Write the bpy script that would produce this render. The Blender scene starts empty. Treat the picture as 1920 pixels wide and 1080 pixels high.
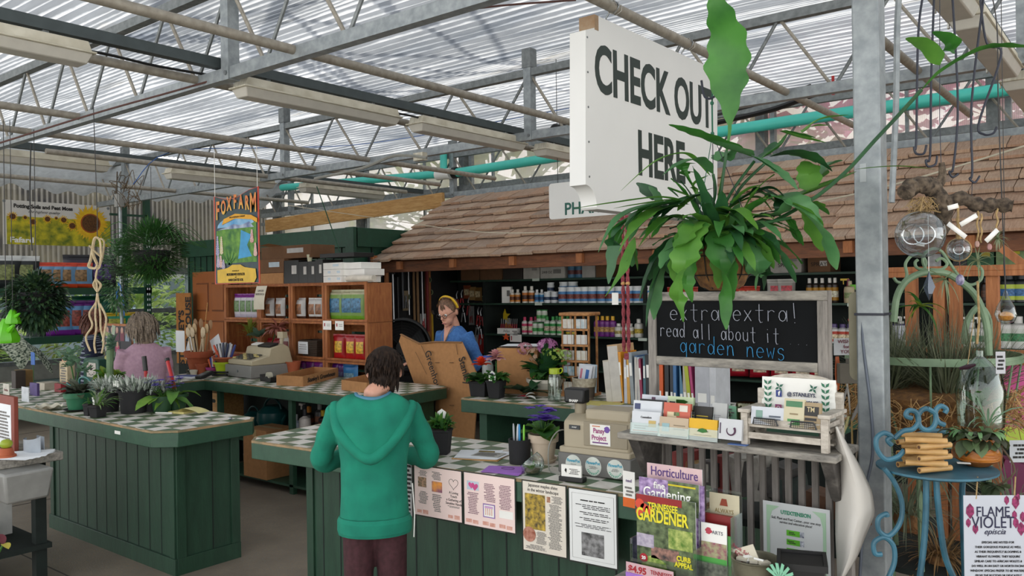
import bpy,bmesh,math,random
from math import sin,cos,pi,radians as rad
from mathutils import Vector as V,Matrix as MX,noise
random.seed(7)
SC=bpy.context.scene
C=SC.collection
# ---------------------------------------------------------------- camera
FOC,EYE=1541.0,1.7
cd=bpy.data.cameras.new('camera');cam=bpy.data.objects.new('camera',cd);C.objects.link(cam)
cd.sensor_width=36;cd.lens=36*FOC/1920;cd.clip_end=300;cd.clip_start=.02
CR=MX.Rotation(rad(38.5),4,'Z') @ MX.Rotation(pi/2,4,'X') @ MX.Rotation(rad(-.87),4,'Z')
cam.matrix_world=MX.Translation((0,0,EYE)) @ CR
SC.camera=cam
# ---------------------------------------------------------------- sky, sun, exposure
SC.view_settings.view_transform='Standard';SC.view_settings.look='None'
SC.view_settings.gamma=1;SC.view_settings.use_curve_mapping=False
SC.view_settings.exposure=0.58
wd=bpy.data.worlds.new('sky');SC.world=wd;wd.use_nodes=True
wn=wd.node_tree.nodes;wl=wd.node_tree.links
bgn=wn['Background'];bgn.inputs[1].default_value=1.0
_tc=wn.new('ShaderNodeTexCoord');_sp=wn.new('ShaderNodeSeparateXYZ');_rp=wn.new('ShaderNodeValToRGB')
wl.new(_tc.outputs['Generated'],_sp.inputs[0]);wl.new(_sp.outputs[2],_rp.inputs[0]);wl.new(_rp.outputs[0],bgn.inputs[0])
_e=_rp.color_ramp.elements;_e[0].position=0;_e[0].color=(1.9,1.87,1.8,1);_e[1].position=.75;_e[1].color=(.74,.80,.90,1)
_e.new(.25).color=(1.6,1.62,1.66,1)
sd=bpy.data.lights.new('sun','SUN');sd.energy=2.6;sd.angle=rad(1.2);sd.color=(1,.95,.86)
sun=bpy.data.objects.new('sun',sd);C.objects.link(sun)
sun.rotation_euler=(rad(-30),rad(22),0)
SC.cycles.max_bounces=7;SC.cycles.diffuse_bounces=4;SC.cycles.transparent_max_bounces=10
SC.cycles.transmission_bounces=5;SC.cycles.glossy_bounces=2;SC.cycles.sample_clamp_indirect=6
SC.cycles.caustics_reflective=False;SC.cycles.caustics_refractive=False
SC.cycles.use_denoising=True
# ---------------------------------------------------------------- helpers
def ray(px,py):
 return CR.to_3x3() @ V(((px-960)/FOC,-(py-540)/FOC,-1))
def G(px,py,ax,v):                 # world point seen at photo pixel (px,py) on the plane ax = v
 d=ray(px,py);i='xyz'.index(ax);o=V((0,0,EYE))
 return o+ d*((v-o[i])/d[i])
def D(px,py,t):return V((0,0,EYE))+ ray(px,py)*t
def lin(h):
 if isinstance(h,str):
  h=h.lstrip('#');h=[int(h[i:i+2],16)/255 for i in (0,2,4)]
  return [((x+.055)/1.055)**2.4 if x> .04045 else x/12.92 for x in h]
 return list(h)
_m={}
def nd(nt,t,**k):
 n=nt.nodes.new(t)
 for a,b in k.items():
  if a.startswith('i_'):n.inputs[int(a[2:])].default_value=b
  else:setattr(n,a,b)
 return n
def mat(h,r=.6,met=0,var=.10,sc=14,bump=0,tl=0,c2=None,key=None,st=(1,1,1),spec=.5,det=4,coat=0):
 """procedural painted / woven / paper surface: base colour varied by noise"""
 k=key or (str(h),r,met,var,sc,bump,tl,str(c2),st)
 if k in _m:return _m[k]
 m=bpy.data.materials.new('mat_%d' % len(_m));m.use_nodes=True;nt=m.node_tree
 p=nt.nodes['Principled BSDF'];a=lin(h)
 p.inputs['Roughness'].default_value=r;p.inputs['Metallic'].default_value=met
 p.inputs['Specular IOR Level'].default_value=spec;p.inputs['Coat Weight'].default_value=coat
 b=lin(c2) if c2 else [min(1,x*(1+var)) for x in a]
 a2=a if c2 else [x*(1-var) for x in a]
 tc=nd(nt,'ShaderNodeTexCoord');mp=nd(nt,'ShaderNodeMapping');mp.inputs[3].default_value=st
 nt.links.new(tc.outputs['Object'],mp.inputs[0])
 n=nd(nt,'ShaderNodeTexNoise');n.inputs['Scale'].default_value=sc;n.inputs['Detail'].default_value=det
 nt.links.new(mp.outputs[0],n.inputs[0])
 cr=nd(nt,'ShaderNodeValToRGB');e=cr.color_ramp.elements
 e[0].position=.32;e[0].color=(*a2,1);e[1].position=.68;e[1].color=(*b,1)
 nt.links.new(n.outputs[0],cr.inputs[0]);nt.links.new(cr.outputs[0],p.inputs['Base Color'])
 if bump:
  bp=nd(nt,'ShaderNodeBump');bp.inputs['Strength'].default_value=bump;bp.inputs['Distance'].default_value=.01
  nt.links.new(n.outputs[0],bp.inputs['Height']);nt.links.new(bp.outputs[0],p.inputs['Normal'])
 if tl:
  t=nd(nt,'ShaderNodeBsdfTranslucent');nt.links.new(cr.outputs[0],t.inputs[0])
  mx=nd(nt,'ShaderNodeMixShader',i_0=tl);o=nt.nodes['Material Output']
  nt.links.new(p.outputs[0],mx.inputs[1]);nt.links.new(t.outputs[0],mx.inputs[2]);nt.links.new(mx.outputs[0],o.inputs[0])
 _m[k]=m;return m
def glass(h='#eef4f2',a=.82,r=.05,key=None):
 k=key or ('glass',h,a)
 if k in _m:return _m[k]
 m=bpy.data.materials.new('mat_glass_%d' % len(_m));m.use_nodes=True;nt=m.node_tree
 p=nd(nt,'ShaderNodeBsdfGlossy');p.inputs[0].default_value=(*lin(h),1);p.inputs['Roughness'].default_value=r
 t=nd(nt,'ShaderNodeBsdfTransparent');t.inputs[0].default_value=(*lin(h),1)
 lw=nd(nt,'ShaderNodeLayerWeight',i_0=.35)
 mt=nd(nt,'ShaderNodeMath',operation='MULTIPLY_ADD');nt.links.new(lw.outputs[1],mt.inputs[0]);mt.inputs[1].default_value=.7;mt.inputs[2].default_value=(1-a)*.4
 mx=nd(nt,'ShaderNodeMixShader');nt.links.new(mt.outputs[0],mx.inputs[0])
 nt.links.new(t.outputs[0],mx.inputs[1]);nt.links.new(p.outputs[0],mx.inputs[2]);nt.links.new(mx.outputs[0],nt.nodes['Material Output'].inputs[0])
 _m[k]=m;return m

class MB:
 """collects shapes; every shape goes through the current matrix self.T"""
 def __init__(s):s.v=[];s.f=[];s.fm=[];s.ms=[];s.T=MX()
 def at(s,loc=(0,0,0),rz=0,rx=0,ry=0,sc=1):
  s.T=MX.Translation(loc) @ MX.Rotation(rz,4,'Z') @ MX.Rotation(ry,4,'Y') @ MX.Rotation(rx,4,'X') @ MX.Scale(sc,4);return s
 def mi(s,m):
  if m not in s.ms:s.ms.append(m)
  return s.ms.index(m)
 def add(s,vs,fs,m):
  b=len(s.v);s.v+= [s.T @ V(p) for p in vs];i=s.mi(m)
  s.f+= [tuple(b+k for k in f) for f in fs];s.fm+= [i]*len(fs);return s
 def box(s,c,d,m,tp=1,ty=None):
  x,y,z=d[0]/2,d[1]/2,d[2]/2;ty=tp if ty is None else ty
  vs=[(c[0]+i*x*(tp if k> 0 else 1),c[1]+j*y*(ty if k> 0 else 1),c[2]+k*z) for k in (-1,1) for i,j in ((-1,-1),(1,-1),(1,1),(-1,1))]
  return s.add(vs,[(3,2,1,0),(4,5,6,7),(0,1,5,4),(1,2,6,5),(2,3,7,6),(3,0,4,7)],m)
 def bb(s,x0,x1,y0,y1,z0,z1,m):return s.box(((x0+x1)/2,(y0+y1)/2,(z0+z1)/2),(x1-x0,y1-y0,z1-z0),m)
 def lathe(s,pr,m,c=(0,0,0),n=20,sx=1,sy=1,mats=None,cap=True):
  vs=[];fs=[]
  for r,z in pr:
   for k in range(n):
    a=2*pi*k/n;vs.append((c[0]+r*sx*cos(a),c[1]+r*sy*sin(a),c[2]+z))
  L=len(pr)
  for i in range(L-1):
   ff=[(i*n+k,i*n+(k+1)% n,(i+1)*n+(k+1)% n,(i+1)*n+k) for k in range(n)]
   if mats:s.add(vs[i*n:(i+2)*n],[tuple(q-i*n for q in f) for f in ff],mats[i])
   else:fs+= ff
  if cap:
   if mats:
    if pr[0][0]> 1e-4:s.add(vs[:n],[tuple(range(n))[::-1]],mats[0])
    if pr[-1][0]> 1e-4:s.add(vs[-n:],[tuple(range(n))],mats[-1])
   else:
    if pr[0][0]> 1e-4:fs.append(tuple(range(n))[::-1])
    if pr[-1][0]> 1e-4:fs.append(tuple(range((L-1)*n,L*n)))
  if not mats:s.add(vs,fs,m)
  return s
 def cyl(s,c,r,h,m,n=16,r2=None):return s.lathe([(r,0),(r if r2 is None else r2,h)],m,c,n)
 def tube(s,pts,r,m,n=8,closed=False,flat=1):
  P=[V(p) for p in pts];L=len(P);vs=[];up=None
  for i,p in enumerate(P):
   t=(P[(i+1)% L]-P[i-1]) if closed else (P[min(i+1,L-1)]-P[max(i-1,0)])
   if t.length< 1e-9:t=V((0,0,1))
   t.normalize()
   if up is None:up=V((0,0,1)) if abs(t.z)< .9 else V((1,0,0))
   u=t.cross(up)
   if u.length< 1e-5:u=t.cross(V((0,1,0.3)))
   u.normalize();w=u.cross(t).normalized();up=w
   rr=r[i] if isinstance(r,(list,tuple)) else r
   for k in range(n):
    a=2*pi*k/n;vs.append(p+u*rr*cos(a)+w*rr*sin(a)*flat)
  fs=[(i*n+k,i*n+(k+1)% n,((i+1)% L)*n+(k+1)% n,((i+1)% L)*n+k) for i in range(L if closed else L-1) for k in range(n)]
  if not closed:fs+= [tuple(range(n))[::-1],tuple(range((L-1)*n,L*n))]
  return s.add(vs,fs,m)
 def prism(s,o,h,m,z=0):       # outline in XY extruded in Z
  n=len(o);vs=[(x,y,z) for x,y in o]+[(x,y,z+h) for x,y in o]
  return s.add(vs,[tuple(range(n))[::-1],tuple(range(n,2*n))]+[(k,(k+1)% n,n+(k+1)% n,n+k) for k in range(n)],m)
 def pxz(s,o,th,m,y=0):        # outline in XZ, thickness towards +Y
  n=len(o);vs=[(x,y,z) for x,z in o]+[(x,y+th,z) for x,z in o]
  return s.add(vs,[tuple(range(n)),tuple(range(n,2*n))[::-1]]+[(k,n+k,n+(k+1)% n,(k+1)% n) for k in range(n)],m)
 def sph(s,c,r,m,n=12,k=8,sz=1,sx=1,sy=1):
  return s.lathe([(r*sin(pi*i/k),-r*cos(pi*i/k)*sz) for i in range(k+1)],m,c,n,sx=sx,sy=sy,cap=False)
 def grid(s,fn,nu,nv,m,th=0):
  P=[[V(fn(i/nu,j/nv)) for j in range(nv+1)] for i in range(nu+1)]
  vs=[p for row in P for p in row];w=nv+1
  fs=[(i*w+j,(i+1)*w+j,(i+1)*w+j+1,i*w+j+1) for i in range(nu) for j in range(nv)]
  return s.add(vs,fs,m)
 def leaf(s,p0,d,L,W,m,droop=.5,n=6,up=None,fold=.15,wav=0,prof=None,tw=0):
  """leaf blade grown from p0 along d, bending down"""
  p=V(p0);d=V(d).normalized();st=L/n;vs=[];side=d.cross(V((0,0,1)))
  if side.length< .05:side=V((cos(L*999),sin(L*999),0))
  side.normalize()
  for i in range(n+1):
   t=i/n;w=W*(prof(t) if prof else sin(pi*min(1,t*.93+.07))**.7)
   if i== n:w=W*.03
   nn=side.cross(d).normalized();sd_=side*cos(tw*t)+nn*sin(tw*t)
   wv=wav*sin(t*n*2.2)*W
   vs+= [p-sd_*w/2+nn*(fold*w+wv),p,p+sd_*w/2+nn*(fold*w-wv)]
   p=p+d*st;d=(d+V((0,0,-droop/n))).normalized()
  fs=[]
  for i in range(n):a=3*i;fs+= [(a,a+1,a+4,a+3),(a+1,a+2,a+5,a+4)]
  return s.add(vs,fs,m)
 def mesh(s,name,smooth=True):
  me=bpy.data.meshes.new(name);me.from_pydata([tuple(p) for p in s.v],[],s.f)
  for m in s.ms:me.materials.append(m)
  me.polygons.foreach_set('material_index',s.fm)
  if smooth:
   me.polygons.foreach_set('use_smooth',[True]*len(s.f));me.update()
   try:me.set_sharp_from_angle(angle=rad(38))
   except Exception:pass
  me.update();return me
def P(parent,name,mb,label=None,bev=0,kind=None):      # a part
 o=bpy.data.objects.new(name,mb.mesh(name));C.objects.link(o)
 if parent:o.parent=parent
 if label:o['label']=label
 if kind:o['kind']=kind
 if bev:
  b=o.modifiers.new('bevel','BEVEL');b.width=bev;b.segments=2;b.limit_method='ANGLE';b.angle_limit=rad(40)
 return o
def T(name,label,cat,loc=(0,0,0),rz=0,group=None):   # a thing whose parts follow
 o=bpy.data.objects.new(name,None);o.empty_display_size=.05;C.objects.link(o)
 o.location=loc;o.rotation_euler=(0,0,rz);o['label']=label;o['category']=cat
 if group:o['group']=group
 return o
def S(name,label,cat,mb,loc=(0,0,0),rz=0,group=None,bev=0,kind=None):   # a thing that is one mesh
 o=P(None,name,mb,bev=bev);o.location=loc;o.rotation_euler=(0,0,rz)
 if kind== 'structure':o['kind']=kind
 else:
  o['label']=label;o['category']=cat
  if kind:o['kind']=kind
 if group:o['group']=group
 return o
def W(name,mb,bev=0,loc=(0,0,0)):                      # the setting
 o=P(None,name,mb,bev=bev);o['kind']='structure';o.location=loc;return o
def dup(o,loc,rz=None,label=None,sc=None,group=None):
 def cp(a,par):
  c=a.copy();C.objects.link(c);c.parent=par
  for ch in list(a.children):cp(ch,c)
  return c
 r=cp(o,None);r.location=loc
 if rz is not None:r.rotation_euler=(0,0,rz)
 if label:r['label']=label
 if sc:r.scale=(sc,sc,sc) if not isinstance(sc,tuple) else sc
 if group:r['group']=group
 return r
_tx={}
def text(parent,s,size,m,loc,rot=(pi/2,0,0),name='lettering',ext=.0006,bold=0,sx=1,align='CENTER',shear=0,sy=1,sp=1):
 k=(s,size,bold,align,ext,sp)
 cu=bpy.data.curves.new('t','FONT');cu.body=s;cu.size=size;cu.extrude=ext;cu.offset=bold
 cu.align_x=align;cu.align_y='CENTER';cu.shear=shear;cu.resolution_u=2 if size< .02 else 4;cu.space_line=sp
 o=bpy.data.objects.new('t',cu);C.objects.link(o)
 me=bpy.data.meshes.new_from_object(o,depsgraph=bpy.context.evaluated_depsgraph_get())
 bpy.data.objects.remove(o);bpy.data.curves.remove(cu)
 me.materials.clear();me.materials.append(m)
 o=bpy.data.objects.new(name,me);C.objects.link(o);o.parent=parent
 o.location=loc;o.rotation_euler=rot;o.scale=(sx,sy,1);return o
def rr(w,h,r,n=4):                 # rounded rectangle outline centred on 0
 o=[]
 for cx,cy,a0 in ((w/2-r,h/2-r,0),(-w/2+r,h/2-r,90),(-w/2+r,-h/2+r,180),(w/2-r,-h/2+r,270)):
  for k in range(n+1):a=rad(a0+90*k/n);o.append((cx+r*cos(a),cy+r*sin(a)))
 return o
def arc(c,r,a0,a1,n=12,pl='xz'):
 o=[]
 for k in range(n+1):
  a=rad(a0+(a1-a0)*k/n);u,w=r*cos(a),r*sin(a)
  o.append((c[0]+u,c[1],c[2]+w) if pl== 'xz' else (c[0],c[1]+u,c[2]+w) if pl== 'yz' else (c[0]+u,c[1]+w,c[2]))
 return o
def bez(P0,P1,P2,n=10):
 P0,P1,P2=V(P0),V(P1),V(P2);return [P0*(1-t)**2+P1*2*t*(1-t)+P2*t*t for t in [k/n for k in range(n+1)]]
def cat(pts,n=6):                    # smooth curve through points
 P_=[V(p) for p in pts];P_=[P_[0]]+P_+[P_[-1]];o=[]
 for i in range(1,len(P_)-2):
  a,b,c,d=P_[i-1:i+3]
  for k in range(n):
   t=k/n;o.append(.5*((2*b)+(c-a)*t+(2*a-5*b+4*c-d)*t*t+(3*b-a-3*c+d)*t**3))
 o.append(P_[-2]);return o
U=random.uniform
ORD=['leftmost','second from left','third from left','fourth from left','fifth from left','sixth from left','seventh from left','eighth from left','ninth from left','tenth from left']
# ---------------------------------------------------------------- special materials
def special(name):
 m=bpy.data.materials.new(name);m.use_nodes=True;nt=m.node_tree
 return m,nt,nt.nodes['Principled BSDF'],nt.nodes['Material Output'],nt.links.new
def ramp(nt,src,stops):
 cr=nd(nt,'ShaderNodeValToRGB');e=cr.color_ramp.elements
 while len(e)< len(stops):e.new(.5)
 for k,(p,c) in enumerate(stops):e[k].position=p;e[k].color=(*lin(c),1)
 nt.links.new(src,cr.inputs[0]);return cr.outputs[0]
def mixc(nt,f,a,b,bt='MIX'):
 n=nd(nt,'ShaderNodeMix',data_type='RGBA',blend_type=bt)
 if isinstance(f,float):n.inputs[0].default_value=f
 else:nt.links.new(f,n.inputs[0])
 for i,x in ((6,a),(7,b)):
  if isinstance(x,(tuple,list,str)):n.inputs[i].default_value=(*lin(x),1)
  else:nt.links.new(x,n.inputs[i])
 return n.outputs[2]
def objc(nt,st=(1,1,1)):
 tc=nd(nt,'ShaderNodeTexCoord');mp=nd(nt,'ShaderNodeMapping');mp.inputs[3].default_value=st
 nt.links.new(tc.outputs['Object'],mp.inputs[0]);return mp.outputs[0]
def noi(nt,co,sc,det=5,rough=.55):
 n=nd(nt,'ShaderNodeTexNoise');n.inputs['Scale'].default_value=sc;n.inputs['Detail'].default_value=det;n.inputs['Roughness'].default_value=rough
 nt.links.new(co,n.inputs[0]);return n.outputs[0]
def bump(nt,h,p,s=.4,d=.01):
 b=nd(nt,'ShaderNodeBump');b.inputs['Strength'].default_value=s;b.inputs['Distance'].default_value=d
 nt.links.new(h,b.inputs['Height']);nt.links.new(b.outputs[0],p.inputs['Normal'])
# concrete floor
m_floor,nt,p,o,L=special('concrete');co=objc(nt)
c=ramp(nt,noi(nt,co,1.2,8,.7),[(.3,'#6b5f52'),(.55,'#8c7e6b'),(.75,'#9f917d')])
L(mixc(nt,ramp(nt,noi(nt,co,60,3),[(.4,(0,0,0)),(.7,(1,1,1))]),c,'#7d766c'),p.inputs['Base Color']);p.inputs['Roughness'].default_value=.75
bump(nt,noi(nt,co,90,4),p,.15)
# green painted rough-sawn boards with chips that show wood
def paint_green(name,hi='#284936',lo='#1b3527',chip=.70):
 m,nt,p,o,L=special(name);co=objc(nt);g=objc(nt,(2.2,2.2,.35) if name== 'green_board' else (1.2,1.2,1.2))
 c=ramp(nt,noi(nt,g,9,8,.7),[(.3,lo),(.7,hi)])
 ch=ramp(nt,noi(nt,co,11,9,.72),[(chip,(0,0,0)),(chip+.012,(1,1,1))])
 L(mixc(nt,ch,c,'#b08a5c'),p.inputs['Base Color']);p.inputs['Roughness'].default_value=.5
 bump(nt,noi(nt,objc(nt,(14,14,2)),10,6),p,.35,.004);return m
m_green=paint_green('green_board',chip=.80);m_gtrim=paint_green('green_trim','#30543f','#254534',.72)
m_shed=paint_green('shed_green','#1c4a36','#133a29',.95)
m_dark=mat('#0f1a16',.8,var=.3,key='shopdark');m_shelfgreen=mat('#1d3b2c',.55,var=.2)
# checkerboard tiles of the counter tops
m_check,nt,p,o,L=special('check_tiles');co=objc(nt)
ck=nd(nt,'ShaderNodeTexChecker');ck.inputs['Scale'].default_value=1/.107;L(co,ck.inputs[0])
mpz=nt.nodes['Mapping'];mpz.inputs[1].default_value=(.013,.02,.35)
dirt=noi(nt,co,7,8,.7)
wt=ramp(nt,dirt,[(.3,'#b3aa9c'),(.5,'#d8d3ca'),(.7,'#e6e2da')]);gt=ramp(nt,dirt,[(.3,'#7b7a5e'),(.5,'#5c7052'),(.7,'#42614c')])
L(mixc(nt,ck.outputs[1],wt,gt),p.inputs['Base Color']);p.inputs['Roughness'].default_value=.5
# bare worn plywood edge
m_edge=mat('#a98a66',.8,c2='#6c6a50',sc=12,key='ply')
# galvanised steel
def galv(name,a,b,r=.45):
 m,nt,p,o,L=special(name);co=objc(nt)
 vo=nd(nt,'ShaderNodeTexVoronoi');vo.inputs['Scale'].default_value=34;L(co,vo.inputs[0])
 L(ramp(nt,vo.outputs['Distance'],[(.1,b),(.6,a)]),p.inputs['Base Color'])
 c=mixc(nt,ramp(nt,noi(nt,co,22,5),[(.35,(0,0,0)),(.7,(1,1,1))]),a,b);L(c,p.inputs['Base Color'])
 p.inputs['Metallic'].default_value=.3;p.inputs['Roughness'].default_value=r;return m
m_galv=galv('galvanised','#838a8d','#a0a6a8');m_galvd=galv('galvanised_dull','#6c7172','#868b8b',.55);m_tube=galv('rusted_tube','#8f887c','#aaa396',.55)
m_bolt=mat('#8b8f90',.35,.9)
# shakes
m_shake,nt,p,o,L=special('cedar_shake');co=objc(nt)
gi=nd(nt,'ShaderNodeNewGeometry');isl=gi.outputs['Random Per Island']
c=ramp(nt,isl,[(0,'#a5826a'),(.25,'#c0a187'),(.5,'#a58d7c'),(.7,'#ccb095'),(.88,'#b98c6d'),(1,'#958071')])
gr=ramp(nt,noi(nt,objc(nt,(10,1.2,1.2)),9,9,.7),[(.3,'#4d3a2e'),(.5,'#a38c78'),(.7,'#cfbba5')])
L(mixc(nt,.5,c,gr,'MULTIPLY'),p.inputs['Base Color']);p.inputs['Roughness'].default_value=.85
c2=mixc(nt,.38,c,gr);L(c2,p.inputs['Base Color'])
bump(nt,noi(nt,objc(nt,(30,2,2)),8,5),p,.5,.01)
# cedar / crate wood, weathered grey wood, cardboard, coir
def wood(name,cols,st,r=.7,sc=6,bs=.3):
 m,nt,p,o,L=special(name)
 L(ramp(nt,noi(nt,objc(nt,st),sc,8,.65),cols),p.inputs['Base Color']);p.inputs['Roughness'].default_value=r
 bump(nt,noi(nt,objc(nt,st),sc*4,5),p,bs,.004);return m
m_crate=wood('crate_wood',[(.3,'#7a4524'),(.5,'#96592f'),(.7,'#b0703e')],(1.5,1.5,6))
m_cratev=wood('crate_upright',[(.3,'#83492a'),(.5,'#9c5e33'),(.7,'#b67744')],(6,6,1))
m_grey=wood('weathered_wood',[(.25,'#3f3c38'),(.42,'#79756e'),(.6,'#989389'),(.8,'#b5afa4')],(2,8,8),.8)
m_greyv=wood('weathered_upright',[(.25,'#4c4844'),(.45,'#7f7a74'),(.65,'#97918a')],(9,9,1.2),.8)
m_slat=wood('grey_slat',[(.3,'#5b5651'),(.55,'#6f6a65'),(.75,'#827c76')],(9,9,1),.8)
m_white_w=wood('whitewashed',[(.3,'#8f877b'),(.5,'#b4aca0'),(.7,'#cfc8bc')],(3,8,8),.8)
m_card=mat('#a97a4d',.85,var=.08,sc=30,key='cardboard');m_cardin=mat('#8a6440',.9,var=.1);m_cardd=mat('#6d4e34',.85,var=.1)
m_pine=wood('pine',[(.3,'#a5773f'),(.5,'#bd8f55'),(.7,'#cfa56c')],(1,8,8));m_cedar=wood('cedar_post',[(.3,'#7d4a2a'),(.5,'#9a6037'),(.7,'#b5774a')],(9,9,1))
m_wicker=wood('wicker_wood',[(.3,'#7a4e2a'),(.5,'#9c6c3e'),(.7,'#b98650')],(4,4,4))
m_coir=mat('#5b3f28',.95,c2='#8a6236',sc=40,bump=1,key='coir')
# white / black / paper etc
WH=mat('#ebeae4',.6,var=.03,key='paper');PAPER=mat('#e4e7e9',.7,var=.03,sc=5);CREAM=mat('#cfc8b4',.6,var=.05)
BK=mat('#141414',.45,var=.2);BKM=mat('#1c1c1e',.8,var=.2);INK=mat('#23211f',.8,var=.1);INKG=mat('#777470',.8,var=.1)
WIRE=mat('#2a2d38',.5,.2);CORD=mat('#3a3a3a',.7)
GL=glass();
# ---------------------------------------------------------------- the building
# translucent roof sheet: flutes run along X
m_roof,nt,p,o,L=special('roof_sheet');co=objc(nt)
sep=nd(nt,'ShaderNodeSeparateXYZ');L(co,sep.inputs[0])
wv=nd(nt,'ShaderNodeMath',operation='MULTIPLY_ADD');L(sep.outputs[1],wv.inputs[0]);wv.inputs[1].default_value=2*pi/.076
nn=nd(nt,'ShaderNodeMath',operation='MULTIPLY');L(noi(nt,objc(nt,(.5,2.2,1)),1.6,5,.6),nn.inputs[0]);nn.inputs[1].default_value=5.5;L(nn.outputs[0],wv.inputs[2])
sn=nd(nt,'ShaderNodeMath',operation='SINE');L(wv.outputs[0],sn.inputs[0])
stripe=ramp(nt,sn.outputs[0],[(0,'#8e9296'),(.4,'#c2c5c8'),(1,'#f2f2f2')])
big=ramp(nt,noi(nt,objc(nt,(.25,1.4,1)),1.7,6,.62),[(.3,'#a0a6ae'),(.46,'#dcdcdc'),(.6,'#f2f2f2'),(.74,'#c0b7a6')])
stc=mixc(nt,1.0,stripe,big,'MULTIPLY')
tr=nd(nt,'ShaderNodeBsdfTranslucent');L(stc,tr.inputs[0]);df=nd(nt,'ShaderNodeBsdfDiffuse');L(stc,df.inputs[0])
tp=nd(nt,'ShaderNodeBsdfTransparent');L(stc,tp.inputs[0])
mx=nd(nt,'ShaderNodeMixShader',i_0=.80);L(df.outputs[0],mx.inputs[1]);L(tr.outputs[0],mx.inputs[2])
mx2=nd(nt,'ShaderNodeMixShader',i_0=.07);L(mx.outputs[0],mx2.inputs[1]);L(tp.outputs[0],mx2.inputs[2]);L(mx2.outputs[0],o.inputs[0])
# back wall sheet: clearer, shows what grows behind
def sheet(name,tint,clear,freq,ax=0,lo='#8f9a98'):
 m,nt,p,o,L=special(name);co=objc(nt);sep=nd(nt,'ShaderNodeSeparateXYZ');L(co,sep.inputs[0])
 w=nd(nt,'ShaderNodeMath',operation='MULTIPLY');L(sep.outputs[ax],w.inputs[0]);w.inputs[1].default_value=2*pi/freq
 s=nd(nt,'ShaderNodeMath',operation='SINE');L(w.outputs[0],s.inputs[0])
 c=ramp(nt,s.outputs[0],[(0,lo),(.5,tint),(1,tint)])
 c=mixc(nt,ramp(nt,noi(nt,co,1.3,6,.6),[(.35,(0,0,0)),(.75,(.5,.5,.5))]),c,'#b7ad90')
 t=nd(nt,'ShaderNodeBsdfTranslucent');L(c,t.inputs[0]);d=nd(nt,'ShaderNodeBsdfDiffuse');L(c,d.inputs[0])
 a=nd(nt,'ShaderNodeMixShader',i_0=.7);L(d.outputs[0],a.inputs[1]);L(t.outputs[0],a.inputs[2])
 tp=nd(nt,'ShaderNodeBsdfTransparent');L(c,tp.inputs[0]);b=nd(nt,'ShaderNodeMixShader',i_0=clear)
 L(a.outputs[0],b.inputs[1]);L(tp.outputs[0],b.inputs[2]);L(b.outputs[0],o.inputs[0]);return m
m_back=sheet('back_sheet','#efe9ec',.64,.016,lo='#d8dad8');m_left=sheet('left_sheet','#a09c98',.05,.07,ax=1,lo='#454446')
XL,YB,ZR=-12.3,8.6,3.72
W('floor',MB().bb(-14,6,-3,9.2,-.06,0,m_floor))
j=MB()
for x in (-3.6,-7.3,-11):j.bb(x-.006,x+.006,-3,9,.0005,.002,mat('#4b463f',.9))
for y in (1.1,2.2,4.6):j.bb(-14,6,y-.005,y+.005,.0005,.002,mat('#4b463f',.9))
W('trim_1',j)
def roofz(x,y):
 k=abs(((y+.05)% 2.85)/2.85-.5)*2;return ZR+.20*(1-k)
mb=MB()
def rf(u,v):
 x=-12.6+u*17;y=-1.5+v*10.4;return (x,y,roofz(x,y)+.012*sin(y*2*pi/.076)+.03*noise.noise(V((x*.4,y*2,0))))
mb.grid(rf,14,820,m_roof);W('ceiling',mb)
# curtain valance of the roof lining along the left wall
mb=MB()
def cv(u,v):
 y=.5+u*8;return (-11.2-1.05*v,y,3.62-.42*v-.05*abs(sin(y*2.1))*v+.03*sin(y*17)*v)
mb.grid(cv,160,6,mat('#cfd3d4',.8,tl=.65,key='liner'));S('roof_liner','sagging white plastic liner gathered where the roof meets the left wall','liner',mb)
mb=MB()
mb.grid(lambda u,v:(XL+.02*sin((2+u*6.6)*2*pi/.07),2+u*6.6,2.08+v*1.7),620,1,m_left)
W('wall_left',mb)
W('wall_left',MB().bb(XL-.06,XL+.04,1.5,YB,0,.75,mat('#8e9089',.8)))
mb=MB()
mb.bb(-12.3,6,YB-.01,YB+.01,0,3.9,m_back);W('wall_back',mb)
# wall frame members
def member(n,a,b,w,m,mb=None):
 mb=mb or MB();a=V(a);b=V(b);d=(b-a).normalized();u=d.cross(V((0,0,1)))
 if u.length< .1:u=V((1,0,0))
 u=u.normalized()*w[0]/2;v_=u.cross(d).normalized()*w[1]/2
 vs=[q+s*u+t*v_ for q in (a,b) for s,t in ((-1,-1),(1,-1),(1,1),(-1,1))]
 mb.add(vs,[(3,2,1,0),(4,5,6,7),(0,1,5,4),(1,2,6,5),(2,3,7,6),(3,0,4,7)],m);return mb
for k,x in enumerate((-11.9,-9.75,-7.6,-5.35,-3.35,-1.2,1)):
 mb=MB();mb.bb(x-.05,x+.05,YB-.13,YB-.02,0,3.75,m_galvd);mb.bb(x+.09,x+.14,YB-.08,YB-.02,0,3.75,m_galv)
 S('wall_post',['grey steel stud at the left corner behind the fern','grey steel stud behind the orange and blue soil banner','grey steel stud behind the left part of the wood beam','grey steel stud above the left end of the shake roof','grey steel stud behind the green lettered sign','grey steel stud in front of the pink blossom, beside the big post','rightmost grey steel stud of the back wall'][k],'stud',mb,group='steel studs of the back wall')
for k,(z,w,m) in enumerate(((3.08,.07,m_galvd),(3.34,.035,m_galv),(2.86,.05,m_galv))):
 S('wall_rail',['grey steel angle rail running under the teal pipe','thin steel rail right behind the teal pipe','bright steel rail just above the shake roof ridge'][k],'rail',member('',(-12.2,YB-.17,z),(4,YB-.17,z),(.05,w),m))
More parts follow.
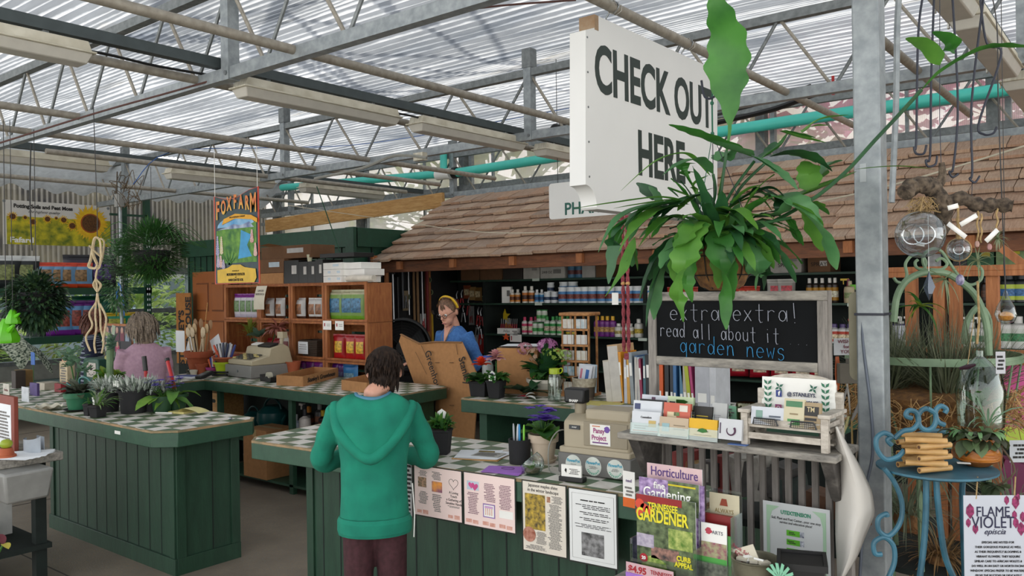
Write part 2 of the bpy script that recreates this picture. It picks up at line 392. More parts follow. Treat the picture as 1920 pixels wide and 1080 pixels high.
for k in range(9):
 x=-11+k*1.08*1.2
 S('wall_mullion',ORD[k].capitalize()+' pale joint strip of the translucent back wall','strip',MB().bb(x-.015,x+.015,YB-.05,YB-.012,0,3.8,m_galv),group='panel joint strips of the back wall')
# left windows: frames and glass below the corrugated sheet
wi=0
for y0,y1 in ((2.0,3.9),(3.9,5.5),(5.5,7.1),(7.1,8.5)):
 wi+= 1;t=W('window_%d' % wi,MB().bb(XL-.02,XL,y0+.03,y1-.03,.78,2.05,glass('#e8efee',.88,key='pane')))
 f=MB();f.bb(XL-.04,XL+.05,y0-.03,y0+.03,.75,2.1,m_galv).bb(XL-.04,XL+.05,y0,y1,.74,.8,m_galvd).bb(XL-.04,XL+.05,y0,y1,2.0,2.1,m_galvd).bb(XL-.03,XL+.04,y0,y1,1.40,1.47,m_galvd)
 P(t,'window_frame',f)
# trusses
NW=10
def truss(y,x0,x1,label,posts,first):
 t=T('roof_truss',label,'truss',(0,y,0),group='steel roof trusses');zc,zu=2.985,3.52
 P(t,'lower_chord',member('',(x0,0,zc),(x1,0,zc),(.06,.07),m_galv))
 P(t,'upper_chord',member('',(x0,0,zu),(x1,0,zu),(.06,.06),m_galvd))
 xs=[x0+.3*k+.0 for k in range(int((x1-x0)/.3)+1)]
 q=posts[0];k0=0
 for px_ in [x0]+posts[:-1]:
  pass
 a=posts[0]
 segs=[]
 e=[x0]+[p_ for p_ in posts if x0< p_< x1]+[x1]
 for i in range(len(e)-1):
  n=max(2,int(round((e[i+1]-e[i])/.40)));n+= n% 2
  for j_ in range(n):
   xa=e[i]+(e[i+1]-e[i])*j_/n;xb=e[i]+(e[i+1]-e[i])*(j_+1)/n
   za,zb=(zu,zc) if j_% 2== 0 else (zc,zu)
   P(t,'web_rod',MB().tube([(xa,0,za),(xb,0,zb)],.012,m_galvd if j_% 2 else m_tube,6))
 for p_ in posts:
  mb=MB().bb(p_-.0375,p_+.0375,-.0375,.0375,zc-.04,3.70,m_galv);mb.bb(p_-.045,p_+.045,-.045,.045,3.56,3.72,m_galvd)
  q_=P(t,'truss_post',mb);P(q_,'bolt',MB().tube([(p_+.01,-.045,zc),(p_+.01,-.03,zc)],.014,m_bolt,8))
truss(2.77,-12.0,-.8,'nearest steel truss, crossing the upper left of the view',[-11.4,-7.9,-4.3,-.77],1)
truss(5.56,-12.0,3,'second steel truss, above the cash register and the soil banner',[-11.2,-7.6,-4.2,-.62,2.6],0)
truss(8.3,-12.0,3,'farthest steel truss, in front of the translucent back wall',[-11.2,-7.6,-4.2,-.6,2.6],0)
# purlin tubes
for k,(x,y0,y1,l) in enumerate(((-2.0,.5,7.2,'steel tube from which the big white sign hangs'),(-3.66,-1,7.3,'long steel tube crossing the top centre of the roof space'),(-4.62,-1,7.4,'steel tube beside the row of strip lights'),(-6.2,-1,7.5,'steel tube ending above the shake roof'),(-7.05,-1,7.45,'steel tube left of the one that ends above the shake roof'),(-9.85,-1,7.6,'farthest left steel tube, in front of the left wall'),(-1.18,4.4,7.25,'short steel tube beside the galvanised post'),(-7.9,3.2,7.7,'steel tube beside the distant row of strip lights'))):
 S('roof_tube',l,'tube',MB().tube([(x,y0,3.0),(x,(y0+y1)/2,3.0),(x,y1,3.0)],.026,m_tube,10),group='round roof tubes')
# channels that carry the light rows
for x,y0,y1,l in ((-4.40,-1,8.2,'dark steel channel carrying the central row of strip lights'),(-8.1,-1,8.2,'dark steel channel carrying the left row of strip lights'),(-.72,3.4,8.2,'dark steel channel carrying the right row of strip lights')):
 S('light_channel',l,'channel',MB().bb(x-.03,x+.03,y0,y1,3.03,3.09,mat('#4b5354',.5,.4)))
# strip lights
m_fix=mat('#d8d3c2',.6,c2='#bab39f',sc=9,key='fixture',st=(6,1,1));m_lens=mat('#cfcbc0',.3,var=.05,tl=.2)
def strip_light():
 t=T('strip_light','','light',(0,0,0),group='strip lights')
 b=MB();L_=.64
 pr=[(-.065,.03),(-.075,-.03),(.075,-.03),(.065,.03)]
 b.at(rx=0);vs=[(x,s*L_*(.97 if z> 0 else 1),z) for s in (-1,1) for x,z in [(-.07,.05),(-.07,-.005),(.07,-.005),(.07,.05)]]
 b.add(vs,[(0,1,2,3),(7,6,5,4),(0,4,5,1),(1,5,6,2),(2,6,7,3),(3,7,4,0)],m_fix)
 P(t,'housing',b,bev=.004)
 g=MB().bb(-.088,.088,-L_-.015,L_+.015,-.012,-.002,m_fix);P(t,'gasket',g,bev=.003)
 l=MB();vs=[(x,s*L_*(1 if z>-.03 else .965),z) for s in (-1,1) for x,z in [(-.078,-.012),(-.055,-.066),(.055,-.066),(.078,-.012)]]
 l.add(vs,[(0,1,2,3),(7,6,5,4),(0,4,5,1),(1,5,6,2),(2,6,7,3),(3,7,4,0)],m_lens);P(t,'lens',l,bev=.006)
 for y in (-.55,0,.55):P(t,'clip',MB().bb(-.094,-.086,y-.012,y+.012,-.03,.02,WH))
 P(t,'bracket',MB().bb(-.015,.015,-.45,-.42,.05,.075,m_galvd).bb(-.015,.015,.42,.45,.05,.075,m_galvd))
 return t
sl=strip_light();sl.location=(-4.40,1.35,2.955);sl['label']='strip light cut off by the left edge of the photo, nearest and largest'
for (x,y),l in {(-4.40,3.53):'strip light right of the hanging truss post, over the middle of the room',(-4.40,5.03):'strip light nearest left of the big white hanging sign',(-4.40,6.6):'strip light half hidden behind the big white hanging sign',
 (-8.1,3.2):'strip light above the yellow flower banner, tangle of dried vine at its end',(-8.1,5.1):'strip light above the orange and blue soil banner',(-8.1,6.8):'strip light above the green shed, with a green cord hanging from it',
 (-.72,3.6):'strip light at the top right edge, closest to the galvanised post',(-.72,5.0):'long strip light at upper right, crossed by the hooks',(-.72,6.6):'strip light at the far right, over the teal pipe'}.items():
 dup(sl,(x,y,2.955),label=l)
# the galvanised post, front right
t=T('steel_post','big square galvanised post at right with cords tied to it','post',(-.76,2.87,0))
P(t,'post_body',MB().bb(-.042,.042,-.042,.042,0,3.75,m_galv),bev=.006)
P(t,'wire_band',MB().bb(-.046,.046,-.046,.046,1.592,1.600,WIRE))
P(t,'sticker',MB().bb(-.022,-.002,-.0432,-.042,2.03,2.09,mat('#a4aaab',.6)))
# teal pipe
t=T('water_pipe','fat teal plastic pipe running high along the back wall','pipe')
m_teal=mat('#4cc8b8',.4,var=.08,sc=3);
P(t,'pipe_run',MB().tube([(-11.3,8.2,3.4),(-7.9,8.2,3.28),(-7.6,8.2,3.26)],.055,m_teal,12));P(t,'pipe_run',MB().tube([(-7.5,8.2,3.26),(-3,8.2,3.33),(3,8.2,3.38)],.06,m_teal,12))
P(t,'riser',MB().tube([(-7.68,8.2,3.3),(-7.68,8.2,3.62)],.05,m_teal,12));P(t,'coupling',MB().tube([(-7.8,8.2,3.265),(-7.55,8.2,3.262)],.075,WH,12));P(t,'clamp',MB().tube([(-7.5,8.2,3.262),(-7.43,8.2,3.262)],.078,BK,12))
S('wood_beam','rough pine board fixed across the back wall above the green shed','board',member('',(-11.6,8.1,2.78),(-7.6,8.1,2.90),(.05,.2),m_pine))
# ---------------------------------------------------------------- shed, shop and shake roof
t=T('garden_shed','dark green board and batten shed behind the crate shelves','shed',(0,0,0))
b=MB().bb(-10.85,-7.27,6.26,8.0,0,2.3,m_shed);P(t,'wall_panel',b)
b=MB()
for k in range(24):
 x=-10.8+k*.15;b.bb(x-.004,x+.004,6.25,6.262,0,2.28,m_dark)
P(t,'board_joint',b)
b=MB().bb(-10.9,-7.22,6.20,6.26,2.2,2.42,m_shed).bb(-7.28,-7.22,6.2,8.0,2.2,2.42,m_shed).bb(-7.36,-7.215,6.19,6.24,0,2.425,m_shed);P(t,'trim_board',b,bev=.004)
b=MB()
for k in range(7):b.bb(-7.27,-7.255,6.5+k*.25,6.51+k*.25,0,2.2,m_dark)
P(t,'side_joint',b)
# shop recess
t=T('shop_booth','dark green shop booth under the wood shake roof, lined with shelves','shop',(0,0,0))
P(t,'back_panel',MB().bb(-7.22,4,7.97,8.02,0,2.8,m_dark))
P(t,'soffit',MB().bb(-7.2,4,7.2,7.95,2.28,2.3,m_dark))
m_eave=wood('eave',[(.3,'#4a2d1b'),(.5,'#6a4026'),(.7,'#7d4f30')],(1,6,6))
P(t,'fascia_board',MB().bb(-7.15,4,6.54,6.58,1.90,2.04,m_eave),bev=.003)
for k in range(12):P(t,'rafter_end',MB().bb(-6.85+k*.82,-6.78+k*.82,6.50,7.2,1.93,2.02,m_cedar),'orange tinted rafter end')
t2=T('shake_roof','sloping roof of brown split cedar shakes over the shop shelves','roof',(0,0,0));r1=random.Random(3)
sl_=V((0,1.35,.83)).normalized();nrm=V((0,-.83,1.35)).normalized();b=MB();ncourse=8;exp=1.60/ncourse
P(t2,'roof_deck',MB().add([(-7.1,6.5,2.02),(4,6.5,2.02),(4,7.9,2.88),(-7.1,7.9,2.88)],[(0,1,2,3)],m_eave))
for c_ in range(ncourse):
 x=-7.22+r1.uniform(-.03,.03)
 while x< 4:
  w=r1.uniform(.13,.30);p0=V((x,6.45,2.00))+sl_*(c_*exp+r1.uniform(-.02,.015));L2=exp*1.5;th=r1.uniform(.018,.034);lift=.035
  a=p0+nrm*lift;vs=[a,a+V((w-.006,0,0)),a+V((w-.006,0,0))+sl_*L2-nrm*(lift-.004),a+sl_*L2-nrm*(lift-.004)]
  vs[0]=vs[0]+sl_*r1.uniform(-.008,.008);up_=[q+nrm*th for q in vs[:2]]+[q+nrm*.004 for q in vs[2:]]
  b.add(vs+up_,[(3,2,1,0),(4,5,6,7),(0,1,5,4),(1,2,6,5),(3,0,4,7)],m_shake);x+= w
P(t2,'shakes',b)
# shop shelves
SHY=7.45
shl=T('shop_shelf','long dark green shelving that fills the shop under the shake roof','shelf',(0,0,0))
ZS=[(1.80,-6.9),(1.525,-6.75),(1.165,-6.35),(.80,-6.35),(.45,-6.35)]
for z,x0 in ZS:P(shl,'shelf_board',MB().bb(x0,4,SHY,7.95,z-.022,z,m_shelfgreen),bev=.002)
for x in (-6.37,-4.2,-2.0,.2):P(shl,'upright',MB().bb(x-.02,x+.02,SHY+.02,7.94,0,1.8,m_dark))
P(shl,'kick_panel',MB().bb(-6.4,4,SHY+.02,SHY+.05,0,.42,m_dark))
# ---------------------------------------------------------------- counters
def counter(label,outline,base,x_div,loc=(0,0,0),faces=('f',),legs=None):
 """outline: top polygon; base: x0,x1,y0,y1"""
 t=T('checkout_counter',label,'counter',loc,group='green checkout counters')
 ol=outline;cx=sum(p[0] for p in ol)/len(ol);cy=sum(p[1] for p in ol)/len(ol)
 P(t,'worktop',MB().prism(ol,.012,m_edge,.888).prism([(cx+(x-cx)*.985+0,cy+(y-cy)*(.965)) for x,y in ol],.0025,m_check,.8985))
 P(t,'fascia',MB().prism([(x,y) for x,y in ol],.085,m_gtrim,.803),bev=.004)
 if base:
  x0,x1,y0,y1=base;P(t,'cabinet',MB().bb(x0,x1,y0,y1,0,.805,m_green))
  b=MB()
  x=x0+.13
  while x< x1-.08:b.bb(x-.004,x+.004,y0-.0015,y0+.01,.1,.80,m_dark);x+= .142
  P(t,'board_joint',b)
  b=MB().bb(x0-.015,x1+.015,y0-.018,y0,0,.10,m_green).bb(x1,x1+.018,y0,y1,0,.10,m_green)
  for xx in (x0,x1-.055):b.bb(xx,xx+.055,y0-.012,y0,.1,.80,m_green)
  b.bb(x1,x1+.014,y0,y0+.06,.1,.8,m_green).bb(x1,x1+.014,y1-.06,y1,.1,.8,m_green).bb(x0-.014,x0,y0,y0+.06,0,.8,m_green)
  b.bb(x1,x1+.003,y0+.24,y0+.247,.1,.8,m_dark)
  P(t,'trim_board',b,bev=.003)
 return t
cL=counter('green checkout counter at the left, its corner facing the camera',[(-8.4,2.42),(-4.62,2.42),(-4.5,2.52),(-4.5,3.02),(-4.56,3.07),(-8.4,3.07)],(-6.4,-4.68,2.6,3.03),0)
P(cL,'paint_scuff',MB().bb(-5.05,-4.98,2.4165,2.4185,.845,.865,WH))
cM=counter('green checkout counter the child leans on, pinned with notices',[(-3.86,2.58),(-1.3,2.76),(-1.3,3.36),(-3.93,3.24),(-4.0,3.17),(-3.95,2.66)],(-3.72,-1.3,2.84,3.2),0)
t=T('checkout_counter','open green checkout counter under the beige cash register at centre left','counter',(0,0,0),group='green checkout counters')
ol=[(-7.62,3.07),(-6.95,3.07),(-6.95,4.16),(-4.70,4.12),(-4.57,4.2),(-4.62,4.93),(-4.7,4.97),(-7.62,4.97)]
P(t,'worktop',MB().prism(ol,.012,m_edge,.888).prism([(x*.998-.01,y*.992+.03) for x,y in ol],.0025,m_check,.8985));P(t,'fascia',MB().prism(ol,.085,m_gtrim,.803),bev=.004)
for x in (-6.82,-5.75,-4.95):P(t,'divider_post',MB().bb(x-.025,x+.025,4.22,4.26,0,.80,m_gtrim))
P(t,'shelf_board',MB().bb(-6.9,-4.75,4.22,4.9,.38,.40,m_gtrim));P(t,'end_panel',MB().bb(-4.82,-4.76,4.25,4.93,0,.8,m_gtrim));P(t,'back_panel',MB().bb(-7.5,-4.76,4.92,4.94,0,.8,m_dark))
P(t,'shelf_board',MB().bb(-6.9,-4.75,4.22,4.9,.06,.08,m_gtrim));P(t,'side_panel',MB().bb(-7.0,-6.97,3.1,4.25,0,.8,m_dark))
t=T('checkout_counter','green checkout counter behind, carrying potted flowers and a cardboard box','counter',(0,0,0),group='green checkout counters')
ol=[(-4.05,4.47),(-1.5,4.62),(-1.5,5.3),(-4.08,5.28)]
P(t,'worktop',MB().prism(ol,.012,m_edge,.888).prism([(x*.998,y*.985+.07) for x,y in ol],.0025,m_check,.8985));P(t,'fascia',MB().prism(ol,.09,m_gtrim,.798),bev=.004)
P(t,'end_panel',MB().bb(-3.95,-3.88,4.56,5.25,0,.8,m_gtrim));P(t,'back_panel',MB().bb(-3.9,-1.55,5.2,5.23,0,.8,m_dark));P(t,'shelf_board',MB().bb(-3.9,-1.55,4.6,5.2,.3,.32,m_dark))
# ---------------------------------------------------------------- reusable goods
ORD=['leftmost','second from left','third from left','fourth from left','fifth from left','sixth from left','seventh from left','eighth from left','ninth from left','tenth from left']
def ordl(i,n):return 'rightmost' if i== n-1 else ORD[i] if i< 10 else '%dth from left' % (i+1)
def bottle(name,cat_,h,r,body,cap,lab,pic=None,neck=.45,sq=1,trig=None,clear=False):
 t=T(name,'',cat_);mb=MB();mbody=glass(body,.6) if clear else mat(body,.35)
 hs=h*(.80 if neck< .9 else .93)
 mb.lathe([(r*.93,0),(r,.006),(r,hs*.82),(r*.93,hs*.92),(r*neck,hs),(r*neck,hs+.01)],mbody,n=14,sy=sq);P(t,'container',mb)
 lb=MB();a=hs*.12;c_=hs*.78;ml=mat(lab,.5)
 mp_=mat(pic,.5,var=.5,sc=60) if pic else ml
 lb.lathe([(r+.0008,a),(r+.0008,a+(c_-a)*.25),(r+.0008,a+(c_-a)*.72),(r+.0008,c_)],ml,n=14,sy=sq,mats=[ml,mp_,ml],cap=False);P(t,'printed_label',lb)
 cp=MB()
 if neck< .9:cp.lathe([(r*neck*1.15,hs+.002),(r*neck*1.1,h),(r*neck*.9,h+.003)],mat(cap,.4),n=12)
 else:cp.lathe([(r*1.03,hs),(r*1.03,h),(r*.95,h+.002)],mat(cap,.4),n=14)
 if trig:
  cp.box((-.005,0,h+.022),(.022,.02,.035),mat(cap,.4)).box((-.035,0,h+.035),(.07,.018,.018),mat(trig,.4)).box((-.045,0,h+.01),(.008,.012,.035),mat(trig,.4))
 P(t,'sprayer_head' if trig else 'cap',cp);return t
def bag(name,cat_,w,h,d,top,body,pic,bot=None):
 t=T(name,'',cat_);mt,mbd,mp_,mb_=mat(top,.35),mat(body,.35),mat(pic,.4,var=.6,sc=34,key=('pic',pic)),mat(bot or body,.35)
 def fr(u,v,s):
  th=d/2*max(0,sin(pi*min(1,v*1.02))**.5)*(1-abs(2*u-1)**3)*(1 if v< .93 else .15);ww=w*(1-.05*sin(pi*v))
  return ((u-.5)*ww,s*(th+.0015)+.004*sin(9*u+h*50)*v,v*h)
 for s in (-1,1):
  mb=MB()
  nv=12
  for b0,b1,mm in ((0,.16,mb_),(.16,.84,mbd),(.84,1,mt)):
   mb.grid(lambda u,v:fr(u,b0+(b1-b0)*v,s),8,5,mm)
  if s==-1:o1=mb
  else:o1.v+= mb.v;o1.f+= [tuple(k+len(o1.v)-len(mb.v) for k in f) for f in mb.f];o1.fm+= mb.fm
 P(t,'pouch',o1)
 lb=MB();lb.grid(lambda u,v:(lambda q:(q[0],q[1]-.0025,q[2]))(fr(.18+.64*u,.26+.46*v,-1)),6,5,mp_);P(t,'printed_panel',lb)
 return t
def carton(name,w,d,h,m,tape=True,lab=None,cat_='box'):
 t=T(name,'',cat_);P(t,'carton_body',MB().box((0,0,h/2),(w,d,h),m),bev=.002)
 if tape:P(t,'tape_strip',MB().box((0,0,h+.0006),(w*.98,.05,.0008),mat('#b89b6c',.3)).box((0,-d/2-.0006,h-.03),(.05,.0008,.06),mat('#b89b6c',.3)))
 if lab:P(t,'paper_label',MB().box((w*.2,-d/2-.001,h*.6),(w*.32,.001,h*.36),mat(lab,.6)))
 return t
first={}
def place(key,mk,loc,rz=0,label='',group=None,sc=None):
 if key not in first:
  o=mk();first[key]=o;o.location=loc;o.rotation_euler=(0,0,rz);o['label']=label
  if sc:o.scale=(sc,sc,sc) if not isinstance(sc,tuple) else sc
  if group:o['group']=group
  return o
 return dup(first[key],loc,rz,label,sc,group)
def srow(key,mk,pxs,z,y,what,where,group,py=550,z2=None,rz=.35):
 n=len(pxs)
 for i,px in enumerate(pxs):
  p=G(px,py,'y',y);lab='%s %s' % (what,where) if n== 1 else '%s %s, %s' % (what,where,ordl(i,n))
  place(key,mk,(p.x,y,z if z2 is None else z2),rz,lab,group)
y1=SHY+.09
# row one
srow('ob',lambda:bottle('fertilizer_bottle','bottle',.155,.033,'#e8e4da','#e8e4da','#d9892f','#6b3a1c'),[961,971],1.525,y1,'small white bottle with orange label','at the left of the blue tubs','orange label bottles')
srow('ob2',lambda:bottle('fertilizer_bottle','bottle',.19,.037,'#e8e4da','#e8e4da','#d07a28','#4a2a1c'),[985,997],1.525,y1,'taller white bottle with orange label','at the left of the blue tubs','orange label bottles')
srow('bb',lambda:bottle('fertilizer_bottle','bottle',.15,.03,'#e6e8ea','#e6e8ea','#3c8fc4','#2a4c7c'),[1007,1016],1.525,y1,'small white bottle with light blue label','on the shelf with the tubs','blue label bottles')
srow('st',lambda:bottle('supplement_tub','tub',.125,.042,'#dfe3e6','#e8ebec','#dfe3e6','#30405c',neck=1),[1027,1040],1.525,y1,'small white tub with dark blue picture','beside the light blue bottles','small white tubs')
srow('st',None,[1033],1.525,y1+.12,'small white tub with dark blue picture','raised behind the two small tubs','small white tubs',z2=1.63)
srow('bt',lambda:bottle('supplement_tub','tub',.175,.055,'#e4e8ea','#eef0f0','#4f8ec6','#7a3c34',neck=1),[1056,1072,1085,1097,1112,1129,1146,1163,1180,1197,1213],1.525,y1,'white tub with blue and red label','on the long tub row','large white tubs')
srow('bt',None,[1058,1075],1.525,y1+.13,'white tub with blue and red label','standing higher behind the front tubs','large white tubs',z2=1.585)
t=place('wb',lambda:carton('product_box',.12,.05,.19,WH,False,'#6a6a66'),(G(951,550,'y',y1).x,y1,1.525),.3,'narrow white printed box at the left end of the tub shelf',None)
# row two
srow('pk',lambda:bottle('plant_food_bottle','bottle',.195,.036,'#d6d3cc','#c0305c','#c93a64','#d9d2b8'),[984,996],1.165,y1,'pink capped bottle with pink label','left of the green bottles','pink plant food bottles',py=600)
srow('pk',None,[1004],1.165,y1+.1,'pink capped bottle with pink label','half hidden behind the small green ones','pink plant food bottles',py=600)
srow('gs',lambda:bottle('plant_food_bottle','bottle',.135,.036,'#d9dcd2','#2c8a3c','#cfd6c4','#3f9a48',neck=.9),[1004,1014],1.165,y1,'short green capped bottle','in the lower layer','green plant food bottles',py=600)
srow('gs',None,[1012,1021],1.165,y1+.04,'short green capped bottle','stacked on the two short ones','green plant food bottles',py=600,z2=1.31)
srow('gt',lambda:bottle('plant_food_bottle','bottle',.205,.038,'#cfd6c8','#2c8a3c','#2f9444','#c8b6a0'),[1026,1037,1050],1.165,y1,'tall green capped bottle','in the middle of the second shelf','green plant food bottles',py=600)
srow('gt',None,[1044,1056,1064],1.165,y1+.13,'tall green capped bottle','in the back row of the second shelf','green plant food bottles',py=600)
srow('yc',lambda:bottle('plant_food_bottle','bottle',.18,.032,'#5b7a3a','#d8b418','#c8b030','#3a4c7a'),[1066,1074],1.165,y1,'yellow capped bottle','beside the wooden postcard rack','yellow capped bottles',py=600)
srow('pu',lambda:bottle('plant_food_bottle','bottle',.215,.04,'#7a2f86','#d9a818','#6a2a7a','#b08a50'),[1120,1130,1139,1149],1.165,y1,'purple bottle with yellow cap','between the postcard rack and the red cords','purple bottles',py=600)
srow('wj',lambda:bottle('spray_jug','jug',.14,.045,'#dcdad2','#dcdad2','#dcdad2','#b0a060'),[1160,1171,1182],1.165,y1,'white jug with small yellow picture','behind the red cords','white jugs',py=600)
srow('wj2',lambda:bottle('spray_jug','jug',.19,.048,'#dcdad2','#dcdad2','#dcdad2','#b8a038'),[1198],1.165,y1,'taller white jug with yellow picture','beside the chalkboard edge','white jugs',py=600)
t=T('pruner_tray','white card tray full of small red handled tools on the second shelf','tray',(G(957,610,'y',y1).x,y1-.03,1.165),.1)
P(t,'tray_box',MB().bb(-.13,.13,-.05,.05,0,.065,WH));text(t,'Atlas',.045,INKG,(0,-.052,.033))
for k in range(9):tl_=P(t,'hand_tool',MB().tube([(-.11+k*.027,0,.06),(-.105+k*.027,0,.115)],.008,mat('#8c1f2c',.4)).tube([(-.105+k*.027,0,.11),(-.10+k*.027,0,.175)],.004,m_bolt,6))
S('price_card','white price card with red mark on the edge of the second shelf','card',MB().box((0,0,0),(.17,.003,.085),WH).box((-.06,-.002,0),(.012,.002,.05),mat('#b03030')),(G(968,636,'y',SHY).x,SHY-.01,1.12))
for i,(px,py,z) in enumerate(((1005,519,1.79),(1010,567,1.515),(1205,633,1.15),(1600,560,1.51))):
 S('shelf_tag',['small pale tag on the highest shelf edge','small green tag under the light blue bottles','small white tag at the right end of the second shelf','small pale tag near the galvanised post'][i],'tag',MB().box((0,0,0),(.10,.003,.03),mat('#c8d4c8')),(G(px,py,'y',SHY).x,SHY-.004,z))
# highest shelf
hx=lambda px:G(px,500,'y',y1).x
for i,(pa,pb,h,m_,lb_,l) in enumerate(((869,903,.21,m_cardd,None,'dim brown carton at the left of the highest shelf'),(905,946,.2,m_cardd,None,'dim brown carton beside the leftmost one'),(948,984,.17,mat('#2f2a26'),None,'dark low carton in the middle of the highest shelf'),
 (986,1016,.23,mat('#b5b2aa',.8),'#8c8a84','white carton with arrow print on the highest shelf'),(1018,1063,.13,mat('#b5b2ab',.8),'#7c7a76','lower of two flat white cartons'),(1096,1120,.16,mat('#a8a6a0',.8),None,'white carton right of the dark blue tubs'),(1122,1142,.17,m_cardd,None,'small brown carton behind the plant leaves'),
 (1448,1506,.25,mat('#aeaaa4',.8),'#8a8884','white carton marked SPRAY right of the plant'),(1518,1560,.13,m_cardd,'#c4c2bc','brown carton with white sheet right of the SPRAY carton'))):
 xa,xb=hx(pa),hx(pb);t=carton('stock_carton',xb-xa,.3,h,m_,False,lb_);t.location=((xa+xb)/2,y1+.1,1.80);t['label']=l;t['group']='cartons on the highest shelf'
 if 'SPRAY' in l:text(t,'SPRAY',.05,INK,(0,-.152,.07));P(t,'printed_arrow',MB().pxz([(-.02,.17),(-.005,.17),(-.005,.21),(.008,.21),(-.0125,.24),(-.033,.21),(-.02,.21)],.002,INK,-.153))
 if 'flat' in l:
  text(t,'24/8 OZ',.04,INK,(-.07,-.152,.07));u=dup(t,(t.location.x,y1+.1,1.935),label='upper of two flat white cartons')
srow('dt',lambda:bottle('supplement_tub','tub',.155,.05,'#4c7890','#d0d4d6','#3f6c8c','#5c2c2c',neck=1),[1073,1087],1.80,y1,'blue tub with white lid','among the cartons of the highest shelf','blue tubs on the highest shelf',py=500)
srow('dt',None,[1074,1088],1.80,y1,'blue tub with white lid','on top of the other blue tub','blue tubs on the highest shelf',py=500,z2=1.957)
# right part of the shop, either side of the galvanised post
srow('kb',lambda:bottle('tall_bottle','bottle',.22,.03,'#2a2118','#d8d6d0','#a8791c','#e0d8c0'),[1518,1530,1542,1556,1566],1.525,y1,'black bottle with gold label and white cap','above the chalkboard','black and gold bottles')
srow('bgb',lambda:bag('seed_bag','bag',.16,.22,.07,'#b8b6b0','#9a9892','#b0303c'),[1455,1475],1.525,y1,'grey bag with red flower picture','above the chalkboard, left of the black bottles','grey seed bags')
srow('rbg',lambda:bag('feed_bag','bag',.15,.16,.07,'#a83828','#b84030','#d8b090'),[1265,1295,1395,1410],1.525,y1,'small red and cream bag','behind the plant on the top shelf','small red bags on the top shelf')
srow('sy',lambda:bottle('spray_bottle','bottle',.17,.045,'#7a1840','#7a1840','#7a1840','#7a1840',trig='#d0b020',neck=.4),[1592],1.525,y1,'maroon spray bottle with yellow trigger','near the galvanised post',None)
srow('tb',lambda:bottle('jug_bottle','bottle',.19,.05,'#b8ac8c','#b8ac8c','#b8ac8c','#7c8c5c',neck=.3),[1594],1.525,y1-.08,'tan bottle with green print','in front of the maroon spray bottle',None)
S('bird_sign','bright green square card with a black flying bird','sign',MB().box((0,0,.075),(.15,.004,.15),mat('#5fae1f',.5)).pxz([(-.04,.11),(-.01,.09),(0,.12),(.015,.1),(.05,.12),(.025,.08),(.02,.03),(.0,.02),(-.005,.06),(-.05,.09)],.003,INK,-.005),(G(1612,550,'y',SHY).x,SHY-.01,1.535))
srow('rw',lambda:bottle('weed_killer_bottle','bottle',.17,.048,'#c8c8c4','#4a3a6a','#b8402c','#d0c0a0',neck=.5),[1564,1580,1594],1.165,y1,'white bottle with red label','just left of the galvanised post','white and red bottles',py=600)
srow('ry',lambda:bottle('spray_bottle','bottle',.17,.04,'#8a3020','#c84020','#8a3020','#b89030',trig='#c83020'),[1606],1.165,y1+.08,'red spray bottle with red trigger','behind the white and red bottles',None,py=600)
srow('rfb',lambda:bag('red_seed_bag','bag',.19,.2,.08,'#b01828','#a8182a','#c8b8a0','#901020'),[1345,1385,1425,1465,1505,1540],.82,y1-.02,'red bag seen under the chalkboard','on the low shelf','red bags on the low shelf',py=700)
srow('wjr',lambda:bottle('spray_bottle','bottle',.2,.05,'#d0d0cc','#d0d0cc','#c8ccc4','#507c5c',trig='#d8d8d4'),[1690,1712,1800,1822,1845],1.165,y1,'white spray bottle','behind the cedar frame','white spray bottles at the right',py=620)
srow('wjj',lambda:bottle('spray_jug','jug',.25,.06,'#d4d4d0','#d4d4d0','#c8ccc4','#3c7c50'),[1885,1910],1.165,y1,'large white jug with green print','at the right edge of the second shelf','large white jugs',py=620)
srow('dbr',lambda:bottle('dark_bottle','bottle',.2,.034,'#2a1c18','#1c1c1c','#3a2a24','#5c4030'),[1848,1862,1874],1.525,y1,'dark brown bottle','on the shelf at the far right','dark brown bottles',py=530)
srow('gly',lambda:bottle('pest_spray_jug','jug',.23,.07,'#23282c','#23282c','#b8c84a','#3c6ca0'),[1892,1917],1.525,y1,'black jug with lime and blue label','at the right edge of the upper shelf','black jugs with lime labels',py=530)
srow('lb',lambda:bottle('white_tub','tub',.18,.05,'#c8ccd4','#3a3060','#b8bcc8','#a0a4b0',neck=1),[1685],1.165,y1-.02,'white tub with purple band','right beside the galvanised post',None,py=600)
for i,(px,h,c_) in enumerate(((1765,.20,'#c8ccd0'),(1840,.22,'#3c6a4c'),(1895,.25,'#8ca878'),(1790,.17,'#3a3c40'))):
 t=carton('product_box',.19,.08,h,mat(c_,.6,var=.3,sc=20),False,['#404860','#c8b850','#d8d040','#90a8b0'][i]);t.location=(hx(px),y1,1.80);t['label']=['pale box on the highest shelf behind the driftwood','dark green box on the highest shelf','green and yellow box at the right of the highest shelf','dark box on the highest shelf behind the small globe'][i];t['group']='product boxes at the right'
# loose goods on the lower shelves (dim)
srow('lo1',lambda:bottle('jug','jug',.2,.06,'#70242c','#b02840','#9aa0a0','#8c5060'),[1062],.82,y1-.05,'pink capped jug','on the low shelf behind the pink hydrangea',None,py=690)
S('red_bar','bright red plastic bar lying on the box behind the hydrangea','bar',MB().tube([(0,0,0),(.26,0,0)],.012,mat('#c82020',.4)).tube([(.25,0,0),(.32,0,0)],.022,mat('#c82020',.4)),G(1003,657,'y',6.2))
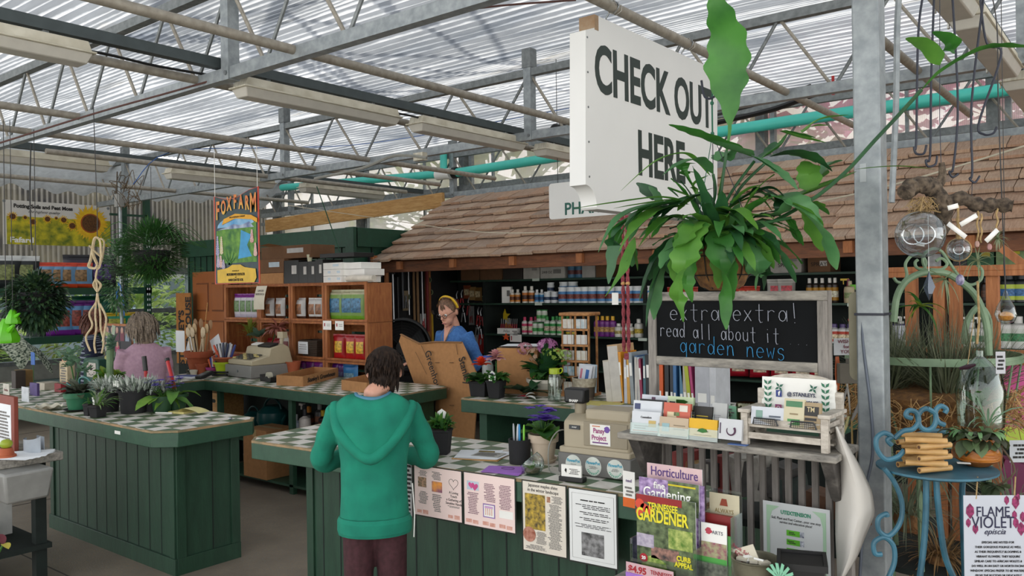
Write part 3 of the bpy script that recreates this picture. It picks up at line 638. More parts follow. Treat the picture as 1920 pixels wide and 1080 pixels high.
# ---------------------------------------------------------------- tool wall at the left of the shop
r2=random.Random(11);TY=7.86
t=T('tool_wall','black pegboard at the left of the shop, hung with garden tools','board');P(t,'pegboard',MB().bb(-7.18,-6.42,7.9,7.93,.3,2.1,BKM).bb(-7.215,-7.19,6.4,7.9,.3,2.1,BKM))
for y in (6.42,7.3):P(t,'cedar_batten',MB().bb(-7.19,-7.15,y,y+.07,.3,2.1,m_cedar))
def tw(px,py):return G(px,py,'y',TY) if px> 812 else G(px,py,'x',-7.15)
m_red=mat('#a8141c',.4);m_hand=mat('#8a6a48',.7);m_stl=mat('#9a9c9e',.3,.8)
def pack(w,h,a,b,c_):
 t=T('tool_blister_pack','','package');P(t,'card_back',MB().box((0,0,-h/2),(w,.003,h),mat(a,.5)))
 P(t,'packed_tool',MB().tube([(0,-.01,-h*.25),(0,-.012,-h*.55)],w*.16,mat(b,.4)).tube([(-w*.1,-.012,-h*.5),(-w*.2,-.012,-h*.88)],w*.11,mat(c_,.4)).tube([(w*.1,-.012,-h*.5),(w*.2,-.012,-h*.88)],w*.11,mat(c_,.4)))
 return t
for i,(px,py,a,b,c_) in enumerate(((891,628,'#b8b4b0','#3a3a3a','#a01820'),(902,627,'#a8201c','#9a9a9a','#b02020'),(913,627,'#c8c6c2','#2c2c2c','#8a1820'),(925,629,'#c4c2be','#2c2c2c','#5a2020'),(937,632,'#8a8a86','#3c3c3c','#2c2c2c'),
 (884,574,'#8a8a88','#6a6a6a','#7a2020'),(793,588,'#a8a6a2','#a01820','#b02020'),(760,545,'#7a6a50','#4a4a4a','#3a3a3a'))):
 place('pack%s' % a,lambda:pack(.085,.24,a,b,c_),tw(px,py),.15 if px> 812 else 1.4,['white card pruner pack','red card pruner pack','white card pack with dark pruners','second white card pack with dark pruners','grey card pack at the right end of the pruners','narrow grey pack above the pruner packs','red and white pack behind the black fan','tan card tool pack high on the pegboard'][i]+' on the tool wall','hanging tool packs')
def pruner(col):
 t=T('hand_pruner','','tool');P(t,'grip',MB().tube([(-.012,0,-.01),(-.03,0,-.13)],.011,col).tube([(.012,0,-.01),(.03,0,-.13)],.011,col));P(t,'blade',MB().tube([(0,0,0),(-.008,0,.05),(.012,0,.1)],.009,m_stl));return t
for i,(px,py,up) in enumerate(((857,560,1),(866,558,1),(879,572,1),(897,590,1),(902,592,1),(840,565,0),(869,585,0),(852,586,0),(895,612,0),(900,615,0))):
 t=place('pru%d' % up,lambda:pruner(m_red if up else m_stl),tw(px,py),.2,'hand pruner with %s handles on the pegboard, %s' % ('red' if up else 'steel',['just right of the woman’s head','second right of the woman’s head','beside the narrow grey pack','left one above the white packs','right one above the white packs','behind the woman’s head','under the red ones near her head','closest to her ear','left one over the red card pack','right one over the red card pack'][i]),'hand pruners on the pegboard')
for i,(px,py,l,w,m_) in enumerate(((703,530,.5,.018,m_hand),(712,520,.6,.016,mat('#2c4c3c')),(724,500,.8,.03,m_cedar),(736,515,.75,.013,m_stl),(745,520,.7,.012,BK),(775,500,.9,.016,m_hand),(782,505,1.0,.018,m_hand),(790,495,.7,.012,m_stl),(800,500,.8,.02,mat('#7a2020')),(810,590,.5,.014,mat('#c8a020')),(816,560,.6,.012,m_hand),(765,505,.55,.01,m_stl),(754,500,.5,.012,mat('#5a5c60')))):
 p=tw(px,py);t=T('long_handled_tool',['short brown handle beside the crate shelf','dark green hanging handle','broad orange wood handle','slim steel rod tool','black slim handle left of the fan','long tan handle above the fan','second long tan handle above the fan','steel rod high on the board','dark red handle','yellow leaning handle beside the woman in blue','tan handle behind her shoulder','thin steel tool high above the fan','grey handle high above the fan'][i]+' on the tool wall','tool',p,group='long handled tools')
 P(t,'shaft',MB().tube([(0,0,.02),(.01,0,-l)],w,m_,8));P(t,'tool_head',MB().box((0,0,.03),(.07,.02,.05),m_stl if i% 2 else BK,.6))
for i,(px,py,c_) in enumerate(((886,555,'#a08050'),(897,556,'#7a5c30'),(876,552,'#8c4a30'))):
 place('sq%d' % i,lambda:bag('seed_pack','package',.13,.17,.02,c_,c_,'#c8b890'),tw(px,py+8),0,['tan seed packet with orange print behind the woman in blue','brown packet hanging right of the tan one','rust coloured packet hanging left of the tan one'][i],'hanging packets')
m_yel=mat('#d8b81c',.6)
def glove():
 t=T('work_glove','','glove');b=MB().box((0,0,-.07),(.08,.02,.12),mat('#c4c0b4'),1.1)
 P(t,'cuff',b,bev=.006);f=MB()
 for k in range(4):f.tube([(-.032+.021*k,0,-.12),(-.04+.026*k,0,-.2)],.010,m_yel,6)
 f.tube([(.04,0,-.09),(.075,0,-.13)],.011,m_yel,6).box((0,0,-.12),(.085,.024,.05),m_yel);P(t,'palm',f);return t
for i,(px,py) in enumerate(((923,545),(933,545),(929,552),(945,592),(951,595))):
 place('glv',glove,tw(px,py),U(-.2,.2),['left yellow and white work glove above the star','right yellow and white work glove above the star','lower yellow and white work glove above the star','left yellow glove beside the star','right yellow glove beside the star'][i],'yellow work gloves')
st_=[(cos(rad(90+36*k))*(.085 if k% 2== 0 else .036),sin(rad(90+36*k))*(.085 if k% 2== 0 else .036)) for k in range(10)]
S('star_ornament','yellow metal star hanging at the left end of the shelves','ornament',MB().pxz(st_,.012,m_yel),tw(952,592)-V((0,.06,0)))
S('orange_clip','small orange spiked plastic piece beside the white price card','clip',MB().pxz([(x*.6,z*.5) for x,z in st_],.02,mat('#d8501c')),G(948,632,'y',7.4))
for i,(px,py) in enumerate(((805,525),(808,548),(765,557),(905,560))):
 S('hang_tag',['round green tag high on the tool wall','round green tag below the highest one','round green tag above the fan','pale tag beside the packets'][i],'tag',MB().tube([(0,0,0),(0,.004,0)],.035,mat('#8c9c78'),14).tube([(0,-.001,0),(0,.001,0)],.026,mat('#3c4a3a'),14),tw(px,py),group='hanging tags')
# drum fan
t=T('drum_fan','large black drum fan standing behind the cardboard sheets','fan',G(756,720,'y',5.75),.75);t.location.z=0
zc=1.13;b=MB()
for r_,y_ in ((.30,-.10),(.31,-.04),(.31,.1),(.29,.14)):pass
b.T=MX.Translation((0,0,zc)) @ MX.Rotation(pi/2,4,'X');b.lathe([(.27,-.1),(.285,-.12),(.285,.12),(.27,.13)],BK,n=40,cap=False).lathe([(.262,.12),(.262,-.11)],BKM,n=40,cap=False).lathe([(0,-.09),(.262,-.09)],BKM,n=40,cap=False)
P(t,'drum',b);g=MB()
for k in range(10):g.tube([(x,-.125,z+zc) for x,z in [(.027*(k+1)*cos(a*pi/12),.027*(k+1)*sin(a*pi/12)) for a in range(24)]],.0022,BK,4,closed=True)
for k in range(8):a=k*pi/4;g.tube([(0,-.13,zc),(.27*cos(a),-.125,zc+.27*sin(a))],.003,BK,4)
P(t,'guard_grille',g);P(t,'motor_hub',MB().tube([(0,-.14,zc),(0,.05,zc)],.06,BK,16));s_=MB()
for k in range(3):
 a=k*2.094+.4;s_.add([(.05*cos(a),-.03,zc+.05*sin(a)),(.24*cos(a-.2),-.06,zc+.24*sin(a-.2)),(.25*cos(a+.35),.0,zc+.25*sin(a+.35)),(.05*cos(a+.6),.02,zc+.05*sin(a+.6))],[(0,1,2,3)],mat('#3a3c3e',.4))
P(t,'fan_blade',s_);P(t,'stand',MB().tube([(-.31,0,zc),(-.33,0,0.02),(.33,0,.02),(.31,0,zc)],.015,BK))
# ---------------------------------------------------------------- crate shelves behind the register counter
CY=5.0;ex=[G(p_,600,'y',CY).x for p_ in (421,487,546,609,690)];rows=[.31,.675,1.04,1.405];CH=.365
def crate():
 t=T('wooden_crate','','crate')
 for s in (-1,1):
  P(t,'side_panel',MB().bb(s*.5-.009*(1+s)+0,s*.5+.009*(1-s),0,.3,.0,.36,m_cratev))
  for y_ in (0,.27):P(t,'corner_post',MB().bb(s*.5-.03*(1+s),s*.5+.03*(1-s),y_-.005,y_+.025,.018,.345,m_cratev))
 for z in (0,.345):P(t,'frame_slat',MB().bb(-.5,.5,-.008,.006,z,z+.028,m_crate))
 P(t,'bottom_board',MB().bb(-.5,.5,0,.3,0,.012,m_crate));P(t,'top_board',MB().bb(-.5,.5,0,.3,.35,.362,m_crate))
 for z in (.03,.15,.26):P(t,'back_slat',MB().bb(-.5,.5,.29,.3,z,z+.085,m_crate))
 return t
cn=['first','second','third','fourth'];rn=['hidden bottom','lowest visible','middle','top']
for i in range(4):
 for j_ in range(1,4):
  place('crate',crate,((ex[i]+ex[i+1])/2,CY,rows[j_]),0,'wooden crate behind the register, %s column from left, %s row' % (cn[i],rn[j_]),'stacked wooden crates',sc=(ex[i+1]-ex[i]-.006,1,1))
for i in range(4):place('crate',crate,((ex[i]+ex[i+1])/2,CY,rows[0]),0,'wooden crate behind the register, %s column from left, %s row' % (cn[i],rn[0]),'stacked wooden crates',sc=(ex[i+1]-ex[i]-.006,1,1))
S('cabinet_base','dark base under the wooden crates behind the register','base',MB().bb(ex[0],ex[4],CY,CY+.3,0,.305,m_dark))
def cx(px):return G(px,600,'y',CY+.08).x
def crow(key,mk,pxs,z,what,where,group,y=CY+.09,rz=.1):
 for i,px in enumerate(pxs):place(key,mk,(G(px,600,'y',y).x,y,z+.013),rz,('%s %s%s' % (what,where,'' if len(pxs)== 1 else ', '+ordl(i,len(pxs)))),group)
crow('pb',lambda:bag('mulch_bag','bag',.13,.26,.08,'#7a2c86','#c8c4cc','#5c7a4c','#b8b4c4'),[448,459,470,481],1.41,'white bag with purple top','in the crate beside the orange door','purple topped bags')
crow('wc',lambda:bag('coffee_bag','bag',.13,.215,.1,'#c4c4c2','#c9c9c6','#8a5c3c','#4a2c1c'),[507,527],1.405,'white coffee style bag with brown picture','in the second column','white bags with brown pictures')
crow('wc',None,[565,589,602],1.405,'white coffee style bag with brown picture','in the third column','white bags with brown pictures')
crow('gb',lambda:bag('fertilizer_bag','bag',.19,.29,.1,'#b8b898','#7c9c54','#3c6c8c','#6c9c2c'),[632,655,672],1.405,'large green and cream bag','in the fourth column','large green bags',rz=.2)
crow('gb',None,[704],1.405,'large green and cream bag','standing beyond the crate wall by the tools','large green bags',rz=.2,y=CY+.3)
crow('rb',lambda:bag('red_white_bag','bag',.11,.2,.06,'#c8c4bc','#c4beb4','#7a2c2c','#a8141c'),[531,539],1.04,'white bag with red foot','in the second column, middle row','white bags with red foot')
crow('rb2',lambda:bag('red_bag','bag',.12,.17,.06,'#8c141c','#8c1820','#8c5c3c','#8c141c'),[508,518],1.04,'dark red bag','in the second column, middle row','dark red bags')
crow('rr',lambda:bag('red_food_bag','bag',.13,.235,.06,'#98141c','#a8181c','#c8a030','#b01c1c'),[636,658,676],1.04,'red bag with bright picture','in the fourth column, middle row','red bags with bright pictures',rz=.3)
crow('rr',None,[705],1.04,'red bag with bright picture','hanging by the tools beyond the crates','red bags with bright pictures',rz=.3,y=CY+.3)
crow('pg',lambda:bag('soil_pouch','bag',.125,.33,.06,'#8c2c8c','#74327a','#b0b88c','#4c7c3c'),[565,580,596],.69,'purple topped pouch','at the bottom of the third column','purple topped pouches')
crow('bl',lambda:bag('blue_pouch','bag',.2,.31,.06,'#2c6ca8','#3480b8','#8ab0c0','#5c9cc0'),[656],.69,'bright blue pouch','at the bottom of the fourth column',None)
crow('pk2',lambda:bag('purple_pouch','bag',.1,.32,.06,'#5c2070','#4c2a60','#6c6c8c'),[628,640],.69,'small dark purple pouch','left of the blue pouch','dark purple pouches')
t=T('wicker_basket','dark wicker basket with a white handwritten card in the third column','basket',(cx(582),CY+.13,1.055));b=MB()
for k in range(9):b.tube([(x*(.10+.004*k),y*(.075+.003*k),.012+.018*k) for x,y in [(max(-1,min(1,1.35*cos(a*pi/10))),max(-1,min(1,1.35*sin(a*pi/10)))) for a in range(20)]],.010,mat('#3c2f24',.8),6,closed=True)
P(t,'basket_body',b);P(t,'written_card',MB().box((-.05,-.105,.09),(.15,.003,.12),PAPER).box((-.05,-.107,.12),(.1,.002,.006),INKG).box((-.05,-.107,.1),(.12,.002,.005),INKG).box((-.05,-.107,.08),(.11,.002,.005),INKG))
for i,px in enumerate((629,652)):
 S('notice_card',['left','right'][i]+' small white notice card pinned over the red bags','card',MB().box((0,0,0),(.12,.003,.085),WH).box((-.035,-.002,.005),(.015,.002,.03),mat('#a02c3c')).box((.02,-.002,.01),(.05,.002,.004),INKG).box((.02,-.002,-.005),(.05,.002,.004),INKG),(cx(px),CY-.02,1.405-.03),group='notice cards')
sc_=MB().grid(lambda u,v:(-.09+.18*u-.03*v*v,-.01-.03*sin(v*2.5),-.0-.24*v),6,8,CREAM);t=S('paper_scroll','curled cream notice hanging from the second crate column','notice',sc_,(cx(511),CY-.03,1.76));
for i,s in enumerate(('GINGER','BURDOCK')):text(t,s,.03,INKG,(0,-.028-.01*i,-.05-.035*i))
# things on top of the crates
ZT=1.773
def bx_(name,pa,pb,h,z,m_,label,y=CY+.03,d=.25,lab=None,grp=None,tape=False):
 xa,xb=G(pa,510,'y',y).x,G(pb,510,'y',y).x;t=carton(name,xb-xa,d,h,m_,tape,lab);t.location=((xa+xb)/2,y+d/2,z);t['label']=label
 if grp:t['group']=grp
 return t
bx_('cardboard_box',483,531,.115,ZT,m_card,'low tan cardboard box on top of the crates beside the soil banner')
bx_('cardboard_box',472,533,.14,ZT+.117,m_cardd,'brown cardboard box resting on the low tan one',d=.28,lab='#b8c8d0')
t=bx_('cardboard_box',490,583,.13,ZT+.258,m_cardd,'big open brown cardboard box, topmost of the stack',y=CY+.08,d=.3,lab='#b8b8b4')
P(t,'open_flap',MB().add([(-.25,-.15,.13),(-.02,-.15,.13),(-.12,-.26,.155),(-.32,-.24,.14)],[(0,1,2,3)],m_card))
for i,(pa,pb,h,z) in enumerate(((532,560,.235,0),(560,577,.215,0),(577,591,.215,0),(591,605,.23,0))):
 bx_('black_box',pa,pb,h,ZT+z,BK,['wide black box','narrow black box right of the wide one','narrow black box below the paper cup','black box beside the white boxes'][i]+' standing on the crates',lab='#c8c6c0',grp='black boxes on the crates')
bx_('black_box',600,664,.04,ZT+.245,BK,'flat black box lying on the white boxes',grp='black boxes on the crates',y=CY+.1)
wi_=0
for r_ in range(3):
 for pa,pb in ((606,622),(622,640)) if r_< 2 else ((606,640),):
  bx_('white_box',pa,pb,.062,ZT+.002+.064*r_,WH,['white slim box, bottom left of the stack','white slim box, bottom right of the stack','white slim box, middle left of the stack','white slim box, middle right of the stack','white slim box, single one on top of the stack'][wi_],lab='#c8d8e0',grp='stack of slim white boxes');wi_+= 1
for r_,pb in enumerate((676,683,677)):bx_('long_white_box',641,pb,.06,ZT+.002+.063*r_+.0,WH,['long white box, lowest of three','long white box, middle of three','long white box, topmost of three'][r_]+' at the right end of the crates',grp='long white boxes',y=CY+.07)
S('foam_wrap','rounded white wrapped roll lying at the right end of the crates','roll',MB().tube([(0,0,0),(.1,-.01,.004),(.36,0,0)],[.022,.032,.028],mat('#d0c8ba',.5),10,flat=.8).v and MB().tube([(0,0,0),(.1,-.01,.004),(.36,0,0)],[.03,.036,.032],mat('#d0c8ba',.5),12,flat=.9),(G(655,522,'y',CY).x,CY-.02,ZT+.034))
S('paper_cup','small pale paper cup on the black boxes','cup',MB().lathe([(.02,0),(.03,.07),(.031,.07),(.026,.068),(.018,.004)],mat('#d8d8b8'),n=14),(G(581,495,'y',CY+.1).x,CY+.1,ZT+.217))
# orange door and signs leaning at the shed
t=T('panel_door','orange brown panelled door leaning left of the crate shelves','door',(G(362,600,'y',6.05).x,6.05,0));m_od=mat('#94562a',.45,var=.06,sc=5)
P(t,'door_slab',MB().bb(0,.85,0,.035,0,1.98,m_od),bev=.003)
for (a,b_) in ((.10,.40),(.47,.77)):
 for z0,z1 in ((1.45,1.83),(.75,1.33),(.15,.65)):
  P(t,'raised_panel',MB().bb(a,b_,-.004,.002,z0,z1,mat('#6c3c1c',.5)).box(((a+b_)/2,-.008,(z0+z1)/2),(b_-a-.04,.012,z1-z0-.04),m_od),bev=.004)
t=T('lettered_board','tan board painted with large black upright letters, left of the door','sign',G(343,640,'y',5.9),.1);t.location.z=.75
P(t,'board_panel',MB().bb(-.14,.17,0,.02,0,.95,mat('#a0682f',.7)),bev=.002)
P(t,'board_foot',MB().bb(-.1,.12,.002,.018,-.75,0,m_dark));text(t,"STANLEY'S",.155,INK,(-.02,-.003,.35),(pi/2,-pi/2,0),bold=.006,align='CENTER');text(t,'GREENHOUSE',.15,INK,(.13,-.003,.42),(pi/2,-pi/2,0),bold=.006)
# ---------------------------------------------------------------- helpers for pots, plants and printed matter
def lines(parent,x0,x1,z0,z1,n,m,y=-.0015,w=.55,name='print_lines',seed=1,jit=.25):
 r=random.Random(seed);b=MB();dz=(z1-z0)/n
 for k in range(n):
  zc=z1-dz*(k+.5);a=x0+(x1-x0)*r.uniform(0,jit) if jit< .5 else x0;e=x1-(x1-x0)*r.uniform(0,.25)
  x=a
  while x< e:
   L_=r.uniform(.08,.22)*(x1-x0);b.bb(x,min(e,x+L_),y-.0003,y,zc-dz*w/2,zc+dz*w/2,m);x+= L_+(x1-x0)*.025
 return P(parent,name,b)
def panel(parent,x0,x1,z0,z1,m,name='picture',y=-.001,th=.0004):return P(parent,name,MB().bb(x0,x1,y-th,y,z0,z1,m))
def heartpts(s,cx=0,cz=0):return [(cx+s*.062*16*sin(a)**3,cz+s*.062*(13*cos(a)-5*cos(2*a)-2*cos(3*a)-cos(4*a))) for a in [k*pi/12 for k in range(24)]]
def pic(a,b,sc=40,det=6):return mat(a,.6,c2=b,sc=sc,det=det)
m_soil=mat('#2a1f18',.95,var=.4,sc=60)
def pot(t,r,r2,h,m,rim=.02,n=24,name='pot'):
 P(t,name,MB().lathe([(r2,0),(r2+(r-r2)*.75,h-rim),(r*1.05 if rim else r,h-rim),(r*1.08 if rim else r,h),(r*.97,h),(r*.9,h-.02)],m,n=n,cap=True))
 P(t,'soil',MB().lathe([(0,h-.018),(r*.93,h-.018)],m_soil,n=n,cap=False))
def sqpot(t,w,w2,h,m,name='pot'):
 b=MB();b.box((0,0,h/2),(w2,w2,h),m,w/w2);b.box((0,0,h-.006),(w*1.06,w*1.06,.012),m);P(t,name,b,bev=.004)
 P(t,'soil',MB().box((0,0,h),(w*.92,w*.92,.004),m_soil))
def lf(h,c2=None,tl=.35):return mat(h,.45,c2=c2 or h,sc=10,tl=tl,key=('leaf',h,c2))
G1,G2,G3=lf('#2c5a26','#4a8038'),lf('#47762c','#6a9a40'),lf('#1d3f22','#33603a')
def foliage(t,n,r0,L_,W_,ms,z0=0,el=(10,80),droop=1.2,name='foliage',seed=1,wav=0,n_=5,c=(0,0),spread=None,hz=0,prof=None):
 r=random.Random(seed);b=MB()
 for k in range(n):
  a=r.uniform(0,2*pi);e=rad(r.uniform(*el));q=r.uniform(0,r0);l=L_*r.uniform(.6,1.15)
  p=(c[0]+q*cos(a),c[1]+q*sin(a),z0+r.uniform(0,hz))
  b.leaf(p,(cos(a)*cos(e),sin(a)*cos(e),sin(e)),l,W_*r.uniform(.7,1.2),r.choice(ms),droop*r.uniform(.5,1.3),n_,wav=wav,tw=r.uniform(-.6,.6),prof=prof)
 return P(t,name,b)
def bloom(b,c,r,m,n=7,z=.4,seed=0,two=None):
 rn=random.Random(seed)
 for k in range(n):
  a=2*pi*k/n+rn.uniform(-.2,.2);b.leaf(c,(cos(a)*cos(z),sin(a)*cos(z),sin(z)),r,r*.8,(two if two and k% 2 else m),.6,3,fold=.1)
def spin(fn):return fn
# ---------------------------------------------------------------- middle counter: notices on its front
def NP(px,py):
 y=2.68
 for _ in range(6):q=G(px,py,'y',y);y=2.58+.0703*(q.x+3.86)-.006
 return q
NA=.0703
def notice(label,pa,pb,border='#20241f',paper='#ecd4ce',grp='laminated notices on the counter front'):
 a,b=NP(*pa),NP(*pb);w=(b.x-a.x)/cos(NA);h=a.z-b.z
 t=T('laminated_notice',label,'notice',(a.x,a.y,b.z),NA,grp)
 P(t,'backing_sheet',MB().bb(-.006,w+.006,0,.0015,-.006,h+.004,mat(border,.4)));P(t,'paper',MB().bb(0,w,-.0006,0,0,h,mat(paper,.35,var=.02,sc=3)))
 return t,w,h
m_hand2=pic('#c88c7c','#dcae9e',50)
t,w,h=notice('pink notice with sunset picture and a drawn heart, right beside the child',(777,872),(866,980))
text(t,'A Loving\nTouch\na Gathering of\nSensitive Hands',.016,INK,(w*.84,-.001,h*.45),sx=.9);P(t,'drawn_heart',MB().tube([(x,-.001,z) for x,z in heartpts(.026,w*.84,h*.74)],.0009,INK,5,closed=True))
panel(t,w*.08,w*.26,h*.58,h*.78,pic('#33402c','#c89c7c',90),'garden_photo');panel(t,w*.38,w*.6,h*.52,h*.73,pic('#4c2c7c','#f0a040',18),'sunset_photo')
for i,(x0,x1,z0,z1,n) in enumerate(((.08,.3,.8,.92,5),(.38,.6,.76,.93,6),(.08,.3,.24,.5,9),(.38,.6,.12,.48,10),(.7,.97,.26,.3,2))):lines(t,w*x0,w*x1,h*z0,h*z1,n,INKG,seed=i)
for x in (.05,.72):P(t,'hands_drawing',MB().bb(w*x,w*(x+.1),-.0012,-.0006,h*.05,h*.11,m_hand2).bb(w*(x+.13),w*(x+.24),-.0012,-.0006,h*.04,h*.12,m_hand2))
t,w,h=notice('pink notice with small pink hearts, second of the two pink ones',(870,885),(966,1000))
panel(t,w*.06,w*.3,h*.68,h*.85,mat('#b8c4d0'),'heart_picture');P(t,'printed_hearts',MB().pxz(heartpts(.016,w*.15,h*.77),.0006,mat('#c8508c'),-.002).pxz(heartpts(.018,w*.22,h*.75),.0006,mat('#c04880'),-.0022))
panel(t,w*.38,w*.62,h*.2,h*.46,mat('#8c6ca8'),'gate_frame');panel(t,w*.4,w*.6,h*.22,h*.44,WH,'gate_picture',y=-.0015)
P(t,'gate_bars',MB().bb(w*.43,w*.445,-.003,-.002,h*.25,h*.38,m_hand2).bb(w*.47,w*.485,-.003,-.002,h*.25,h*.38,m_hand2).bb(w*.51,w*.525,-.003,-.002,h*.25,h*.38,m_hand2).bb(w*.55,w*.565,-.003,-.002,h*.25,h*.38,m_hand2).bb(w*.42,w*.58,-.003,-.002,h*.38,h*.42,mat('#c8a0c8')))
panel(t,w*.7,w*.97,h*.24,h*.38,WH,'white_caption')
for i,(x0,x1,z0,z1,n) in enumerate(((.06,.3,.22,.64,13),(.4,.64,.5,.85,11),(.7,.95,.4,.86,15))):lines(t,w*x0,w*x1,h*z0,h*z1,n,mat('#8c6c78'),seed=i+7)
for x in (.03,.37,.7):P(t,'hands_drawing',MB().bb(w*x,w*(x+.12),-.0012,-.0006,h*.05,h*.12,m_hand2).bb(w*(x+.14),w*(x+.25),-.0012,-.0006,h*.04,h*.11,m_hand2))
t,w,h=notice('laminated newspaper page about maples with a yellow tree photo',(980,901),(1062,1046),paper='#dcd4c6')
text(t,'Japanese maples shine\nin the winter landscape',.0195,INK,(w*.48,-.001,h*.92),sx=.82)
panel(t,w*.05,w*.53,h*.32,h*.83,pic('#3a3424','#c8a83c',55),'tree_photo');panel(t,w*.57,w*.65,h*.74,h*.82,pic('#7c3c2c','#c89c7c',80),'portrait');P(t,'round_photo',MB().pxz([(w*.15+w*.15*cos(a*pi/9),h*.24+h*.11*sin(a*pi/9)) for a in range(18)],.0006,pic('#8c4a34','#c08c78',60),-.0025))
for i,(x0,x1,z0,z1,n) in enumerate(((.58,.92,.08,.72,34),(.67,.95,.73,.84,7),(.3,.56,.12,.3,12),(.05,.56,.03,.1,5))):lines(t,w*x0,w*x1,h*z0,h*z1,n,INKG,seed=i+17)
t,w,h=notice('white typed notice with a grey garden photo at its foot, nearest the register',(1067,915),(1157,1067),paper='#e2e4e2')
P(t,'ruled_border',MB().tube([(w*.06,-.001,h*.05),(w*.95,-.001,h*.05),(w*.95,-.001,h*.95),(w*.06,-.001,h*.95)],.0007,INKG,4,closed=True))
panel(t,w*.26,w*.74,h*.1,h*.42,pic('#2c2c2c','#9c9c9c',40),'garden_photo')
for i,(z0,z1,n) in enumerate(((.84,.88,1),(.74,.81,3),(.66,.71,2),(.58,.63,2),(.48,.54,3))):lines(t,w*.12,w*.9,h*z0,h*z1,n,INK,seed=i+27,w=.4)
t,w,h=notice('narrow notice half hidden behind the child, black with pale lines',(752,868),(773,968),paper='#b8b8b8');lines(t,0,w,0,h,12,INK,jit=.6)
a=NP(1175,868);t=T('price_sheet','white and orange printed sheet at the corner by the magazines','sheet',(a.x,a.y-.03,.865),-.1)
b=MB();b.bb(0,.055,0,.002,0,.135,WH).bb(-.0,.055,-.001,0,0,.035,mat('#d8641c'));P(t,'sheet',b);text(t,'nsel',.018,mat('#5c3c7c'),(.028,-.0012,.1));lines(t,.008,.05,.04,.08,3,INKG)
# ---------------------------------------------------------------- middle counter: things on top
CZ=.9015
def cz(px,py,z=CZ):return G(px,py,'z',z)
m_beige=mat('#a89d86',.45,var=.03,sc=6);m_beiged=mat('#8f8570',.5,var=.04);m_dgrey=mat('#6d6c69',.45,.2,var=.04)
t=T('cash_register','beige cash register on a grey drawer, stickers facing the customer','cash register',(-2.06,2.89,CZ),.06)
t.scale=(.74,.74,.76);P(t,'cash_drawer',MB().bb(0,.47,0,.40,0.004,.118,m_dgrey),bev=.006)
b=MB()
pr=[(.03,.13),(.03,.30),(.10,.335),(.27,.335),(.33,.22),(.36,.13)]
n=len(pr);vs=[(.02,y,z-.01) for y,z in pr]+[(.45,y,z-.01) for y,z in pr]
b.add(vs,[tuple(range(n)),tuple(range(n,2*n))[::-1]]+[(k,n+k,n+(k+1)% n,(k+1)% n) for k in range(n)],m_beige);P(t,'register_body',b,bev=.014)
P(t,'printer_cover',MB().bb(.15,.44,.06,.26,.30,.365,m_beige),bev=.014);P(t,'recess_panel',MB().bb(.16,.44,.024,.034,.165,.30,m_beiged),bev=.004)
P(t,'base_rim',MB().bb(.0,.46,.015,.38,.112,.15,m_beige),bev=.008)
P(t,'maker_plate',MB().bb(.065,.135,.022,.03,.25,.273,mat('#3c3f42')))
text(t,'SHARP',.011,WH,(.1,.0215,.262))
P(t,'display_pole',MB().tube([(.07,.15,.30),(.07,.15,.40)],.035,m_beiged,12));d_=P(t,'customer_display',MB().bb(-.01,.125,.09,.17,.385,.47,BK),bev=.012);text(t,'SHARP',.02,WH,(.058,.088,.40),bold=.0006)
s_=P(t,'square_sticker',MB().bb(.205,.335,.021,.023,.175,.29,WH));text(t,'Pansy\nProject',.038,mat('#a0487c'),(.262,.02,.235),bold=.001,sx=.85);P(t,'pansy_print',MB().pxz([(.315+.018*cos(a*pi/6)*(1+.15*cos(a*2.5)),.265+.018*sin(a*pi/6)) for a in range(12)],.0008,mat('#6c4c9c'),.0195));P(t,'sticker_line',MB().bb(.22,.32,.0196,.021,.186,.193,mat('#6c3c7c')).bb(.22,.27,.0196,.021,.277,.282,mat('#c86c3c')))
for i,x in enumerate((.105,.235,.375)):
 P(t,'round_sticker',MB().pxz([(x+.052*cos(a*pi/14),.06+.052*sin(a*pi/14)) for a in range(28)],.001,mat('#cfd4cc'),-.0015));text(t,'FlowerPot',.024,mat('#2c9cb8'),(x,-.0022,.078),bold=.0006,sx=.86)
 lines(t,x-.03,x+.03,.045,.062,3,INKG,y=-.0018,seed=i);l_=MB()
 for k in range(9):a=rad(200+k*17.5);l_.pxz([(x+.045*cos(a),.05+.040*sin(a)),(x+.034*cos(a+.1),.05+.03*sin(a+.1)),(x+.03*cos(a),.05+.024*sin(a)),(x+.034*cos(a-.1),.05+.03*sin(a-.1))],.0004,mat('#4caa8c'),-.0023)
 P(t,'leaf_print',l_)
P(t,'power_cord',MB().tube(cat([(.0,.2,.2),(-.05,.1,.22),(-.075,.03,.15),(-.06,-.01,.05),(-.03,-.03,.006),(.05,-.05,.006)],5),.004,mat('#8c8c84'),6))
a=cz(1072,903);t=T('business_card_holder','black holder with white business cards in front of the drawer stickers','card holder',(a.x,a.y,CZ),.15)
P(t,'holder',MB().bb(-.055,.055,-.012,.03,0,.02,BK),bev=.003);P(t,'card_stack',MB().bb(-.045,.045,-.004,.006,.012,.068,WH));P(t,'leaf_print',MB().pxz([(-.03,.045),(-.025,.055),(-.02,.05),(-.022,.035)],.0005,INK,-.005));lines(t,-.01,.04,.03,.055,4,INKG,y=-.0045)
a=cz(975,868);t=T('pen_cup','black pencil cup holding pens beside the violet','cup',(a.x,a.y,CZ));P(t,'cup',MB().lathe([(.048,0),(.052,.11),(.046,.11),(.044,.01)],BKM,n=28))
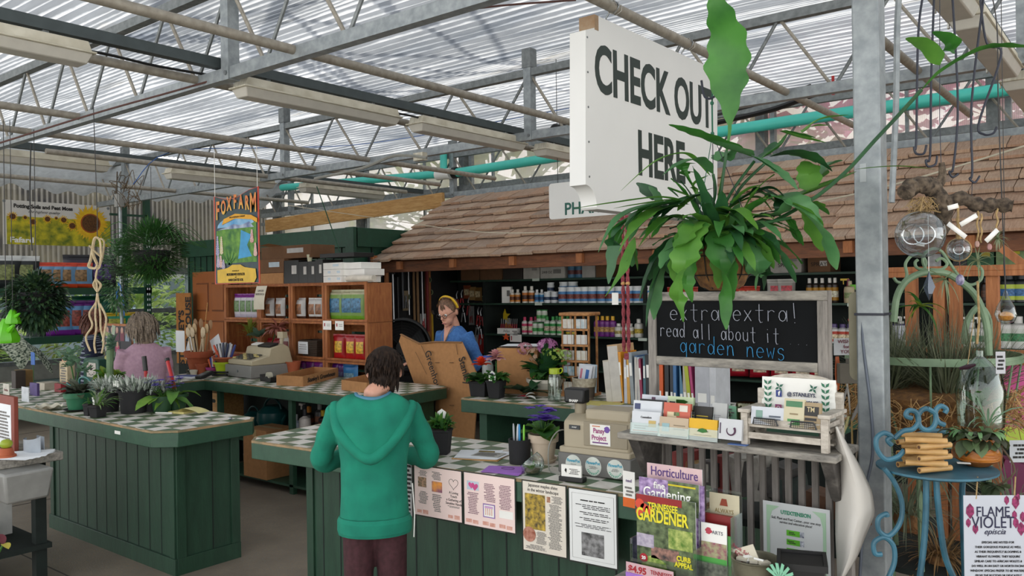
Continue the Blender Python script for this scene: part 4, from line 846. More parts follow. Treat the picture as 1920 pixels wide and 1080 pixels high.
for i,(dx,c_,l) in enumerate(((-.03,'#a0a4a8','grey pen, leftmost in the black cup'),(0,'#2c8cc8','blue pen in the middle of the black cup'),(.022,'#7cc83c','lime green pen, rightmost in the black cup'),(-.018,'#c8ccd0','pale pen leaning in the black cup'))):
 S('pen',l,'pen',MB().tube([(0,0,0),(.004*(i-1),0,.15),(.005*(i-1),0,.165)],[.005,.005,.0025],mat(c_,.3),8),(a.x+dx,a.y,CZ+.012),group='pens in the black cup')
a=cz(1012,868);t=T('potted_violet','purple flowering violet in a cream terracotta pot beside the register','plant',(a.x,a.y+.03,CZ))
m_cp=mat('#c3b29c',.7);pot(t,.066,.045,.13,m_cp,.035);P(t,'saucer',MB().lathe([(.05,0),(.065,.018),(.06,.018),(.045,.004)],m_cp,n=24))
foliage(t,11,.02,.12,.085,[G2,G1],.135,(-5,35),.6,wav=.04,seed=3);b=MB();r5=random.Random(4)
for k in range(20):a5=r5.uniform(0,6.28);q=r5.uniform(.01,.085);bloom(b,(q*cos(a5),q*sin(a5)*.8,.195+r5.uniform(-.02,.06)),.034,mat('#4a2c9c',.6,c2='#7a54c8',sc=40,tl=.2),5,.35,k)
P(t,'violet_blooms',b);b=MB()
for k in range(8):a5=k*.8;b.tube([(0,0,.12),(.05*cos(a5),.05*sin(a5),.19)],.002,G2,4)
P(t,'stalks',b)
a=cz(1000,886);t=T('glass_terrarium','clear glass slant cut globe with a few plants, beside the purple flyers','bowl',(a.x+.01,a.y-.02,CZ),.4)
b=MB();b.T=MX.Translation((0,0,.045)) @ MX.Rotation(-.7,4,'Y') @ MX.Rotation(0,4,'X');pr=[(.052*sin(x),-.052*cos(x)) for x in [k*pi/14 for k in range(1,10)]];b.lathe(pr,GL,n=30,cap=True);b.tube([(pr[-1][0]*cos(a_*pi/15),pr[-1][0]*sin(a_*pi/15),pr[-1][1]) for a_ in range(30)],.0016,glass('#dfe8e4',.4),6,closed=True);P(t,'glass_globe',b)
P(t,'gravel',MB().lathe([(.0,.004),(.03,.008),(.036,.02),(0,.024)],mat('#6c5c48',.9,var=.5,sc=90),n=16));foliage(t,10,.015,.04,.012,[G2],.02,(30,80),.6,seed=6)
a=cz(950,884);t=T('purple_flyers','fanned stack of purple flyers on the counter edge','flyers',(a.x,a.y,CZ),.3);m_pf=mat('#a06cc0',.7,var=.03)
for k in range(4):P(t,'flyer',MB().at((-.005*k,0,.0015*k),rz=.12*k-.2).add([(-.09,-.05,0),(.09,-.05,0),(.08,.06,.004),(-.08,.06,.004),(-.09,-.05,.001),(.09,-.05,.001),(.08,.06,.005),(-.08,.06,.005)],[(3,2,1,0),(4,5,6,7),(0,1,5,4),(1,2,6,5),(2,3,7,6),(3,0,4,7)],m_pf))
P(t,'printed_oval',MB().tube([(.03*cos(a_*pi/9),.015+.018*sin(a_*pi/9),.0108) for a_ in range(18)],.0008,INK,4,closed=True))
a=cz(900,856);t=T('clipboard','clipboard with loose white papers lying on the middle counter','clipboard',(a.x,a.y,CZ),.35)
P(t,'board',MB().bb(-.11,.12,-.09,.11,0,.004,m_pine),bev=.002)
for k,(dx,dy,rz) in enumerate(((0,0,.05),(.02,.015,-.12),(-.01,.01,.2))):P(t,'paper',MB().at((dx,dy,.005+k*.0015),rz=rz).bb(-.105,.105,-.08,.1,0,.001,PAPER))
P(t,'form',MB().at((.04,.01,.0095),rz=-.1).bb(-.07,.07,-.05,.05,0,.0008,mat('#a8a8a0')));P(t,'metal_clip',MB().bb(-.03,.05,.06,.075,.008,.014,mat('#7c6c3c',.4,.8)),bev=.002)
b=MB().at((.04,.01,.0112),rz=-.1)
for k in range(8):b.bb(-.06,.05-.006*(k% 3),-.04+k*.01,-.037+k*.01,0,.0004,INKG)
P(t,'print_lines',b)
a=cz(822,852);t=T('potted_herb','small leafy herb in a tall black square pot beside the child','plant',(a.x,a.y+.02,CZ),.5)
sqpot(t,.095,.075,.12,BKM);foliage(t,150,.04,.05,.02,[G1,G2,lf('#2f6a2c','#4c8c3c')],.12,(5,85),.8,seed=9,n_=3,hz=.035)
P(t,'plant_tag',MB().pxz([(-.022,.16),(-.022,.2),(0,.215),(.022,.2),(.022,.16),(.01,.13),(-.01,.13)],.001,WH,.02));
# ---------------------------------------------------------------- rear right counter
a=cz(896,743);t=T('potted_begonia','orange red begonia in a black square pot at the counter end','plant',(a.x,a.y+.04,CZ),.2)
sqpot(t,.14,.12,.11,BKM);foliage(t,50,.06,.085,.055,[G1,lf('#2a4f28','#4a7038')],.10,(5,50),1,wav=.05,seed=12,hz=.04)
b=MB();m_or=mat('#d83a14',.6,c2='#f06030',sc=30,tl=.2)
for k in range(4):bloom(b,(.03,-.05,.23+.01*k),.085-.014*k,m_or,10,.3+.3*k,k)
P(t,'orange_bloom',b)
a=cz(926,747);t=T('potted_begonia','pink and white begonia in a black pot with a white tag','plant',(a.x,a.y+.03,CZ),.2)
sqpot(t,.115,.085,.13,BKM);foliage(t,50,.05,.085,.05,[G1,G2],.12,(5,60),1,wav=.05,seed=13,hz=.04);b=MB()
for k in range(5):bloom(b,(.0,-.01,.29+.008*k),.085-.012*k,mat('#c8848c',.6,c2='#dcb4b0',sc=30,tl=.2),9,.05+.32*k,k)
P(t,'pink_bloom',b);P(t,'stem',MB().tube([(0,0,.12),(0,0,.27)],.004,G1,6));P(t,'plant_tag',MB().pxz([(-.028,.13),(-.028,.18),(0,.205),(.028,.18),(.028,.13)],.001,WH,-.062).pxz([(-.018,.135),(-.018,.165),(.018,.165),(.018,.135)],.0005,mat('#3c8c3c'),-.063).pxz([(-.02,.17),(0,.19),(.02,.17)],.0005,mat('#6c4c9c'),-.063))
a=cz(962,742);t=T('cardboard_box','tall plain cardboard box under a clipboard on the rear counter','box',(a.x-.03,a.y+.22,CZ),.38)
P(t,'carton_body',MB().bb(-.21,.11,-.11,.15,0,.345,m_card),bev=.004)
t=T('clipboard','brown clipboard with white papers lying on the cardboard box','clipboard',(a.x-.07,a.y+.23,CZ+.352),.38);P(t,'board',MB().bb(-.16,.2,-.13,.13,0,.005,mat('#3c3028')))
for k in range(2):P(t,'paper',MB().at((0,0,.006+k*.002),rz=.12*k-.03).bb(-.15,.17,-.11,.11,0,.0015,PAPER))
P(t,'metal_clip',MB().bb(.13,.16,-.04,.04,.008,.03,mat('#aaa9a4',.3,.8)).tube(arc((.145,0,.03),.02,0,180,8,'yz'),.003,mat('#aaa9a4',.3,.8),6),bev=.001)
a=cz(915,726);t=T('water_bottle','frosted bottle with blue lid behind the pink begonia','bottle',(a.x,a.y,CZ));P(t,'bottle_body',MB().lathe([(.045,0),(.046,.17),(.035,.2),(.03,.22)],mat('#a8b0ac',.3,tl=.3),n=20));P(t,'blue_lid',MB().lathe([(.034,.215),(.036,.255),(.0,.258)],mat('#2c54a8',.4),n=20).tube([(-.03,0,.25),(-.06,0,.25),(-.055,0,.21),(-.03,0,.2)],.005,mat('#23407c'),6))
a=cz(1020,740);t=T('potted_hydrangea','large pink and lime hydrangea in a white rimmed tan bowl','plant',(a.x+.02,a.y+.0,CZ))
P(t,'bowl',MB().lathe([(.07,0),(.10,.05),(.145,.10),(.148,.125),(.135,.122),(.09,.05)],m_cp,n=28,mats=[mat('#8c7355',.6)]*1+[m_cp]*0+[mat('#8c7355',.6)]*0+[mat('#d0cabc',.4)]*4));foliage(t,80,.07,.17,.09,[G3,G1],.12,(0,75),.8,seed=21,hz=.1)
foliage(t,160,.11,.035,.02,[G1,G2],.11,(10,80),.4,name='ground_leaves',seed=22,n_=3,hz=.02)
for i,(dx,dz,r_,c1,c2) in enumerate(((-.17,.32,.06,'#a8707c','#c8949c'),(-.08,.275,.07,'#a88a70','#c4a48c'),(.04,.345,.075,'#96548c','#b87ca4'),(.03,.30,.045,'#5c8c2c','#8cae4c'),(.11,.29,.058,'#7c9c38','#a4b858'),(.18,.285,.05,'#84a83c','#b8c888'))):
 b=MB();r6=random.Random(i);mm=mat(c1,.7,c2=c2,sc=30,tl=.25)
 for k in range(60):
  v_=V((r6.gauss(0,1),r6.gauss(0,1),r6.gauss(0,1)+.3)).normalized();c_=V((dx,-.03+.02*(i% 2),dz+.02))+V((v_.x*r_,v_.y*r_,v_.z*r_*.75))
  u=v_.cross(V((.3,.2,1))).normalized();w_=v_.cross(u);s6=r_*.22
  for q in range(4):aa=q*pi/2+k;d5=u*cos(aa)+w_*sin(aa);e5=u*cos(aa+.7)+w_*sin(aa+.7);f5=u*cos(aa-.7)+w_*sin(aa-.7);b.add([c_,c_+f5*s6*.8,c_+d5*s6*1.2+v_*s6*.2,c_+e5*s6*.8],[(0,1,2,3)],mm)
 P(t,'flower_head',b)
t=T('leaf_tray','big dark green leaf shaped tray beside the hydrangea bowl','tray',cz(977,742)+V((.02,0,0)),.2);b=MB()
for s in range(7):b.leaf((0,0,.02+.004*s),(cos(s*.9),sin(s*.9)*.6,.22),.2,.12,lf('#1c4028','#2a5436',.1),.4,6,wav=.06)
P(t,'leaf_surface',b)
a=cz(983,748);S('folded_cloth','small crumpled red and white cloth at the counter front','cloth',MB().leaf((-.06,0,.01),(1,.2,.25),.09,.05,mat('#a82030'),.8).leaf((0,0,.01),(1,.1,.3),.1,.05,WH,.9).leaf((.0,.02,.02),(.6,.5,.5),.07,.05,WH,1),(a.x,a.y,CZ))
a=cz(1040,752);t=T('water_bottle','clear bottle with lime green lid standing on the rear counter','bottle',(a.x,a.y,CZ))
P(t,'bottle_body',MB().lathe([(.044,0),(.047,.006),(.047,.165),(.04,.185),(.034,.19),(.034,.2)],glass('#dfe6e2',.72),n=24));P(t,'lime_lid',MB().lathe([(.037,.192),(.037,.225),(.034,.23),(0,.231)],mat('#a4b81c',.4),n=24).tube(cat([(.034,0,.222),(.062,0,.235),(.07,0,.215),(.052,0,.198),(.036,0,.198)],5),.004,mat('#a4b81c',.4),6));P(t,'bottle_tube',MB().tube([(0,0,.19),(.003,0,.03)],[.01,.005],WH,8))
a=cz(1092,750);t=T('envelope_pot','taupe pot with cream patterned rim, filled with envelopes','pot',(a.x,a.y+.03,CZ));P(t,'pot',MB().lathe([(.062,0),(.075,.09),(.082,.095),(.09,.155),(.08,.155),(.07,.02)],None,n=28,mats=[mat('#6e5f50',.6),mat('#6e5f50',.6),mat('#b8b09c',.6,c2='#8c8270',sc=45),mat('#b8b09c',.6),mat('#4c4238',.6)]))
for i,(dx,dy,rz,l,c_) in enumerate(((-.01,-.02,-.18,'front white envelope with a blue stripe','#c8ccd4'),(.012,0,-.12,'second white envelope behind the front one','#c4c8cc'),(.03,.02,-.05,'pale blue edged envelope at the right','#a8bccc'),(-.02,.03,-.02,'rear white envelope','#c8c8c8'))):
 t5=T('envelope',l+' in the taupe pot','envelope',(a.x+dx,a.y+.03+dy,CZ+.05),.2,group='envelopes in the taupe pot');P(t5,'paper',MB().at(ry=-rz).bb(-.045,.05,0,.002,0,.2,mat(c_,.6)))
 if i== 0:P(t5,'blue_stripe',MB().at(ry=-rz).bb(.005,.03,-.001,0,.06,.17,mat('#2c5c9c')).bb(-.035,-.02,-.001,0,.1,.17,mat('#b86c7c')))
# postcard rack
a=cz(1105,735);t=T('postcard_rack','wooden revolving postcard rack filled with cards','rack',(a.x+.05,5.05,CZ),.15)
P(t,'top_board',MB().box((0,0,.60),(.25,.2,.025),m_wicker),bev=.008)
for x in (-.105,0,.105):P(t,'upright',MB().bb(x-.006,x+.006,-.08,-.065,0,.59,m_wicker).bb(x-.006,x+.006,.06,.075,0,.59,m_wicker))
P(t,'base',MB().box((0,0,.01),(.24,.2,.02),m_wicker));
cc=['#b8b0a0','#c8c8c8','#6c9cb0','#c4b4a8','#b4b4b0','#c0bca8','#c8c8c4','#c4c4c0','#b8b0a0','#98b0b8']
for r_ in range(5):
 P(t,'shelf_lip',MB().bb(-.11,.11,-.095,-.085,.02+r_*.115,.035+r_*.115,m_wicker));b=MB()
 for k in range(6):x=-.095+k*.036;b.tube([(x,-.092,.025+r_*.115),(x,-.092,.11+r_*.115)],.0015,m_wicker,4)
 P(t,'wire_rods',b)
 for c_ in range(2):
  x=-.055+c_*.105;kk=(r_*2+c_);S('postcard','%s postcard, %s row from the bottom of the wooden rack' % (('left','right')[c_],('first','second','third','fourth','fifth')[r_]),'card',MB().at(rz=.15).bb(x-.042,x+.042,-.083,-.07,.037,.105,pic(cc[kk],'#d0d0cc',30)),(a.x+.05,5.05,CZ+r_*.115),group='postcards in the wooden rack')
# binders and files between rack and chalkboard
BY=4.85;bl=[(1137,1149,.29,'#b8b0a0','white ring bound book'),(1148,1168,.40,'#b89870','tall tan folder'),(1163,1169,.35,'#d08a18','orange binder'),(1170,1176,.31,'#b8bcc8','white spined binder'),(1176,1182,.33,'#c89848','tan folder with red and green tabs'),(1183,1190,.35,'#8c9498','pale grey folder'),(1190,1196,.33,'#3c5c80','blue magazine'),(1196,1201,.32,'#b8c0cc','white magazine'),(1201,1206,.31,'#8c2c4c','maroon magazine'),(1206,1211,.33,'#3c6470','teal binder'),(1212,1224,.34,'#202428','black lever binder')]
for i,(pa,pb,h,c_,l) in enumerate(bl):
 xa,xb=G(pa,740,'y',BY).x,G(pb,740,'y',BY).x;t=T('binder',l+' in the row of files left of the chalkboard','binder',((xa+xb)/2,BY,CZ),0,'files in a row');ti=-.10 if i< 2 else -.03*(i% 3)
 P(t,'cover',MB().at(ry=ti).bb(-(xb-xa)/2,(xb-xa)/2,0,.22,0,h,mat(c_,.5)),bev=.002);P(t,'pages',MB().at(ry=ti).bb(-(xb-xa)/2+.003,(xb-xa)/2-.003,-.002,.2,.01,h-.01,mat('#c0bcb4')) if i in (0,1,6,7) else MB().at(ry=ti).bb(-(xb-xa)*.3,(xb-xa)*.3,-.0015,.01,h*.55,h*.8,WH))
bl2=[(1225,1243,.33,'#d05a24','bright orange binder'),(1246,1254,.32,'#24262a','black spiral book'),(1256,1262,.32,'#30343a','dark folder'),(1262,1268,.31,'#3c6c9c','blue lever file'),(1274,1281,.3,'#507c98','grey blue lever file'),(1283,1290,.34,'#b0a898','beige folder'),(1290,1297,.33,'#a8b02c','yellow green folder'),(1298,1303,.33,'#a83c6c','pink folder'),(1303,1330,.34,'#b0b2b8','grey plastic file box'),(1330,1342,.31,'#c4c6ca','white file box')]
for i,(pa,pb,h,c_,l) in enumerate(bl2):
 xa,xb=G(pa,720,'y',BY).x,G(pb,720,'y',BY).x;t=T('binder',l+' seen under the chalkboard','binder',((xa+xb)/2,BY,CZ),0,'files in a row');ti=.10 if i> 4 and i< 8 else 0
 P(t,'cover',MB().at(ry=-ti).bb(-(xb-xa)/2,(xb-xa)/2,0,.22,0,h,mat(c_,.5)),bev=.002);P(t,'spine_label',MB().at(ry=-ti).bb(-(xb-xa)*.3,(xb-xa)*.3,-.002,0,h*.15,h*.32,WH))
t=T('braided_cord','pair of thick red braided macrame cords hanging over the files','cord',G(1173,560,'y',4.7));b=MB();mr=mat('#9c4a50',.8,c2='#7c2c38',sc=90);
for s in (-1,1):
 for q in range(2):b.tube([(s*.018+.006*cos(k*.9+q*pi),.006*sin(k*.9+q*pi),.55-.02*k) for k in range(46)],.008,mr,6)
P(t,'braid',b);P(t,'wood_bead',MB().sph((-.018,0,.1),.015,m_pine).sph((.018,0,.1),.015,m_pine));P(t,'cord_ends',MB().tube([(0,0,-.36),(.0,0,-.4)],.016,mr));P(t,'top_line',MB().tube([(-.018,0,.55),(0,0,.9),(0,0,1.5)],.003,mr));P(t,'paper_tag',MB().box((-.08,0,.0),(.05,.001,.08),WH))
# loose paper beside the register
for i,(px,py,c_,rz) in enumerate(((1130,757,'#c8bc6c',.2),(1165,765,'#c8ccd0',.5),(1120,768,'#b8b4a8',-.1))):
 a=cz(px,py);S('loose_paper',['yellow','white','cream'][i]+' sheet lying on the rear counter beside the register top','paper',MB().box((0,0,.002+.002*i),(.28,.2,.003),mat(c_,.7)),(a.x,min(a.y,5.1),CZ),rz)
# ---------------------------------------------------------------- register counter
m_terr=mat('#9c4a2c',.8,c2='#b0603c',sc=9,key='terracotta');m_lime=mat('#a8c020',.4)
a,b_,c_=cz(422,705),cz(470,711),cz(541,699);ang=math.atan2(b_.y-a.y,b_.x-a.x);w=(b_-a).length;d_=min(.5,(c_-b_).length)
t=T('cash_register','older cream cash register with grey drawer on the far left counter','cash register',a,ang);s_=w/.45
P(t,'cash_drawer',MB().bb(0,w,0,d_,.004,.115,mat('#84837f',.5,.1,var=.04)),bev=.006);P(t,'drawer_lock',MB().tube([(w*.5,-.004,.06),(w*.5,0,.06)],.012,m_bolt,10))
m_cr=mat('#b3a88c',.5,var=.03)
pr=[(.02,.115),(.02,.16),(.2,.20),(.22,.27),(.36,.30),(.42,.27),(.46,.115)];n=len(pr);vs=[(w*.04,y,z) for y,z in pr]+[(w*.96,y,z) for y,z in pr]
P(t,'register_body',MB().add(vs,[tuple(range(n)),tuple(range(n,2*n))[::-1]]+[(k,n+k,n+(k+1)% n,(k+1)% n) for k in range(n)],m_cr),bev=.01)
kb=MB()
for i in range(5):
 for j in range(4):kb.box((w*(.18+.14*i),.06+.035*j,.178+.0085*j),(w*.1,.026,.012),mat('#4c4a44') if (i+j)% 3 else mat('#c8b878'))
P(t,'keypad',kb);P(t,'display_window',MB().at((w*.68,.27,.292),rx=.25).box((0,0,0),(w*.45,.1,.02),BK),bev=.004);P(t,'receipt_slot',MB().at((w*.25,.28,.295),rx=.25).box((0,0,0),(w*.3,.06,.012),WH));P(t,'rear_display',MB().tube([(w*.7,.40,.25),(w*.7,.42,.36)],.018,m_cr,8).box((w*.7,.42,.38),(.1,.05,.06),m_cr))
a=cz(497,716);t=T('tape_dispenser','black tape dispenser in front of the cream register','tape dispenser',a,-.2);P(t,'dispenser_body',MB().pxz([(-.11,0),(.11,0),(.12,.05),(.06,.03),(.02,.05),(-.05,.03),(-.12,.06)],.06,BK),bev=.004);P(t,'tape_roll',MB().tube([(.02,.01,.05),(.02,.05,.05)],.035,mat('#b8b4a0',.3),16))
def tray(label,A,B,Cc,h,txt):
 A,B,Cc=cz(*A),cz(*B),cz(*Cc);t=T('cardboard_tray',label,'tray',B,0,'shallow cardboard trays');u=(A-B);v=(Cc-B);u.z=v.z=0
 def wall(p,q,nm):P(t,nm,member('',p+V((0,0,h/2)),q+V((0,0,h/2)),(.006,h),m_card))
 O=V((0,0,0));P(t,'tray_base',MB().add([O+V((0,0,.003)),v+V((0,0,.003)),u+v+V((0,0,.003)),u+V((0,0,.003))],[(0,1,2,3)],m_cardin));wall(O,v,'long_side');wall(O,u,'short_side');wall(u,u+v,'long_side');wall(v,u+v,'short_side')
 an=math.atan2(v.y,v.x);nrm_=V((sin(an),-cos(an),0));text(t,txt,h*.62,INK,v*.5+nrm_*.006+V((0,0,h*.5)),(pi/2,0,an),bold=.0008,sx=min(1.25,v.length/(h*.62)/(len(txt)*.52)),shear=.15);return t
tray("shallow cardboard tray printed Stanley's Greenhouse on the checkered counter",(519,722),(568,725),(634,707),.085,"Stanley's Greenhouse");tray('second shallow cardboard tray, half hidden behind the child’s head',(641,731),(688,737),(742,722),.08,"Stanley's Greenhouse")
a=cz(348,702);t=T('terracotta_pot','big terracotta pot holding wooden plant markers by the orange door','pot',(a.x,a.y+.15,CZ));pot(t,.135,.085,.22,m_terr,.06)
bp=t.location.copy();r3=random.Random(4)
for i in range(10):
 dx=-.10+.022*i;le=r3.uniform(-.35,.45)*1.0+(i-5)*.05;hh=.25+.04*(i% 3);m_=mat(['#c8b494','#b89c74','#8c6a48'][i% 3],.7);t5=T('wooden_spoon',ORD[i].capitalize()+' wooden spoon marker in the big terracotta pot','spoon',(bp.x+dx,bp.y-.02+.02*(i% 3),CZ+.16),.1,'wooden spoon markers')
 P(t5,'handle',MB().at(ry=le*.6).tube([(0,0,0),(0,0,hh-.06)],.009,m_,6));P(t5,'spoon_bowl',MB().at(ry=le*.6).sph((0,0,hh),.035,m_,10,6,1.5,sy=.25))
for i,(px,py,rz,w_,h_) in enumerate(((338,640,0,.17,.22),(352,655,.5,.12,.24),(398,645,-.45,.17,.14))):S('white_card',['large white card upright','white card leaning','white card tilted at the right'][i]+' among the wooden spoons','card',MB().at(ry=rz).box((0,0,0),(w_,.002,h_),PAPER),(G(px,py,'y',bp.y+.04).x,bp.y+.04+.02*i,G(px,py,'y',bp.y+.04).z),group='cards among the wooden spoons')
S('thin_cane','thin bamboo cane rising out of the big terracotta pot','cane',MB().tube([(0,0,0),(.11,0,.5)],.004,m_pine,6),(bp.x+.05,bp.y,CZ+.2))
S('black_stick','thin black stick leaning left out of the big terracotta pot','stick',MB().tube([(0,0,0),(-.13,0,.32)],.005,BK,6),(bp.x-.04,bp.y,CZ+.2))
for key,px,py,r_,h_,m_,l in (('terracotta_pot',368,703,.062,.105,m_terr,'small terracotta pot in front of the big one'),('lime_pot',404,705,.095,.13,m_lime,'bright lime green pot under a terracotta pen pot'),('lime_pot',428,700,.06,.09,m_lime,'small lime green pot against the cream register'),('pink_pot',388,703,.055,.07,mat('#a83c84',.5),'small magenta pot beside the lime pot'),('glass_jar',349,703,.03,.05,glass('#c8c8c0',.7),'small clear jar left of the card reader'),('paper_cup',356,704,.04,.05,CREAM,'small patterned cream cup beside the card reader')):
 a=cz(px,py);t=T(key,l,'pot' if 'pot' in key else 'cup',(a.x,a.y+r_,CZ));pot(t,r_,r_*.7,h_,m_,.02 if 'pot' in key else 0);
 if 'under' in l:lp=t.location.copy()
t=T('terracotta_pot','wide terracotta pot of pens and markers standing in the lime pot','pot',(lp.x+.01,lp.y,CZ+.118));P(t,'pot',MB().lathe([(.06,0),(.105,.045),(.115,.05),(.115,.06),(.09,.055)],m_terr,n=24))
for i in range(12):
 c5=r3.choice(['#2a3450','#b0b4b8','#1c1c1c','#8c2830','#c84c2c','#3c4c8c','#c8c8c8']);le=(i-6)*.11;S('marker_pen',ORD[min(i,9)].capitalize()+(' marker' if i< 10 else ' rear marker' if i== 10 else ' tallest marker')+' in the wide terracotta pot','pen',MB().at(ry=le).tube([(0,0,0),(0,0,.12),(0,0,.15)],[.012,.012,.009],mat(c5,.4),7),(lp.x-.05+.012*i,lp.y-.02+.02*(i% 3),CZ+.165),group='marker pens')
for i in range(5):S('scissors_handle',['first','second','third','fourth','fifth'][i]+' orange tool handle left of the pen pot','handle',MB().at(ry=-.5+.2*i).tube([(0,0,0),(0,0,.1)],.012,mat(['#d0602c','#2c3c8c','#c8c4bc','#c84c24','#6c6c74'][i],.4),6),(lp.x-.14+.015*i,lp.y-.05,CZ+.06+.01*i),group='tool handles by the pen pot')
a=cz(385,709);t=T('card_reader','small black card terminal at the counter corner','card reader',a,.1);P(t,'reader_body',MB().at(rx=.3).box((0,0,.03),(.085,.15,.035),BK),bev=.006);P(t,'screen',MB().at(rx=.3).box((0,.035,.049),(.06,.05,.002),mat('#4c5c50',.2)));P(t,'keypad',MB().at(rx=.3).box((0,-.03,.049),(.06,.06,.003),mat('#6c6c6c')))
t=T('stapler','black stapler lying beside the cream register','stapler',cz(412,707),.4);P(t,'stapler_body',MB().box((0,0,.02),(.16,.03,.02),BK).box((.01,0,.045),(.15,.035,.018),BK),bev=.004)
S('red_book','red book standing behind the pen pot','book',MB().box((0,0,.09),(.2,.04,.18),mat('#a8241c')),(lp.x-.02,lp.y+.18,CZ));S('open_notebook','papers and a notebook lying at the counter corner','notebook',MB().box((0,0,.005),(.3,.2,.008),PAPER).box((-.02,.01,.011),(.2,.12,.004),mat('#4c5c8c')),cz(345,708)+V((0,.06,0)),.2)
t=T('cut_branches','bottle with ferny sprig and grey green fan leaf by the crates','plant',(-7.25,4.93,CZ));P(t,'bottle',MB().lathe([(.04,0),(.045,.1),(.015,.16),(.015,.28)],mat('#6c6c30',.3),n=14));foliage(t,60,.03,.15,.012,[lf('#6c7c2c','#8c9c3c')],.33,(0,90),1,seed=41,c=(-.12,0),n_=3,hz=.1);foliage(t,8,.02,.16,.08,[lf('#5c7c68','#7c9c84')],.34,(20,80),.6,name='fan_leaf',seed=42,c=(.02,0));P(t,'stem',MB().tube([(0,0,.28),(-.1,0,.38)],.004,G1,5))
t=T('pink_leaf_plant','salmon pink arching leaves rising behind the cream register','plant',(-7.0,4.9,CZ));pot(t,.06,.05,.1,m_terr);foliage(t,46,.02,.17,.03,[lf('#a86458','#c08474'),lf('#8c5448','#b07464')],.42,(0,75),2.2,seed=43,c=(.14,0));P(t,'stem',MB().tube([(0,0,.1),(.05,0,.3),(.14,0,.43)],.006,G1,6))
S('terracotta_pot','terracotta pot at the right of the cream register','pot',MB().lathe([(.05,0),(.07,.11),(.075,.13),(.06,.12)],m_terr,n=18),cz(550,703))
# under the register counter
def ug(px,py,y=4.45):return G(px,py,'y',y)
SZ=.401
t=T('storage_box','plywood box with a hand hole under the far left counter','box',(ug(425,770,4.7).x,4.55,.43));P(t,'box_body',MB().bb(-.15,.15,0,.25,0,.27,m_pine),bev=.003);P(t,'hand_hole',MB().pxz([(x,z+.19) for x,z in rr(.09,.035,.017)],.003,m_dark,-.002));P(t,'box_stand',MB().bb(-.14,.14,.01,.24,-.43,0,m_dark))
for i,(px,r_,l) in enumerate(((476,.10,'smaller dark teal watering can on the shelf under the register'),(512,.15,'larger dark teal watering can on the shelf under the register'))):
 q=ug(px,790,4.6);t=T('watering_can',l,'watering can',(q.x,4.6,SZ),0,'watering cans under the counter');mt_=mat('#0f4444',.35);P(t,'can_body',MB().lathe([(r_*.7,0),(r_,r_*.7),(r_*.95,r_*1.2),(r_*.5,r_*1.6),(r_*.2,r_*1.62)],mt_,n=24));P(t,'handle',MB().tube(arc((0,-.0,r_*1.1),r_*.95,20,190,14),r_*.07,mt_,8));P(t,'spout',MB().tube([(r_*.8,0,r_*.5),(r_*1.3,0,r_*1.1)],[r_*.12,r_*.06],mt_,8))
q=ug(490,806,4.3);t=T('cardboard_tube','white cardboard tube lying on the shelf under the register','tube',(q.x,4.3,SZ+.035));P(t,'tube_wall',MB().tube([(0,0,0),(.42,.28,.0)],.034,WH,16));P(t,'tube_bore',MB().tube([(-.002,-.0015,0),(.004,.003,0)],.022,mat('#4c2420'),14))
q=ug(555,800,4.35);bt=bottle('rubbing_bottle','bottle',.24,.055,'#a8b0bc','#c8ccd0','#a8b0bc','#2c50a0',neck=.3);bt.location=(q.x,4.35,SZ);bt['label']='pale blue grey plastic bottle on the shelf under the register'
q=ug(572,800,4.35);bt=bottle('spray_bottle','bottle',.3,.05,'#c8c0b8','#2c2c30','#c8c0b8','#a87c7c',neck=.3,trig='#b8b0a8');bt.location=(q.x,4.35,SZ);bt['label']='white spray bottle with grey trigger on the shelf under the register'
q=ug(588,800,4.28);t=T('red_tub','bright red round tub on the shelf under the register','tub',(q.x+.03,4.25,SZ));P(t,'tub_body',MB().lathe([(.1,0),(.115,.12),(.125,.125),(.125,.145),(.11,.14),(.10,.02)],mat('#a8141c',.4),n=28))
for i,(px,h_,c1,c2) in enumerate(((580,.27,'#2c2420','#c87c1c'),(593,.3,'#3c1c14','#3c1c14'),(606,.25,'#1c1c1c','#c8a81c'),(616,.26,'#24201c','#8c6c1c'),(600,.32,'#3c3c3c','#8c8c88'))):q=ug(px,780,4.6);bt=bottle('polish_bottle','bottle',h_,.045,c1,c2,'#6c3c20','#2c1c14',neck=.4);bt.location=(q.x,4.6+.05*(i% 2),SZ);bt['label']=ORD[i].capitalize()+' dark bottle behind the red tub under the register';bt['group']='dark bottles behind the red tub'
t=carton('cardboard_box',.34,.3,.42,m_card,True);q=G(484,895,'z',.08);t.location=(q.x,q.y+.12,.081);t['label']='cardboard box on the lowest shelf between the two front counters'
# ---------------------------------------------------------------- cardboard sheets held by the woman in blue
t=T('flattened_carton','large flattened cardboard carton held upright by the woman in blue','cardboard',(0,0,0))
Q=lambda px,py,y:G(px,py,'y',y)
def slab(pts,name,m,th=.008):
 n=len(pts);vs=[p for p in pts]+[p+V((.003,th,0)) for p in pts];P(t,name,MB().add(vs,[tuple(range(n)),tuple(range(n,2*n))[::-1]]+[(k,n+k,n+(k+1)% n,(k+1)% n) for k in range(n)],m))
A1,A2,A3=Q(752,627,5.02),Q(786,643,5.0),Q(866,642,4.99)
fl=lambda p,z:V((p.x,p.y,z))
slab([fl(Q(797,800,5.06),.35),fl(Q(886,800,4.99),.35),Q(896,706,4.985),A3,A2,Q(801,700,5.02)],'front_sheet',m_card)
slab([fl(Q(797,800,5.07),.62),Q(812,700,5.02),A2,Q(762,631,5.01),A1,Q(748,640,5.03),Q(775,715,5.06)],'side_sheet',m_card)
P(t,'creased_flap',MB().tube([A1,Q(786,644,4.99),Q(815,641,4.98),A3],.014,m_cardin,6,flat=.5));b=MB()
